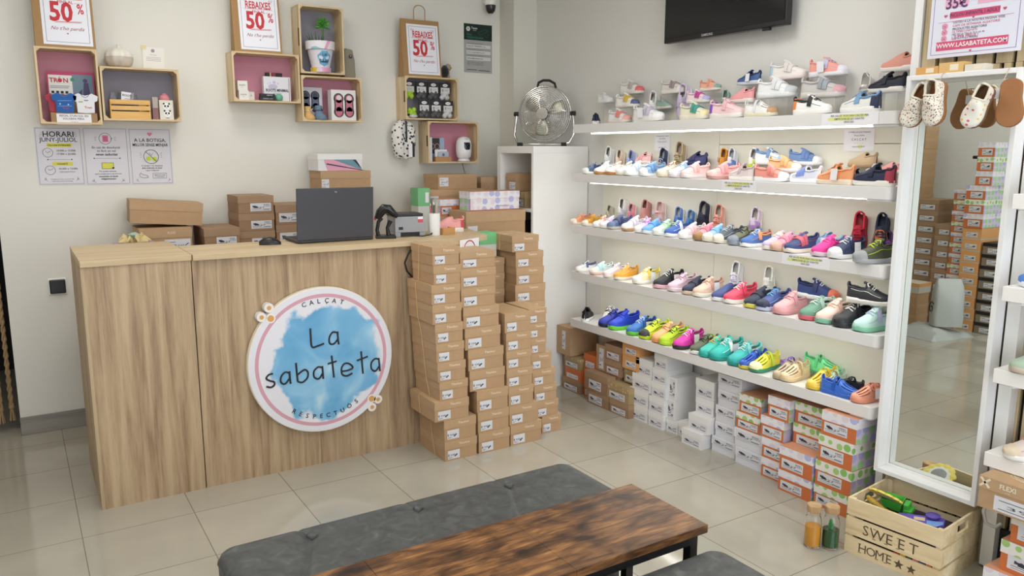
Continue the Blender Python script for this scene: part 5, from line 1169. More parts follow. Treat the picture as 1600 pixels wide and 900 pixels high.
def shoe_mesh(style, pt):
    key = (style, pt)
    if key in SMESH: return SMESH[key]
    hk = 1.28 if style == 'boot' else 1.0
    op0, op1, ta, tb = .04, .44, .22, .78
    if style == 'jelly': op1, ta, tb = .50, .20, .80
    if style == 'slip': op1 = .36
    mb = MB(); NT = 22
    if pt == 'upper':
        vs = [SS(s_, PI*j/NT, 0, hk) for s_ in SST for j in range(NT+1)]; fs = []
        for i in range(len(SST)-1):
            for j in range(NT):
                sm = (SST[i]+SST[i+1])/2; tm = (j+.5)/NT
                if op0 < sm < op1 and ta < tm < tb: continue
                if style == 'jelly':
                    if .60 < sm < .90 and .16 < tm < .84 and j % 3 == 1: continue
                    if .46 < sm < .56 and tm < .2: continue
                fs.append((i*(NT+1)+j, (i+1)*(NT+1)+j, (i+1)*(NT+1)+j+1, i*(NT+1)+j+1))
        mb.add(vs, fs+[tuple((len(SST)-1)*(NT+1)+j for j in range(NT+1))])
    elif pt == 'lining':
        vs = []; fs = []
        ss = [.03, .08, .16, .24, .32, .40, .46, .54]
        for s_ in ss:
            for j in range(NT+1):
                x, y, z = SS(s_, PI*j/NT, -.014, hk); vs.append((x, y, z))
        for i in range(len(ss)-1):
            for j in range(NT):
                tm = (j+.5)/NT
                if (ss[i]+ss[i+1])/2 < op1+.02 and ta < tm < tb: continue
                fs.append((i*(NT+1)+j, (i+1)*(NT+1)+j, (i+1)*(NT+1)+j+1, i*(NT+1)+j+1))
        mb.add(vs, fs)
        mb.add([(s_-.5, sg*W(s_)*.86, .10) for s_ in SST[2:-3] for sg in (-1, 1)], [(2*i, 2*i+2, 2*i+3, 2*i+1) for i in range(len(SST[2:-3])-1)])
    elif pt == 'collar':
        pts = [SS(s_, PI*ta, .002, hk) for s_ in (.05, .10, .18, .26, .34, op1-.02)]+[SS(op1, PI*(ta+(tb-ta)*k/6), .002, hk) for k in range(1, 6)]+[SS(s_, PI*tb, .002, hk) for s_ in (op1-.02, .34, .26, .18, .10, .05)]+[SS(.02, PI*(tb-(tb-ta)*k/6), .002, hk) for k in range(1, 6)]
        mb.tube(pts, .024 if style != 'jelly' else .012, 7, closed=True)
    elif pt == 'sole':
        rings = []
        outl = [(s_, 1) for s_ in SST]+[(s_, -1) for s_ in SST[::-1]]
        for k_, zz, tp in ((.93, .0, 0), (1.02, .02, 0), (1.06, .06, 0), (1.05, .095, 0), (.97, .105, 0)):
            rings.append([((s_-.5)*(.985+.03*(k_-.95)*2), sg*(W(s_)+.012)*k_, zz*(1+.25*(s_ < .3))*.95+toe(s_)) for s_, sg in outl])
        mb.ring_loft(rings)
    elif pt.startswith('strap'):
        c = float(pt[5:]); v, f = strip(c-.055, c+.055, .08, .92, 3, 16, .010, .016, hk); mb.add(v, f)
    elif pt == 'ankle_strap': v, f = strip(.36, .43, .03, .97, 2, 16, .006, .022, hk); mb.add(v, f)
    elif pt == 'laces':
        for k, s_ in enumerate((.455, .51, .565, .62)):
            mb.tube([SS(s_+(.02 if k % 2 else 0), PI*.36, .014, hk), SS(s_+.01, PI*.5, .030, hk), SS(s_+(.0 if k % 2 else .02), PI*.64, .014, hk)], .013, 5)
        mb.tube([SS(.44, PI*.5, .03, hk), SS(.47, PI*.38, .05, hk), SS(.50, PI*.32, .03, hk), SS(.45, PI*.44, .03, hk)], .010, 5)
        mb.tube([SS(.44, PI*.5, .03, hk), SS(.47, PI*.62, .05, hk), SS(.50, PI*.68, .03, hk), SS(.45, PI*.56, .03, hk)], .010, 5)
    elif pt == 'tongue':
        v, f = [], []
        for i, (s_, up) in enumerate(((.37, .042), (.41, .026), (.46, .010), (.58, .006))):
            for j in range(7):
                x, y, z = SS(max(s_, .44), PI*(.37+.26*j/6), .006, hk); v.append((x+(s_-max(s_, .44)), y, z+up)); 
        for i in range(3):
            for j in range(6): f.append((i*7+j, (i+1)*7+j, (i+1)*7+j+1, i*7+j+1))
        k = len(v); v += [(x, y, z+.016) for x, y, z in v]; f += [tuple(q+k for q in ff) for ff in f]
        mb.add(v, f)
        for j in range(6): mb.f.append([j, j+1, j+1+k, j+k]); mb.mi.append(0)
    elif pt == 'toe_cap': v, f = strip(.82, 1.0, 0, 1, 6, 16, .001, .008, hk); f.append(tuple(7*17+6*17+j for j in range(17))); mb.add(v, f)
    elif pt == 'heel_counter': v, f = strip(0.0, .13, 0, .27, 4, 5, .001, .008, hk); mb.add(v, f); v, f = strip(0.0, .13, .73, 1, 4, 5, .001, .008, hk); mb.add(v, f); v, f = strip(0, .03, .2, .8, 2, 8, .002, .008, hk); mb.add(v, f)
    elif pt == 'pull_tab': mb.box(-.515, -.02, .40, -.500, .02, .50).box(-.515, -.02, .500, -.46, .02, .512)
    elif pt == 'stitching':
        for sg in (.18, .82): mb.tube([SS(s_, PI*sg, .003, hk) for s_ in (.12, .22, .32, .42, .50, .58, .66, .74, .80)], .006, 4)
    elif pt == 'price_tag': mb.box(-.08, .0, 0, .10, .006, .26)
    me = mb.mesh(pt, [PLACE], 50)
    SMESH[key] = me; return me
def sm(c, r=.6): return M(c, r)
def shoe(name, label, loc, rotm, L_, style, up, so, ac, ex, tagged, group, heelpart=False, lining=None, tagside=-1):
    t = thing(name, label, 'shoe', loc, group=group)
    mat = Matrix.Translation(Vector(loc)) @ rotm.to_4x4() @ Matrix.Diagonal((L_, L_, L_, 1)); t.matrix_world = mat
    glossy = .3 if style == 'jelly' else .55
    part('upper', shoe_mesh(style, 'upper'), sm(up, glossy), t); part('sole', shoe_mesh(style, 'sole'), sm(so, .5), t)
    part('lining', shoe_mesh(style, 'lining'), lining or M(('#8c8478' if sum(lin(up)[:3]) > .9 else '#3a3840') if style != 'jelly' else up, .8), t)
    part('collar', shoe_mesh(style, 'collar'), sm(ac if style in ('velcro1', 'boot') and sum(lin(ac)[:3]) < 1.8 else up, .7 if style != 'jelly' else .3), t)
    if style in ('velcro', 'velcro1', 'lace', 'boot'):
        part('tongue', shoe_mesh(style, 'tongue'), sm(up, .7), t)
    if style in ('velcro', 'boot'):
        for c in ('.50', '.62'): o = part('strap', shoe_mesh(style, 'strap'+c), sm(ac, .55), t)
    if style == 'velcro1':
        part('strap', shoe_mesh(style, 'strap.48'), sm(ac, .55), t)
        part('laces', shoe_mesh(style, 'laces'), sm('#e8e8e8' if sum(lin(up)[:3]) < 1.5 else ac), t)
    if style == 'lace': part('laces', shoe_mesh(style, 'laces'), sm(ac, .6), t)
    if style == 'jelly': part('ankle_strap', shoe_mesh(style, 'ankle_strap'), sm(ac, .3), t)
    if style in ('lace', 'velcro1', 'velcro'): part('stitching', shoe_mesh(style, 'stitching'), sm(ac, .6), t)
    if ex != up: part('heel_counter' if heelpart else 'toe_cap', shoe_mesh(style, 'heel_counter' if heelpart else 'toe_cap'), sm(ex, .45), t)
    if tagged:
        q = part('price_tag', shoe_mesh(style, 'price_tag'), PAPER, t); q.location = (-.12, tagside*.21, .10); q.rotation_euler = (.1, 0, 0)
    return t
SHOES = [
 (2.800,3.567,1.595,1.595,50,0.131,'f','slip','#1d2a45','#e8e6df','#dfe3e8','#1d2a45',0,0,1,"navy bootie with white collar seen from its heel, top shelf"),
 (2.790,3.349,1.595,1.595,-88,0.163,'f','velcro','#e8ecf0','#e9dfd6','#e58e86','#f0b0a6',0,0,1,"white shoe with salmon pink strap and toe, top shelf"),
 (2.780,3.110,1.595,1.595,-84,0.194,'f','velcro','#eeeeee','#efece6','#c9c4d6','#f5f5f5',1,0,1,"white sneaker with two lilac-grey straps and a price tag, top shelf"),
 (2.930,3.647,1.719,1.595,-88,0.121,'f','velcro1','#eceef0','#eeeeee','#dfe2e6','#eceef0',0,1,1,"plain white single-strap shoe on a clear riser, top shelf"),
 (2.930,3.420,1.753,1.595,-86,0.168,'f','velcro','#e9e6e2','#dedad4','#b9b6b2','#d9696c',0,1,1,"pale grey sneaker with coral tongue, highest at left, top shelf"),
 (2.855,3.365,1.679,1.595,-86,0.163,'f','velcro','#f0efec','#efece4','#d9b957','#55608c',0,1,1,"white shoe with mustard strap and navy stripe, top shelf"),
 (2.915,3.252,1.595,1.595,185,0.150,'u','velcro','#f0f0f2','#e6e2da','#eeeeee','#f0f0f2',0,0,1,"white shoe standing on its toe, brown lined, top shelf"),
 (2.915,3.019,1.595,1.595,175,0.170,'u','velcro','#d6c8e4','#eeeaf2','#c8b6dc','#d6c8e4',0,0,1,"lilac shoe standing on its toe, top shelf"),
 (2.930,3.094,1.739,1.595,-86,0.158,'f','velcro','#dcd6d0','#e9e5de','#9c8f92','#e6e0da',0,1,1,"cream sneaker with taupe striped straps, top shelf"),
 (2.930,3.157,1.666,1.595,-90,0.105,'f','slip','#9cb8ac','#ebe6dc','#9cb8ac','#9cb8ac',0,1,1,"small sage green shoe half hidden, top shelf"),
 (2.780,2.781,1.595,1.595,-86,0.179,'f','velcro','#efe9d2','#efe9d8','#4f9e92','#f1e7b8',0,0,1,"cream sneaker with teal green strap, top shelf"),
 (2.855,2.840,1.677,1.595,-86,0.137,'f','velcro','#f3dfe4','#efece6','#c24d9a','#b9b4e0',0,1,1,"pale pink shoe with magenta and violet straps, top shelf"),
 (2.930,2.837,1.738,1.595,-84,0.121,'f','velcro1','#eeb29c','#f0e8df','#e59f86','#7fa69a',0,1,1,"peach shoe on the upper riser, top shelf"),
 (2.915,2.744,1.655,1.595,185,0.130,'u','lace','#9cc3b6','#dfe8e2','#86b0a3','#9cc3b6',0,1,1,"mint green shoe standing on its toe, top shelf"),
 (2.780,2.577,1.595,1.595,-84,0.189,'f','velcro1','#efcfd2','#eeeae4','#e8b9c2','#8b4fd0',0,0,1,"pale pink sneaker with bright purple heel, top shelf"),
 (2.930,2.597,1.750,1.595,86,0.137,'f','velcro1','#45639a','#dfe5ee','#2c3c63','#45639a',1,1,1,"denim blue sneaker on the upper riser, top shelf"),
 (2.855,2.563,1.665,1.595,86,0.147,'f','slip','#f0a9ac','#f0eae4','#e88f94','#f0a9ac',0,1,1,"salmon pink shoe below the denim blue one, top shelf"),
 (2.780,2.390,1.595,1.595,-86,0.163,'f','jelly','#f2f2ef','#e8e2c9','#e3e5e8','#c09872',0,0,1,"white open shoe with heart cut-out, top shelf"),
 (2.855,2.370,1.677,1.595,-86,0.194,'f','velcro','#eef0f2','#eef0f2','#e2e6ea','#c9ced3',0,1,1,"white velcro shoe with silver glitter side, top shelf"),
 (2.930,2.375,1.757,1.595,-84,0.179,'f','velcro','#ece7e4','#f3e6e6','#e2dcda','#b5d8e8',0,1,1,"white pastel sneaker with yellow and sky blue heel, top shelf"),
 (2.930,2.174,1.756,1.595,-82,0.168,'f','velcro1','#f2a69b','#f0f0f6','#c6c2df','#e8e6f2',1,1,1,"coral sneaker with lilac strap and long hanging tag, top shelf"),
 (2.855,2.137,1.664,1.595,-84,0.194,'f','velcro','#c9c6c4','#dcd9d6','#9aa0aa','#d9a7b0',0,1,1,"rainbow metallic shoe with grey straps, top shelf"),
 (2.780,2.125,1.595,1.595,-84,0.168,'f','velcro1','#f2f2f2','#f4f2ee','#22242e','#f08a4a',0,0,1,"white and black sneaker with orange heel, top shelf"),
 (2.915,2.006,1.669,1.595,182,0.150,'u','jelly','#e7e3df','#eceaea','#d6d2ce','#e7e3df',0,1,1,"speckled silver-white ballerina standing on its toe, top shelf"),
 (2.780,1.911,1.595,1.595,84,0.173,'f','velcro1','#e9ebe8','#f2f2f2','#7ea4cc','#1d2a4f',0,0,1,"white sneaker with blue panel and red and navy heel, top shelf"),
 (2.855,1.856,1.669,1.595,84,0.158,'f','velcro1','#1a1f33','#eceae6','#10131f','#1a1f33',0,1,1,"black-navy shoe on a riser beside the mirror, top shelf"),
 (2.930,1.856,1.751,1.595,84,0.163,'f','slip','#dd9a8a','#f0ece8','#c98271','#dd9a8a',0,1,1,"dusty pink slip-on, highest at the right end, top shelf"),
 (2.915,3.614,1.319,1.319,180,0.140,'u','velcro','#edf0f2','#f2f2f2','#dfe6ea','#edf0f2',0,0,2,"white mesh shoe standing on its toe, second shelf"),
 (2.915,3.516,1.319,1.319,178,0.125,'u','velcro','#f0d8c4','#f2ecd8','#ecc0a6','#f0d8c4',0,0,2,"cream shoe with peach strap standing on its toe, second shelf"),
 (2.915,3.416,1.319,1.319,170,0.120,'u','velcro1','#a9b6e6','#dfe4f6','#7f93dc','#a9b6e6',0,0,2,"periwinkle blue shoe tipped up, second shelf"),
 (2.930,3.304,1.379,1.319,86,0.131,'f','velcro','#f1bfc0','#f2e4e0','#eaa5a8','#f1bfc0',0,1,2,"soft pink shoe with three straps, raised behind, second shelf"),
 (2.915,3.162,1.319,1.319,180,0.130,'u','velcro1','#3c4a72','#dfe3ea','#2a3558','#3c4a72',0,0,2,"navy shoe standing on its toe with blue lining, second shelf"),
 (2.915,3.037,1.319,1.319,182,0.160,'u','lace','#b9a480','#e3d3c6','#6d5c3f','#b9a480',0,0,2,"khaki brown lace shoe standing on its toe, second shelf"),
 (2.930,2.910,1.375,1.319,86,0.147,'f','velcro','#3a3f70','#2d3158','#2c3060','#3a3f70',0,1,2,"dark navy suede shoe with two straps, raised, second shelf"),
 (2.915,2.736,1.319,1.319,180,0.130,'u','slip','#d9942f','#c9832a','#b9741e','#d9942f',1,0,2,"mustard ankle shoe standing up with a white tag, second shelf"),
 (2.915,2.688,1.319,1.319,182,0.130,'u','velcro','#dfe6f0','#e9edf3','#6a8ccc','#b7c9ea',0,0,2,"pale blue shoe with cobalt straps standing up, second shelf"),
 (2.915,2.553,1.319,1.319,176,0.130,'u','velcro','#f2eef0','#f0f0f0','#c4e23a','#ea4f86',0,0,2,"white shoe with lime straps and pink dot, second shelf"),
 (2.930,2.445,1.389,1.319,-84,0.158,'f','velcro1','#e8ecf2','#f2f2f4','#6f96c8','#a9c2e2',0,1,2,"white and sky blue sneaker raised behind, second shelf"),
 (2.930,2.260,1.389,1.319,-82,0.152,'f','velcro','#6f8fc2','#f2f2f4','#5c7cb4','#f2f2f4',0,1,2,"denim blue shoe with white rubber toe, raised, second shelf"),
 (2.855,2.307,1.359,1.319,-82,0.152,'f','velcro','#e8bd8c','#eef0f4','#dba873','#f0f0f2',0,1,2,"apricot double-strap canvas shoe with white toe, second shelf"),
 (2.930,1.984,1.384,1.319,82,0.137,'f','slip','#c3ab8a','#b79d7c','#a98f6c','#c3ab8a',0,1,2,"beige suede shoe with knotted top, second shelf"),
 (2.930,1.861,1.366,1.319,82,0.095,'f','slip','#eea6a8','#f0e6e2','#e58f94','#eea6a8',0,1,2,"pink baby shoe beside the mirror frame, second shelf"),
 (2.800,3.586,1.319,1.319,177,0.139,'f','velcro1','#5d7394','#efeee6','#3c4c6c','#e4e8ec',0,0,2,"slate blue and white sneaker at the left end, second shelf"),
 (2.805,3.478,1.319,1.319,177,0.150,'f','velcro1','#f2f2f2','#c08a50','#e6e8ec','#f2f2f2',0,0,2,"white strap sneaker with caramel sole, second shelf"),
 (2.805,3.378,1.319,1.319,177,0.150,'f','lace','#f4f2ea','#b97f48','#d8d2c2','#f4f2ea',0,0,2,"ivory lace sneaker with caramel sole, second shelf"),
 (2.808,3.290,1.319,1.319,177,0.155,'f','lace','#eef0ea','#e9e4d2','#b7c0a8','#eef0ea',0,0,2,"white lace sneaker with cream sole, second shelf"),
 (2.810,3.221,1.319,1.319,177,0.161,'f','velcro','#eff3f6','#f2f2f2','#cfdde8','#eff3f6',0,0,2,"white sneaker with icy grey straps, second shelf"),
 (2.810,3.102,1.319,1.319,177,0.161,'f','velcro','#8fb4dc','#eff1f4','#6f9ad0','#f0f2f4',0,0,2,"sky blue strap sneaker with white toe, second shelf"),
 (2.813,2.968,1.319,1.319,175,0.166,'f','lace','#eadcc6','#eee4cc','#b78e86','#f0e8da',0,0,2,"beige lace sneaker with dusty rose laces, second shelf"),
 (2.813,2.885,1.319,1.319,175,0.166,'f','velcro1','#d9e6f2','#eadfe6','#9cc2e6','#e9edf2',0,0,2,"icy blue sneaker with pale pink sole, second shelf"),
 (2.813,2.801,1.319,1.319,174,0.166,'f','velcro','#f6d3d2','#e8dede','#f0b8b8','#f6d3d2',0,0,2,"blush pink strap sneaker, second shelf"),
 (2.816,2.623,1.319,1.319,167,0.171,'f','velcro','#f3b7b5','#c99a92','#ec9da0','#f0c8c4',0,0,2,"rose pink sneaker with two straps and tan sole, second shelf"),
 (2.790,2.482,1.319,1.319,80,0.158,'f','velcro1','#e6dcdc','#f0ece8','#cdb6ba','#c7c7cc',0,0,2,"silver and pale pink sneaker, second shelf"),
 (2.780,2.312,1.319,1.319,-84,0.163,'f','velcro','#ef9f92','#f2f2f6','#e98a80','#f4f4f6',0,0,2,"salmon canvas shoe with white rubber toe, second shelf"),
 (2.790,2.143,1.319,1.319,84,0.158,'f','velcro','#e6eaf6','#f2f2f8','#7f97dc','#f4f4f8',0,0,2,"white shoe with cornflower blue straps, second shelf"),
 (2.780,1.995,1.319,1.319,84,0.173,'f','lace','#eda06f','#ecdcc6','#d98650','#eda06f',1,0,2,"orange sneaker with a tag over the shelf edge, second shelf"),
 (2.880,1.982,1.319,1.319,84,0.126,'f','velcro1','#26325c','#e4e8ee','#1c264a','#26325c',0,0,2,"small navy shoe behind the orange one, second shelf"),
 (2.780,1.829,1.319,1.319,84,0.179,'f','velcro1','#242c4c','#f2efe8','#1a213c','#a83248',0,0,2,"navy and white sneaker with burgundy heel, second shelf"),
 (2.915,3.603,1.026,1.026,178,0.100,'u','velcro1','#cfcabc','#ddd8cc','#b2ab98','#cfcabc',0,0,3,"greige baby shoe standing up at left, third shelf"),
 (2.915,3.476,1.026,1.026,176,0.145,'u','velcro','#eceeee','#f2f2f2','#c6ccd2','#eceeee',0,0,3,"white ribbed shoe standing on its toe, third shelf"),
 (2.915,3.404,1.026,1.026,180,0.120,'u','velcro1','#eea9b4','#f0dfe0','#f08ca2','#eea9b4',0,0,3,"bubblegum pink shoe standing on its toe, third shelf"),
 (2.915,3.290,1.026,1.026,180,0.145,'u','slip','#cc8f8c','#b97e7c','#b97674','#cc8f8c',0,0,3,"dusty rose tall bootie standing up, third shelf"),
 (2.915,3.169,1.026,1.026,180,0.145,'u','jelly','#e8c2c0','#f0dcd8','#dba8a8','#e8c2c0',1,0,3,"pale rose sandal standing up with a tag, third shelf"),
 (2.915,3.030,1.026,1.026,180,0.125,'u','velcro','#6f8fd0','#eef0f4','#3c68b8','#e03848',0,0,3,"blue strap shoe with red lining standing up, third shelf"),
 (2.915,2.945,1.026,1.026,180,0.115,'u','velcro','#5c92d6','#e6ecf2','#3f7ac8','#5c92d6',0,0,3,"medium blue shoe with yellow dot strap standing up, third shelf"),
 (2.915,2.851,1.026,1.026,180,0.160,'u','velcro','#262c44','#e8e0d8','#181c30','#9c2638',0,0,3,"dark navy bootie with crimson lining, third shelf"),
 (2.915,2.753,1.026,1.026,183,0.150,'u','lace','#e3a391','#e8cfc0','#b35d56','#e3a391',0,0,3,"salmon lace shoe standing on its toe, third shelf"),
 (2.915,2.526,1.026,1.026,183,0.150,'u','velcro','#dccbe4','#eee6da','#b48fd0','#dccbe4',0,0,3,"lilac and white shoe standing alone on its toe, third shelf"),
 (2.900,2.108,1.026,1.026,84,0.179,'f','lace','#8fbbe8','#c2cede','#b8c4d4','#8fbbe8',1,0,3,"light blue lace runner with a white tag, third shelf"),
 (2.915,1.986,1.026,1.026,186,0.165,'u','lace','#c4243c','#b41e34','#8c1226','#c4243c',0,0,3,"bright red lace shoe standing on its toe, third shelf"),
 (2.915,1.888,1.026,1.026,186,0.165,'u','lace','#1f2a44','#27324e','#e8824a','#1f2a44',0,0,3,"navy shoe with orange laces standing up, third shelf"),
 (2.915,1.854,1.026,1.026,186,0.100,'u','lace','#6a3c7c','#4a2c5c','#a86fc0','#6a3c7c',0,0,3,"purple shoe squeezed against the mirror frame, third shelf"),
 (2.910,2.351,1.026,1.026,84,0.126,'f','velcro1','#ee9c8a','#efe2d8','#e08474','#ee9c8a',0,0,3,"coral shoe peeping out behind the row, third shelf"),
 (2.797,3.689,1.026,1.026,177,0.134,'f','velcro1','#e9a27c','#eadcc8','#d98c64','#efe4d4',0,0,3,"apricot shoe with cream toe at left end, third shelf"),
 (2.797,3.579,1.026,1.026,177,0.134,'f','velcro','#d8a03c','#ece6d8','#c48a28','#ece6d8',0,0,3,"mustard yellow shoe with cream toe, third shelf"),
 (2.797,3.480,1.026,1.026,177,0.134,'f','velcro1','#f0e2dc','#f2f2f0','#e4b8a4','#f2f2f2',1,0,3,"white shoe with light peach strap and tag, third shelf"),
 (2.800,3.415,1.026,1.026,177,0.139,'f','velcro','#ece8f4','#f4f4f4','#cfc2e4','#f2f2f6',1,0,3,"white shoe with faint lilac straps and tag, third shelf"),
 (2.810,3.350,1.026,1.026,177,0.161,'f','velcro','#5c6f9c','#c9c4b8','#3c4670','#6c80a8',0,0,3,"steel blue sneaker with grey sole, third shelf"),
 (2.813,3.230,1.026,1.026,177,0.166,'f','velcro','#f0f0f4','#c09c6c','#d8d8e4','#f0f0f0',0,0,3,"white three-strap sneaker with gum toe, third shelf"),
 (2.808,3.127,1.026,1.026,177,0.155,'f','velcro1','#e6c4e8','#f4f4f4','#d49cdc','#f4f4f4',0,0,3,"orchid pink shoe with white toe, third shelf"),
 (2.810,3.068,1.026,1.026,177,0.161,'f','velcro','#7cb4ec','#f0f2f4','#5c9ce0','#7cb4ec',0,0,3,"azure blue shoe with white sole, third shelf"),
 (2.810,2.986,1.026,1.026,177,0.161,'f','velcro1','#d2ecd4','#f2f6f2','#b0dcb8','#eaf4ea',0,0,3,"mint green and white shoe, third shelf"),
 (2.813,2.902,1.026,1.026,177,0.166,'f','velcro1','#3f68b8','#f2f4f6','#eef2f6','#3f68b8',0,0,3,"royal blue shoe with white cloud strap, third shelf"),
 (2.810,2.801,1.026,1.026,177,0.161,'f','velcro','#f2e6ea','#f6f6f6','#f0c8d0','#f6f6f6',0,0,3,"white shoe with baby pink straps, third shelf"),
 (2.816,2.701,1.026,1.026,176,0.171,'f','velcro','#e9a0ac','#a8845c','#e87c90','#b08a60',0,0,3,"rose shoe with brown rubber toe, third shelf"),
 (2.816,2.639,1.026,1.026,176,0.171,'f','velcro','#9cc4e4','#efead8','#78b0dc','#efead8',0,0,3,"pale blue plaid shoe with ivory toe, third shelf"),
 (2.816,2.573,1.026,1.026,176,0.171,'f','lace','#5c6672','#efead8','#d8dce0','#efead8',0,0,3,"charcoal lace sneaker with ivory toe, third shelf"),
 (2.818,2.481,1.026,1.026,173,0.177,'f','lace','#6c7058','#9aa0ac','#34384c','#8c94a4',0,0,3,"olive trail shoe with grey rubber toe, third shelf"),
 (2.813,2.406,1.026,1.026,173,0.166,'f','velcro1','#4c74b8','#f2f4f4','#e8a078','#4c74b8',0,0,3,"cobalt shoe with peach strap, third shelf"),
 (2.813,2.283,1.026,1.026,173,0.166,'f','velcro1','#cfc0e0','#f0ece4','#efe6c4','#cfc0e0',0,0,3,"lavender shoe with cream strap, third shelf"),
 (2.813,2.238,1.026,1.026,173,0.166,'f','velcro','#f0a4b8','#d8b49c','#e888a4','#e8b8a8',0,0,3,"candy pink shoe with tan toe, third shelf"),
 (2.818,2.166,1.026,1.026,172,0.177,'f','velcro','#3c4c7c','#ece6da','#c86474','#3c4c7c',0,0,3,"navy shoe with raspberry trim straps, third shelf"),
 (2.818,2.031,1.026,1.026,172,0.177,'f','lace','#ec3c9c','#dcc8d4','#f06cb4','#ec3c9c',0,0,3,"hot pink sneaker, third shelf"),
 (2.821,1.951,1.026,1.026,173,0.182,'f','velcro1','#3c4668','#f2f4f6','#2c3554','#f0f2f6',1,0,3,"navy runner with cloud sole and blank tag, third shelf"),
 (2.790,1.802,1.026,1.026,160,0.189,'f','lace','#4c503c','#a8acb0','#c8e43c','#9ca0a4',0,0,3,"olive grey sneaker with lime stripes, third shelf"),
 (2.915,2.624,0.755,0.755,182,0.155,'u','lace','#eff0f4','#f2f2f6','#b4a4d4','#eff0f4',0,0,4,"white and lilac runner standing on its toe, fourth shelf"),
 (2.915,2.432,0.755,0.755,188,0.155,'u','velcro1','#ecebe4','#f0efe8','#dfded6','#ecebe4',0,0,4,"cream white high-top standing on its toe, fourth shelf"),
 (2.930,2.150,0.815,0.755,-78,0.184,'f','velcro1','#2c3c74','#e4ece8','#1f2c5c','#ec7c60',0,1,4,"royal navy runner with orange pull tabs on riser, fourth shelf"),
 (2.855,1.856,0.849,0.755,-78,0.179,'f','lace','#22242a','#f0ede6','#f0f0f0','#22242a',0,1,4,"black runner with white laces on riser, fourth shelf"),
 (2.910,3.213,0.755,0.755,84,0.126,'f','velcro','#6c6c74','#8c8c94','#54545c','#6c6c74',0,0,4,"charcoal grey shoe behind the row, fourth shelf"),
 (2.910,3.533,0.755,0.755,84,0.116,'f','lace','#e6e8ea','#f2f2f2','#54585c','#e6e8ea',0,0,4,"white shoe with black laces behind the row, fourth shelf"),
 (2.920,3.375,0.755,0.755,84,0.105,'f','velcro1','#eef0f0','#f4f4f4','#3c6cc4','#eef0f0',0,0,4,"white shoe with vivid blue tab behind the row, fourth shelf"),
 (2.910,3.047,0.755,0.755,84,0.126,'f','lace','#24262a','#34363a','#54565a','#24262a',0,0,4,"black laced shoe behind the row, fourth shelf"),
 (2.794,3.627,0.755,0.755,167,0.128,'f','velcro1','#f2f2f4','#f0eee6','#54608c','#f2f2f4',0,0,4,"white shoe with navy swoosh band at left end, fourth shelf"),
 (2.805,3.498,0.755,0.755,175,0.150,'f','velcro','#e0ecec','#e4bcb0','#b8dce0','#ece6e0',0,0,4,"pale aqua sneaker with pink sole, fourth shelf"),
 (2.810,3.373,0.755,0.755,175,0.161,'f','lace','#f2e6ec','#f0ebe0','#e0c8d8','#f2e6ec',0,0,4,"faint pink lace sneaker, fourth shelf"),
 (2.810,3.287,0.755,0.755,177,0.161,'f','lace','#eeaa3c','#ece4d0','#f4e8c8','#eeaa3c',0,0,4,"mustard orange canvas sneaker, fourth shelf"),
 (2.816,3.130,0.755,0.755,177,0.171,'f','velcro1','#f4ecc4','#f4f2ea','#f0d858','#f4f2ea',1,0,4,"white sneaker with yellow band and loose strap, fourth shelf"),
 (2.826,2.970,0.755,0.755,179,0.193,'f','velcro1','#2c2e34','#e8b8c4','#1c1e24','#2c2e34',1,0,4,"black sneaker with pink sole and square tag, fourth shelf"),
 (2.821,2.866,0.755,0.755,179,0.182,'f','lace','#e0c4d4','#e4d4da','#c49cb4','#e0c4d4',0,0,4,"mauve pink lace sneaker, fourth shelf"),
 (2.818,2.763,0.755,0.755,179,0.177,'f','velcro','#28304c','#dcc8b0','#1c2238','#28304c',0,0,4,"midnight navy shoe with sand sole, fourth shelf"),
 (2.824,2.691,0.755,0.755,179,0.187,'f','velcro1','#e4c4b0','#ece8dc','#d4a898','#e4c4b0',1,0,4,"nude beige sneaker with white tag, fourth shelf"),
 (2.818,2.567,0.755,0.755,177,0.177,'f','slip','#44548c','#f2f2f4','#34427c','#44548c',0,0,4,"indigo slip-on with white toe edge, fourth shelf"),
 (2.826,2.492,0.755,0.755,177,0.193,'f','velcro1','#e8506c','#f2ece6','#dc4060','#e8506c',0,0,4,"coral red strap sneaker, fourth shelf"),
 (2.824,2.370,0.755,0.755,177,0.187,'f','velcro','#2c3850','#e0d860','#1c2438','#2c3850',0,0,4,"dark teal-navy sneaker with yellow sole, fourth shelf"),
 (2.826,2.298,0.755,0.755,177,0.193,'f','lace','#4c5c98','#c8d0ec','#7cc4e8','#24304c',0,0,4,"navy runner with turquoise laces and mint tag, fourth shelf"),
 (2.826,2.207,0.755,0.755,177,0.193,'f','velcro1','#e8b0b4','#dca0a4','#d89ca4','#e8b0b4',0,0,4,"dusty pink tonal strap sneaker, fourth shelf"),
 (2.826,2.072,0.755,0.755,177,0.193,'f','velcro1','#6c9c88','#dc6c7c','#a8ccc0','#6c9c88',0,0,4,"green sneaker with raspberry sole, fourth shelf"),
 (2.829,1.989,0.755,0.755,175,0.198,'f','velcro1','#f0d4c8','#8cc4ac','#f0c8b4','#f0d4c8',0,0,4,"blush sneaker with mint rubber toe, fourth shelf"),
 (2.829,1.905,0.755,0.755,173,0.198,'f','velcro1','#24262c','#34363c','#18191e','#2c2e34',0,0,4,"matte black strap sneaker with white logo, fourth shelf"),
 (2.826,1.811,0.755,0.755,169,0.193,'f','velcro1','#c8ece4','#8cd0b0','#c0c4e4','#c8ece4',0,0,4,"mint aqua sneaker with lilac strap, fourth shelf"),
 (2.800,3.611,0.470,0.47,40,0.158,'f','lace','#1c1d20','#f0f0f0','#3c3d42','#1c1d20',0,0,5,"black leather shoe seen from its heel, lowest shelf"),
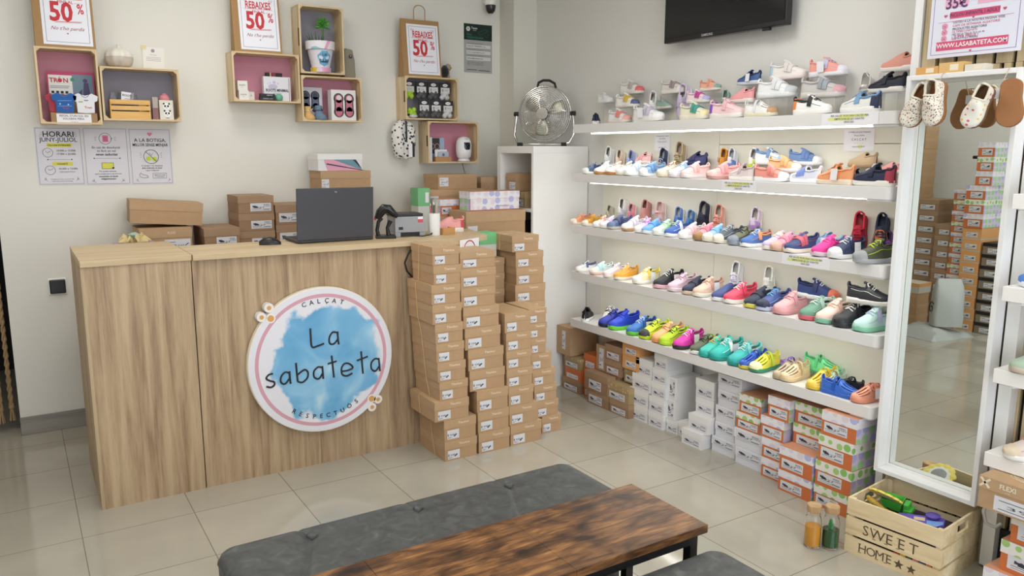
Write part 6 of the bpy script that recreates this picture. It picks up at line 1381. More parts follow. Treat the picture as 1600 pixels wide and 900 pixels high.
 (2.900,3.536,0.470,0.47,215,0.158,'f','lace','#f2f2f4','#e8d8d4','#1c1d20','#f2f2f4',0,0,5,"white sneaker with black laces, lowest shelf"),
 (2.826,3.406,0.470,0.47,177,0.193,'f','lace','#2c3cac','#1c2448','#24262c','#2c3cac',0,0,5,"royal blue running shoe with black laces, lowest shelf"),
 (2.832,3.320,0.470,0.47,177,0.203,'f','lace','#2848d0','#78d838','#2040c8','#2848d0',0,0,5,"electric blue runner with neon green sole, lowest shelf"),
 (2.826,3.167,0.470,0.47,178,0.193,'f','velcro1','#3c78c8','#68cc40','#2c5cb0','#3c78c8',1,0,5,"azure runner with green sole and tag, lowest shelf"),
 (2.920,3.240,0.470,0.47,177,0.150,'f','lace','#1c2434','#24344c','#3c94dc','#1c2434',0,0,5,"black-blue shoe behind the row, lowest shelf"),
 (2.829,3.065,0.470,0.47,179,0.198,'f','lace','#d4ec3c','#c8e434','#2c3028','#34383c',0,0,5,"neon yellow runner with black laces and barcode tag, lowest shelf"),
 (2.821,2.911,0.470,0.47,179,0.182,'f','lace','#b8dc34','#c0e834','#2c3c28','#b8dc34',0,0,5,"lime runner with dark laces, lowest shelf"),
 (2.832,2.969,0.470,0.47,180,0.203,'f','velcro1','#f0b480','#e89c64','#e0a884','#f0b480',0,0,5,"peach orange sneaker, lowest shelf"),
 (2.826,2.812,0.470,0.47,180,0.193,'f','velcro1','#d838a8','#342c38','#c02890','#d838a8',1,0,5,"magenta shoe with dark toe and white tag, lowest shelf"),
 (2.821,2.694,0.470,0.47,180,0.182,'f','lace','#5c6450','#f0f0f0','#1c1d20','#5c6450',0,0,5,"khaki black shoe with white toe tip, lowest shelf"),
 (2.910,2.753,0.470,0.47,177,0.150,'f','jelly','#98e040','#88d030','#78c028','#98e040',0,0,5,"lime green water shoe behind the row, lowest shelf"),
 (2.920,2.934,0.470,0.47,177,0.139,'f','velcro1','#b8a890','#989898','#24262c','#a0a4a8',0,0,5,"greyish sandal with black heel behind, lowest shelf"),
 (2.826,2.630,0.470,0.47,180,0.193,'f','lace','#3cc0b4','#28b0a4','#e8b040','#3cc0b4',0,0,5,"turquoise water shoe, leftmost of the turquoise ones, lowest shelf"),
 (2.832,2.563,0.470,0.47,180,0.203,'f','velcro1','#30b8b0','#20a098','#f0f4f4','#30b8b0',1,0,5,"turquoise water shoe in the middle with a tag, lowest shelf"),
 (2.832,2.449,0.470,0.47,180,0.203,'f','velcro1','#38b4b0','#249c98','#88d8d8','#38b4b0',1,0,5,"turquoise shoe with pale mesh and tag, lowest shelf"),
 (2.910,2.506,0.470,0.47,180,0.139,'f','velcro1','#3c78b8','#2c5c98','#1c2c48','#3c78b8',0,0,5,"blue shoe behind the turquoise ones, lowest shelf"),
 (2.816,2.384,0.470,0.47,181,0.171,'f','jelly','#2858c8','#d8c850','#2450b8','#2858c8',0,0,5,"royal blue sandal with floral sole, lowest shelf"),
 (2.821,2.322,0.470,0.47,181,0.182,'f','jelly','#f0e850','#3c8c68','#c8e048','#f0f0c0',0,0,5,"yellow sandal with tropical print sole, lowest shelf"),
 (2.813,2.191,0.470,0.47,181,0.166,'f','jelly','#c8b89c','#b8a88c','#b4a488','#c8b89c',0,0,5,"taupe jelly sandal, lowest shelf"),
 (2.816,2.152,0.470,0.47,181,0.171,'f','jelly','#ecd4b0','#e4caa4','#e0c49c','#ecd4b0',0,0,5,"cream beige jelly sandal, lowest shelf"),
 (2.818,2.017,0.470,0.47,181,0.177,'f','jelly','#f4d458','#ecc848','#ecc440','#f4d458',0,0,5,"yellow jelly sandal, lowest shelf"),
 (2.860,1.998,0.470,0.47,177,0.150,'f','jelly','#c4e0cc','#b8d8c4','#b0d0bc','#c4e0cc',0,0,5,"frosted mint jelly sandal, lowest shelf"),
 (2.780,1.905,0.470,0.47,-84,0.163,'f','jelly','#3c70d0','#3468c8','#2c5cb8','#3c70d0',0,0,5,"blue jelly sandal pointing right, lowest shelf"),
 (2.810,1.798,0.470,0.47,167,0.161,'f','jelly','#eca488','#e09478','#dc8c70','#eca488',1,0,5,"peach jelly sandal with hanging tag, lowest shelf"),
 (2.930,2.102,0.494,0.47,-84,0.173,'f','jelly','#74dc98','#68d08c','#60c884','#74dc98',0,1,5,"spring green jelly sandal lying on a peach one, lowest shelf"),
 (2.920,2.269,0.470,0.47,84,0.137,'f','jelly','#a888dc','#9c7cd0','#9470c8','#a888dc',0,0,5,"violet jelly sandal behind the row, lowest shelf"),
 (2.870,1.926,0.470,0.47,86,0.137,'f','jelly','#20242c','#181c22','#14161c','#20242c',0,0,5,"black jelly sandal, lowest shelf"),
 (2.920,1.843,0.470,0.47,86,0.105,'f','jelly','#e88c78','#dc7c68','#d47464','#e88c78',0,0,5,"coral jelly sandal in the corner, lowest shelf"),
]
GN = {1: 'shoes on the top shelf', 2: 'shoes on the second shelf', 3: 'shoes on the third shelf', 4: 'shoes on the fourth shelf', 5: 'shoes on the lowest shelf'}
ACR = M('#ffffff', .05, trans=1, alpha=.22, ior=1.3)
random.seed(11)
for (X, Y, Z, ZS, a, L_, pose, style, up, so, ac, ex, tg, riser, sh, lb) in SHOES:
    r_ = math.radians(a)
    if pose == 'f':
        R3 = Matrix.Rotation(r_, 3, 'Z'); loc = (X, Y, Z+.0005)
        side = 1 if (-math.sin(r_)) < 0 else -1       # local side that faces the room
    else:
        tilt = math.radians(74+random.uniform(-5, 3)); yw = math.radians(a-180)+.35
        fd = Vector((-math.cos(yw), -math.sin(yw), 0))            # way the opening faces
        xa = (Vector((0, 0, -1))*math.sin(tilt)+fd*math.cos(tilt)); za = (fd*math.sin(tilt)+Vector((0, 0, 1))*math.cos(tilt)); ya = za.cross(xa)
        R3 = Matrix((xa, ya, za)).transposed()
        loc = (2.952, Y, ZS+.0015+.5*L_*math.sin(tilt)+.02*L_); side = -1
    sty = style
    shoe('toddler_shoe' if L_ < .135 else ('jelly_sandal' if 'sandal' in lb else 'child_shoe'), lb, loc, R3, L_, sty, up, so, ac, ex, tg, GN[sh], heelpart=('heel' in lb and 'seen from' not in lb), tagside=side)
    if riser:
        hh = Z-ZS-.0008; ww = L_*.42; dd = .026
        t = thing('acrylic_riser', 'clear riser under the '+lb.split(',')[0].replace(' on a clear riser', ''), 'display riser', (X, Y, ZS+.0003), group='clear acrylic shoe risers')
        MB().box(-dd, -ww, hh-.003, dd, ww, hh).box(-dd, -ww, 0, dd, -ww+.003, hh-.0032).box(-dd, ww-.003, 0, dd, ww, hh-.0032).build('riser_body', ACR, t)
LB = [o for o in bpy.data.objects if o.name.startswith('acrylic_riser')]

# ================================================================ SLATTED WALL, MIRROR, RIGHT UNIT
t = bpy.data.objects.new('wall_slatted', None); COL.objects.link(t); t.location = (2.83, 1.745, 0); t['kind'] = 'structure'
MB().box(.02, -2.4, 0, .154, -.03, CEIL-.002).build('black_backing', BLACKM, t)
for za, zb_, pr_, wd_ in ((0, 1.74, .036, .0205), (1.741, CEIL-.003, .065, .050)):
    mb = MB(); y = -.034
    while y > -2.35: mb.box(0, y-wd_, za, .0198, y, zb_); y -= pr_
    mb.build('slats', SLAT, t)
MB().box(-.012, -.030, 0, .154, 0, CEIL-.002).build('white_edge_post', WHITEG, t)
t = thing('large_poster', 'pink and white offer poster reading WWW.LASABATETA.COM above the mirror', 'poster', (2.798, 1.672, 1.772), -PI/2)
MB().frect(0, 0, .312, .44, 0, .0015).build('sheet', M('#dfe2f2', .6), t)
MB().fframe(.012, .012, .296, .42, .0012, .0017).build('border', M('#8c6ca8', .6), t)
mb = MB().frect(.030, .024, .27, .054, .0017).frect(.07, .128, .235, .150, .0017); mb.build('pink_bars', M('#d2527a', .6), t)
MB().frect(.05, .165, .13, .225, .0017).build('pale_pink_patch', M('#e8b0cc', .6), t); MB().frect(.16, .165, .26, .225, .0017).build('pale_pink_patch', M('#e8b0cc', .6), t)
for v in (.105, .085, .064): MB().fdisc(.055, v, .011, .0017).build('icon_disc', M('#e8b0cc', .6), t)
MB().text('WWW.LASABATETA.COM', .0205, .15, .039, .0024, bold=.02, sx=.98).build('white_lettering', PAPER, t)
mb = MB().text('35€', .052, .09, .178, .0024, bold=.02, sx=.9).text('12€', .052, .21, .198, .0024, bold=.02, sx=.9).text('INCLOU INFANTIL I ADULT', .0165, .152, .139, .0024, bold=.01, sx=.82).text('VISITEU A LA NOSTRA PÀGINA WEB', .0105, .082, .114, .002, align='LEFT').text('PRODUCTES ALEATORIS', .0105, .082, .092, .002, align='LEFT', bold=.01).text('MÉS DE LA TALLA 18 A LA 40', .0085, .082, .074, .002, align='LEFT').text('QUE NO PODS PERDRE', .0085, .082, .0595, .002, align='LEFT').text('SEGUEIX-NOS A', .006, .15, .0515, .0027)
mb.build('dark_lettering', M('#5a3a6a', .6), t)
mb = MB().text('CAPS DE SETMANA ALEATORIS', .0112, .082, .103, .002, align='LEFT').text('ÚLTIMES UNITATS', .0105, .082, .083, .002, align='LEFT').text('¡ SUPER PREUS !', .0130, .082, .066, .002, align='LEFT', bold=.01).fheart(.055, .139, .006, .002).fheart(.250, .139, .006, .002).fheart(.15, .125, .004, .002).fheart(.15, .016, .004, .002)
for v in (.105, .085, .064): mb.fframe(.049, v-.006, .061, v+.005, .001, .0024).fheart(.055, v-.001, .003, .0026)
mb.fline([(.03, .119), (.28, .119)], .0006, .002).build('pink_lettering', M('#c24a72', .6), t)
MX, MY0, MY1, MZ0, MZ1 = 2.72, 1.312, 1.695, .236, 1.712
t = thing('wall_mirror', 'tall white-framed mirror mounted above the toy crate', 'mirror', (MX, MY0, MZ0))
HW, HH = MY1-MY0, MZ1-MZ0; f_ = .017; dp = .062
mb = MB().box(0, 0, 0, dp, f_, HH).box(0, HW-f_, 0, dp, HW, HH).box(0, f_, 0, dp, HW-f_, f_).box(0, f_, HH-f_, dp, HW-f_, HH)
mb.build('frame', WHITEG, t, bevel=.0015)
MB().box(.050, f_+.0002, f_+.0002, .056, f_+.010, HH-f_-.0002).box(.050, HW-f_-.010, f_+.0002, .056, HW-f_-.0002, HH-f_-.0002).box(.050, f_+.0102, f_+.0002, .056, HW-f_-.0102, f_+.010).box(.050, f_+.0102, HH-f_-.010, .056, HW-f_-.0102, HH-f_-.0002).build('inner_bead', WHITE, t)
MB().box(.058, f_+.0002, f_+.0002, .0605, HW-f_-.0002, HH-f_-.0002).build('mirror_glass', M('#e9eee9', .004, 1.0), t)
MB().box(dp+.0002, .03, .3, .1095, .06, HH-.1).box(dp+.0002, HW-.06, .3, .1095, HW-.03, HH-.1).build('wall_bracket', BLACKM, t)
for (y0_, y1_, h_, c, lb) in ((1.585, 1.665, .026, '#dda866', 'orange-yellow carton lying on the mirror frame, left'), (1.50, 1.583, .034, '#e0b878', 'pale orange carton on the mirror frame, middle'), (1.43, 1.495, .022, '#e4e0d4', 'white carton on the mirror frame, right of the orange ones')):
    t = thing('small_carton', lb, 'box', (MX+.004, y1_, MZ1+.0003), -PI/2)
    MB().box(0, 0, 0, y1_-y0_, .05, h_).build('carton', M(c, .6), t)
    MB().frect((y1_-y0_)*.45, h_*.2, (y1_-y0_)*.8, h_*.8, 0, .0005).build('pale_label', M('#efe4cc', .6), t)
# right shelf unit
t = thing('right_shelf_unit', 'white shelf unit at the right edge, left upright beside the mirror', 'shelf unit', (2.65, 1.265, 0))
MB().box(.133, .0005, .01, .178, .042, 1.70).build('upright', WHITE, t)
MB().box(.135, -.165, .43, .178, -.130, CEIL-.003).build('upright', WHITE, t)
for z in (.470, .755, 1.026, 1.319):
    o = MB().prism([(x, y) for x, y in rounded_shelf(0, .134, 0, -.95, 0, 0)], z-.047, z).build('shelf_board', WHITE, t, bevel=.0015)
    MB().prism([(.134, -.01), (.02, -.01), (.008, -.02), (.006, -.06), (.03, -.075), (.134, -.075)], z-.054, z-.0472).build('shelf_bracket', WHITEG, o)
def rshoe(lb, y, z, L_, a, style, up, so, ac, ex, x=2.715, **k):
    return shoe('child_shoe', lb, (x, y, z+.0006), Matrix.Rotation(math.radians(a), 3, 'Z'), L_, style, up, so, ac, ex, 0, 'shoes on the right shelf unit', **k)
rshoe('navy shoe with tan sole on the right unit, top visible shelf', 1.155, 1.319, .16, 95, 'velcro1', '#232a3c', '#b48458', '#1c2230', '#232a3c')
rshoe('grey shoe with bright blue trim on the right unit', 1.160, 1.026, .17, 100, 'lace', '#5c6880', '#e8eef6', '#5c94e0', '#5088d8')
rshoe('sage green shoe with grey strap on the right unit', 1.165, .755, .18, 150, 'velcro', '#a8bca8', '#c8b8a8', '#8c9490', '#a8bca8')
rshoe('pale pink shoe edge beside the sage green one', 1.075, .755, .16, 155, 'velcro', '#e4b8b8', '#e8dcd8', '#d89ca0', '#e4b8b8')
rshoe('beige and pink mesh runner on the right unit, bottom shelf', 1.155, .470, .18, 150, 'lace', '#ded0c8', '#f2f2f2', '#ec8ca8', '#dcccb4')
rshoe('yellow strapped pink shoe behind the mesh runner', 1.058, .470, .14, 140, 'velcro', '#f0c8d0', '#f0e8e0', '#e8c878', '#f0c8d0', x=2.755)
rshoe('white shoe toe at the frame edge beside the mesh runner', .975, .470, .17, 160, 'velcro', '#e8e4e2', '#f0f0f0', '#d8d4d2', '#e8e4e2')
# boxes under the right unit
def rbox(label, X, Y, z, w_, h_, kind, **k): return shoebox(label, X, Y, z, w_, k.pop('d_', .24), h_, -90, kind, 'shoe boxes under the right unit', lab=k.pop('lab', (.08, .14, .66, .44)), lidh=k.pop('lidh', .42), **k)
rbox('orange and lilac-dotted shoe box on the floor at the right edge', 2.600, 1.205, 0, .30, .105, 'lilacdot', d_=.20)
rbox('orange and green-dotted shoe box in the middle at the right edge', 2.620, 1.170, .1055, .30, .105, 'greendot', d_=.20)
rbox('orange shoe box just under the FLEXI box at the right edge', 2.625, 1.150, .211, .28, .103, 'greendot', d_=.20)
t = rbox('brown shoe box lettered FLEXI with white cross at the right edge', 2.565, 1.232, .3145, .30, .106, 'kraft', d_=.24, lab=(.17, .06, .80, .46), lidh=.38)
MB().text('FLEXI', .022, .088, .088, .0, bold=.03, sx=.95).build('white_lettering', M('#e6dcc8', .6), t); MB().text('nens', .009, .088, .074, .0).build('small_lettering', M('#e6dcc8', .6), t); MB().fline([(.004, .072), (.034, .101)], .007, .0).fline([(.005, .101), (.033, .072)], .007, .0).build('white_cross', M('#e6dcc8', .6), t)
mb = MB()
for k in range(8):
    pts = [(.14+(.02+.013*k)*math.cos(a)*(1+.2*math.sin(3*a+k)), .12+(.015+.010*k)*math.sin(a)*(1+.2*math.cos(2*a+k)), .1060) for a in [2*PI*j/24 for j in range(25)]]
    mb.tube(pts, .0008, 4)
mb.build('swirl_print', M('#e2d6b8', .6), t)
t = thing('white_hook', 'thick white cable loop hanging below the FLEXI box', 'cable', (2.70, 1.225, .19))
MB().tube([(0, .012, .124), (-.01, .03, .10), (-.015, .04, .06), (-.01, .030, .02), (0, .005, .012), (.01, -.01, .03)], .006, 8).build('cable', M('#b8b8b4', .4), t, smooth=60)
t = thing('black_socket_box', 'black plinth box on the floor behind the toy crate', 'box', (2.815, 1.18, 0)); MB().box(-.0, 0, 0, .014, .14, .15).build('plinth', BLACKM, t)

# ---- hanging slippers
def slipper(label, loc, rot, L_, up, sole):
    t = thing('baby_slipper', label, 'slipper', loc, group='baby slippers hanging in front of the mirror')
    t.matrix_world = Matrix.Translation(Vector(loc)) @ rot.to_4x4() @ Matrix.Diagonal((L_, L_*1.25, L_*1.05, 1))
    part('upper', shoe_mesh('slip', 'upper'), up, t); part('suede_sole', shoe_mesh('slip', 'sole'), sole, t); part('lining', shoe_mesh('slip', 'lining'), M('#cdbfa8', .8), t); part('collar', shoe_mesh('slip', 'collar'), M('#e4ddcc', .8), t)
    return t
SUEDE = M('#9a6a44', .85, noise=.08, nscale=90); SUEDED = M('#6e4e34', .85)
def facing(toe_v, up_v):
    x = Vector(toe_v).normalized(); z = Vector(up_v); z = (z-x*z.dot(x)).normalized(); return Matrix((x, z.cross(x), z)).transposed()
slipper('speckled baby slipper hanging outermost at left on the mirror', (2.645, 1.600, 1.598), facing((-.25, .35, -1), (-1, -.3, .1)), .148, SPECK, SUEDE)
slipper('speckled baby slipper hanging just right of the outermost one', (2.632, 1.522, 1.604), facing((-.1, .02, -1), (-1, .05, .1)), .148, SPECK, SUEDE)
slipper('car-print white baby slipper with its opening towards the room', (2.640, 1.392, 1.588), facing((-.2, .35, -1), (-1, -.25, .1)), .140, PRINT, SUEDED)
slipper('baby slipper turned to show its plain brown sole', (2.650, 1.305, 1.600), facing((-.05, -.05, -1), (1, .25, 0)), .150, PRINT, SUEDE)
for (x, y, z, lb) in ((2.670, 1.560, 1.665, 'white tag and cord hanging the speckled slippers'), (2.675, 1.350, 1.665, 'white tag and cord hanging the car-print slippers')):
    t = thing('hanging_cord', lb, 'cord', (x, y, z)); MB().tube([(0, 0, -.02), (.025, 0, .02), (.044, 0, .0465), (.055, 0, .0485)], .0016, 5).build('cord', M('#c8b8a0', .8), t); MB().box(-.02, -.012, -.05, -.004, .012, -.02).build('white_tag', PAPER, t)

# ================================================================ TOY CRATE AND BOTTLES
t = thing('toy_crate', 'pale wooden crate lettered SWEET HOME with stars, under the mirror', 'crate', (2.478, 1.632, 0), math.radians(-84))
CW, CD, CH = .335, .305, .208
RW = [(0.0, .062), (.072, .136), (.146, CH)]
mb = MB()
for a, b_ in RW: mb.box(0, 0, a, CW, .008, b_)
mb.build('front_slats', PALE, t)
mb = MB()
for a, b_ in RW: mb.box(0, CD-.008, a, CW, CD, b_)
mb.build('back_slats', PALE, t)
for x in (0, CW-.008):
    mb = MB()
    for k, (a, b_) in enumerate(RW):
        if k < 2: mb.box(x, .0082, a, x+.008, CD-.0082, b_)
        else: mb.box(x, .0082, a, x+.008, .11, b_).box(x, .195, a, x+.008, CD-.0082, b_).box(x, .1102, a, x+.008, .1948, a+.014).box(x, .1102, b_-.016, x+.008, .1948, b_)
    mb.build('end_slats', PALE, t)
for x in (.0082, CW-.0232):
    for y in (.0082, CD-.0232): MB().box(x, y, 0.001, x+.015, y+.015, CH-.002).build('corner_post', PALE, t)
MB().box(.009, .009, .004, CW-.009, CD-.009, .010).build('crate_floor', PALE, t)
def serif(mb, s_, sz, u, v, gap):
    for k, c in enumerate(s_): mb.text(c, sz, u+gap*k, v, .0003, bold=-.002)
    return mb
SW = serif(MB(), 'SWEET', .054, .075, .104, .0425)
mb = serif(MB(), 'HOME', .046, .068, .032, .032)
for (u, v, r) in ((.200, .030, .018), (.243, .029, .017)):
    mb.fpoly([(u+(r if j % 2 == 0 else r*.42)*math.sin(2*PI*j/10), v+(r if j % 2 == 0 else r*.42)*math.cos(2*PI*j/10)) for j in range(10)], .0003)
# serifs
for u, v, h_, q in ((.1175, .104, .038, SW), (.160, .104, .038, SW), (.2025, .104, .038, SW), (.068, .032, .033, mb), (.132, .032, .033, mb), (.164, .032, .033, mb)):
    q.fline([(u-.016, v-h_/2), (u-.004, v-h_/2)], .002, .0003).fline([(u-.016, v+h_/2), (u-.006, v+h_/2)], .002, .0003)
SW.build('burnt_lettering', M('#5c4a38', .7), t)
mb.build('burnt_lettering', M('#5c4a38', .7), t)
cw = t.matrix_world
def crate_pt(x, y, z):
    a = math.radians(-84); return (2.478+x*math.cos(a)-y*math.sin(a), 1.632+x*math.sin(a)+y*math.cos(a), z)
def toy(name, label, cat, p, rot=(0, 0, 0), scale=None): return thing(name, label, cat, crate_pt(*p), rot=rot, scale=scale)
# heap carrying the toys
t = toy('play_mat', 'dark folded play mat filling the bottom of the toy crate', 'play mat', (.03, .03, .0105), (0, 0, math.radians(-84)))
MB().box(0, 0, 0, .275, .24, .05).box(.01, .01, .0502, .26, .22, .128).build('mat', M('#3a2c3c', .8, noise=.3, nscale=20), t, bevel=.006)
t = toy('toy_truck', 'green toy tipper truck in the crate', 'toy truck', (.105, .17, .142), (.12, 0, math.radians(-75)))
MB().add([(-.045, -.022, .012), (.012, -.022, .012), (.012, .022, .012), (-.045, .022, .012), (-.055, -.03, .05), (.018, -.03, .05), (.018, .03, .05), (-.055, .03, .05)], [(0, 3, 2, 1), (0, 1, 5, 4), (1, 2, 6, 5), (2, 3, 7, 6), (3, 0, 4, 7)]).build('tipper', M('#4cb848', .35), t).modifiers.new('t', 'SOLIDIFY').thickness = .003
MB().box(.022, -.024, .008, .052, .024, .026).box(.022, -.022, .026, .040, .022, .046).build('cab', M('#4cb848', .35), t, bevel=.003)
MB().box(-.045, -.012, .004, .05, .012, .0115).build('chassis', M('#3a9838', .4), t)
for x in (-.028, .036):
    for y in (-.026, .018): MB().cyl((x, y, .006), (x, y+.008, .006), .011, n=16).build('wheel', BLACKM, t, smooth=40)
t = toy('toy_guitar', 'flat purple toy with pale blue corner lying across the crate', 'toy', (.205, .125, .150), (.06, -.05, math.radians(-60)))
MB().prism([(-.075, -.035), (.05, -.045), (.075, -.02), (.078, .03), (.045, .045), (.01, .032), (-.07, .03)], 0, .014).build('toy_body', M('#6f58c0', .4), t, bevel=.003)
MB().prism([(.02, -.042), (.05, -.044), (.072, -.02), (.072, -.002), (.02, -.006)], .0143, .016).build('blue_corner', M('#7aa8e8', .4), t)
MB().box(-.02, -.012, .0143, .015, .012, .0155).build('paper_label', M('#d8c8a8', .6), t)
MB().lathe([(.001, .0), (.022, .004), (.024, .012), (.001, .018)], c=(.04, .02, .0142), n=16).build('purple_knob', M('#5c48a8', .4), t, smooth=50)
t = toy('toy_giraffe', 'yellow spotted toy giraffe lying at the left of the crate', 'toy animal', (.120, .085, .150), (0, 0, math.radians(-78)))
MB().tube([(-.085, .03, .03), (-.06, .022, .022), (-.03, .012, .014), (.0, .0, .01), (.05, -.012, .012), (.09, -.018, .006)], [.012, .010, .008, .013, .013, .005], 10).tube([(.0, 0, .01), (.02, -.03, .002)], .006, 8).tube([(.045, -.01, .01), (.07, -.04, .0)], .006, 8).tube([(-.085, .03, .03), (-.10, .038, .034)], [.011, .007], 8).build('giraffe_body', M('#d8b44c', .5, noise=.35, nscale=60), t, smooth=60)
t = toy('toy_ball', 'small blue ball near the right corner of the crate', 'toy', (.300, .05, .1065)); MB().lathe([(.001, 0), (.012, .005), (.016, .016), (.012, .027), (.001, .032)], n=18).build('ball', M('#2c5ca8', .35), t, smooth=60)
t = toy('toy_block', 'round blue toy at the left front of the crate', 'toy', (.10, .045, .140)); MB().lathe([(.001, 0), (.020, .004), (.024, .016), (.016, .028), (.001, .030)], n=18).build('block', M('#3c78d0', .35), t, smooth=60)
t = thing('toy_flower', 'yellow flower-shaped toy facing the mirror, its grey centre seen in the reflection', 'toy', (2.605, 1.566, .207), scale=1.2); t.rotation_euler = Vector((.55, .0, .83)).to_track_quat('-Y', 'Z').to_euler()
mb = MB()
for k in range(11): a = 2*PI*k/11; mb.lathe([(.001, -.004), (.013, -.003), (.013, .003), (.001, .005)], c=(.038*math.cos(a), 0, .038*math.sin(a)), n=14, axis='y')
mb.build('petals', M('#ecd868', .5), t, smooth=50)
MB().lathe([(.001, -.003), (.036, -.003), (.036, .004), (.001, .0055)], n=28, axis='y').build('white_ring', M('#ecece4', .5), t, smooth=40)
MB().lathe([(.024, .0057), (.001, .0062)], n=24, axis='y').build('grey_centre', M('#b0b4b8', .2, .6), t)
random.seed(3)
for k, (c, nm) in enumerate([('#a83c30', 'brick red'), ('#e0b83c', 'yellow'), ('#2c3c34', 'dark green'), ('#e07898', 'pink'), ('#3c4c88', 'blue'), ('#d87c4c', 'orange'), ('#e0d8c8', 'cream')]):
    t = toy('toy_brick', f'small {nm} wooden block showing between the lower slats', 'toy block', (.175+.022*k, .0085, .062), (0, 0, math.radians(-84)), None)
    t['group'] = 'coloured blocks in the toy crate'
    MB().box(0, 0, 0, .018, .018, .0095).build('block', M(c, .5), t)
def sensory(label, X, Y, liquid, fill, extra=None):
    t = thing('glass_bottle', label, 'bottle', (X, Y, 0))
    MB().lathe([(.001, .001), (.026, .001), (.030, .006), (.0305, .10), (.026, .118), (.023, .122), (.023, .138), (.0215, .138), (.0215, .121), (.0245, .116), (.029, .099), (.0285, .008), (.001, .005)], n=32).build('glass', M('#ffffff', .02, trans=1, ior=1.3), t, smooth=50)
    MB().lathe([(.001, .0056), (.0278, .0085), (.0283, fill), (.001, fill)], n=28).build('liquid', M(liquid, .25, noise=.05, nscale=60), t, smooth=50)
    MB().lathe([(.001, .1385), (.025, .1385), (.026, .141), (.026, .163), (.024, .165), (.001, .165)], n=28).build('wooden_cap', wood('cap_wood', [(.3, '#b08c64'), (.6, '#c8a67c'), (.8, '#d8ba92')], 'Z', 20, 4, .6), t, smooth=40)
    if extra: extra(t)
sensory('glass bottle of orange liquid with wooden cap beside the toy crate', 2.404, 1.716, '#e8a028', .082)
def weed(t):
    mb = MB()
    for k in range(7): a = k*.9; mb.tube([(.004*math.cos(a), .004*math.sin(a), .074), (.008*math.cos(a), .008*math.sin(a), .09), (.004*math.cos(a+1), .004*math.sin(a+1), .108)], .0025, 5)
    mb.build('green_strands', M('#3c9a4c', .5), t, smooth=60)
sensory('glass bottle of dark green liquid with wooden cap beside the toy crate', 2.452, 1.674, '#1e5c2c', .074, weed)

# ================================================================ ROPE CURTAIN IN THE DOORWAY
ROPE = M('#a88c68', .9, noise=.25, nscale=200, bump=.6)
random.seed(8)
for k in range(14):
    x = -.105-.047*k; zb = .07+random.uniform(-.02, .05); y = 4.72+random.uniform(-.012, .012)
    t = thing('curtain_rope', 'twisted beige rope strand of the curtain in the dark doorway', 'rope', (x, y, 0), group='ropes of the doorway curtain')
    mb = MB()
    for s_ in range(2):
        mb.tube([(.0055*math.cos(PI*s_+z*70), .0055*math.sin(PI*s_+z*70), z) for z in [zb+.07+(2.12-zb-.07)*q/90 for q in range(91)]], .0075, 5)
    mb.build('rope', ROPE, t, smooth=60)
    mb = MB().lathe([(.010, zb+.05), (.015, zb+.06), (.010, zb+.072)], n=10)
    for q in range(5): a = q*1.3; mb.tube([(.004*math.cos(a), .004*math.sin(a), zb+.055), (.012*math.cos(a), .012*math.sin(a), zb-.012)], .0045, 5)
    mb.build('tassel', ROPE, t, smooth=60)
t = thing('curtain_rail', 'dark rail at the head of the doorway carrying the rope curtain', 'rail', (-1.0, 4.72, 2.125)); MB().cyl((.005, 0, 0), (.925, 0, 0), .012, n=12).build('rail', BLACKM, t)

# ================================================================ STOCK SEEN IN THE MIRROR
MG = 'stacked shoe boxes along the left wall, seen in the mirror'
def mstack(desc, X, Y, w_, d_, hs, kind, n, z0_=0, **k):
    z = z0_
    for i in range(n):
        kd = kind[i % len(kind)] if isinstance(kind, list) else kind
        shoebox(f'{ {"dark": "brown", "greendot": "orange green-dotted", "lilacdot": "orange lilac-dotted", "peach": "peach-ended", "black": "black-lidded", "kraft": "kraft", "white": "white"}[kd]} shoe box, {level(i, n)} of {desc} in the mirror', X, Y+random.uniform(-.004, .004), z, w_, d_, hs-.0005, 90, kd, MG, lab=k.get('lab', (.15, .12, .6, .42)), lidh=k.get('lidh', .38)); z += hs
mstack('tallest kraft stack', -1.144, 3.955, .28, .2, .098, 'kraft', 17, lab=None)
mstack('kraft stack next to tallest', -1.05, 3.735, .21, .32, .095, 'dark', 11)
mstack('medium kraft stack', -1.02, 3.59, .140, .30, .094, 'dark', 9)
mstack('thin orange stack', -1.00, 3.468, .115, .30, .088, ['lilacdot', 'greendot'], 13)
mstack('peach stack', -.944, 3.305, .150, .30, .094, 'peach', 9, lab=(.2, .2, .6, .4), lidh=.9)
mstack('orange stack above peach', -.93, 3.300, .155, .28, .112, ['lilacdot', 'greendot'], 3, .847); mstack('uppermost orange stack', -.944, 3.272, .130, .28, .112, ['lilacdot', 'greendot'], 3, 1.184)
mstack('black stack', -.944, 3.125, .165, .30, .092, 'black', 8, lidh=.3)
mstack('low brown pile in front', -.80, 3.70, .20, .18, .09, 'kraft', 3, lab=None)
shoebox('white shoe box with orange end on the low pile in the mirror', -.80, 3.69, .2705, .21, .18, .085, 90, 'peach', MG, lab=None, lidh=.35)
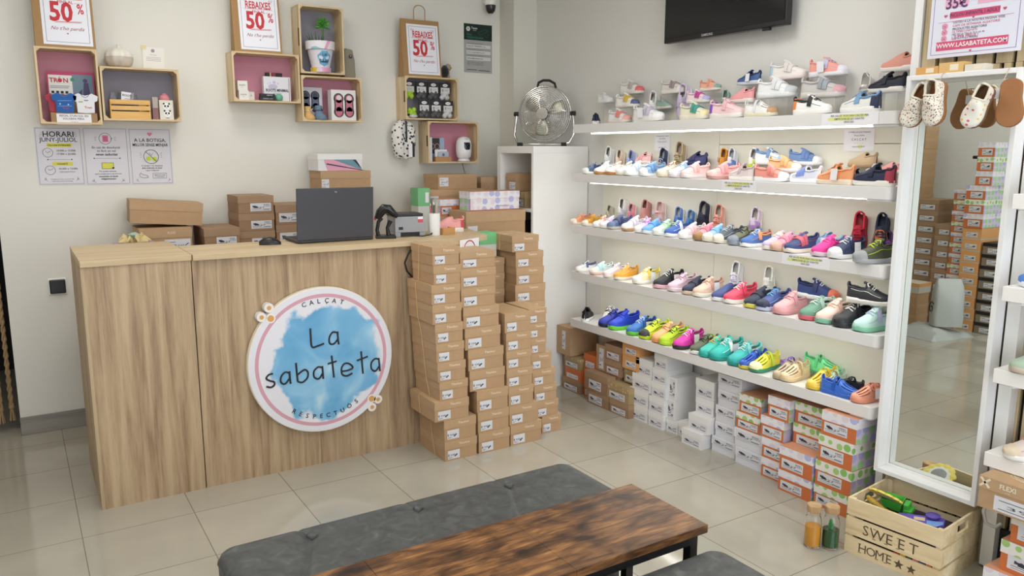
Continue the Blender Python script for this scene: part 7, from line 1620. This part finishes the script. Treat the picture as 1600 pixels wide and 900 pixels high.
def mailer(label, loc, sx_, sy_, sz_, rz, seed, name='mailing_bag'):
    random.seed(seed); t = thing(name, label, 'bag', loc, rz, group='grey plastic mailing bags')
    n = 14; vs = []; fs = []
    for i in range(n+1):
        for j in range(n+1):
            u, v = i/n, j/n; e = min(u, 1-u, v, 1-v); hgt = sz_*min(1, e*5)**.5*(.75+.25*math.sin(5*u+3*v+seed))+random.uniform(-.006, .006)
            vs.append(((u-.5)*sx_+random.uniform(-.006, .006), (v-.5)*sy_+random.uniform(-.006, .006), max(.004, hgt)))
    for i in range(n):
        for j in range(n): fs.append((i*(n+1)+j, (i+1)*(n+1)+j, (i+1)*(n+1)+j+1, i*(n+1)+j+1))
    k = len(vs); b = [i*(n+1) for i in range(n+1)]+[n*(n+1)+j for j in range(1, n+1)]+[i*(n+1)+n for i in range(n-1, -1, -1)]+[j for j in range(n-1, 0, -1)]
    vs += [(vs[q][0], vs[q][1], 0) for q in b]; L_ = len(b)
    for q in range(L_): fs.append((b[q], b[(q+1) % L_], k+(q+1) % L_, k+q))
    fs.append(tuple(range(k, k+L_)))
    MB().add(vs, fs).build('plastic', M('#b4b8b8', .3), t, smooth=25)
    return t
mailer('flat grey plastic mailing bag lying on the floor, seen in the mirror', (-.58, 3.43, .0), .46, .40, .085, .12, 3)
t = thing('mailing_bag', 'upright grey plastic mailing bag with black spiral logo, seen in the mirror', 'bag', (-.62, 3.345, .088), .75, group='grey plastic mailing bags')
random.seed(5)
rings = []
for z, a, b_ in ((0, .11, .07), (.06, .115, .075), (.16, .112, .075), (.26, .108, .07), (.32, .10, .05), (.36, .09, .02), (.375, .085, .006)):
    rr2 = []
    for q in range(24):
        th_ = 2*PI*q/24; c, s_ = math.cos(th_), math.sin(th_); rr2.append((a*math.copysign(abs(c)**.5, c)+random.uniform(-.003, .003), b_*math.copysign(abs(s_)**.5, s_)+random.uniform(-.003, .003), z))
    rings.append(rr2)
MB().ring_loft(rings).build('plastic', M('#b8bcbc', .3), t, smooth=30)
MB().tube([(.113+.002, (.008+.005*a)*math.cos(a), .14+(.008+.005*a)*math.sin(a)) for a in [q*.35 for q in range(26)]], .003, 5).build('spiral_logo', BLACKM, t)
t = thing('hand_truck', 'black T-handled pole beside the orange stack, seen in the mirror', 'trolley', (-1.42, 3.64, 0))
MB().box(-.015, -.06, 0, .03, .0, .012).build('base_plate', BLACKM, t); MB().cyl((0, -.03, .012), (0, -.03, 1.40), .011, n=10).build('pole', BLACK, t); MB().cyl((0, -.10, 1.40), (0, .04, 1.40), .014, n=10).build('handle', BLACK, t)
for o in list(bpy.data.objects):
    if o.get('category') is None and o.parent is None and o.get('kind') is None and o.type == 'EMPTY': print('untagged', o.name)

# pink toddler shoe on the counter
shoe('toddler_shoe', 'pink toddler shoe with red heel stripe on the counter end', (1.925, 3.70, 1.0246), Matrix.Rotation(math.radians(172), 3, 'Z'), .185, 'slip', '#e8a4a4', '#ece8e2', '#c8505a', '#c8505a', 0, None, heelpart=True)
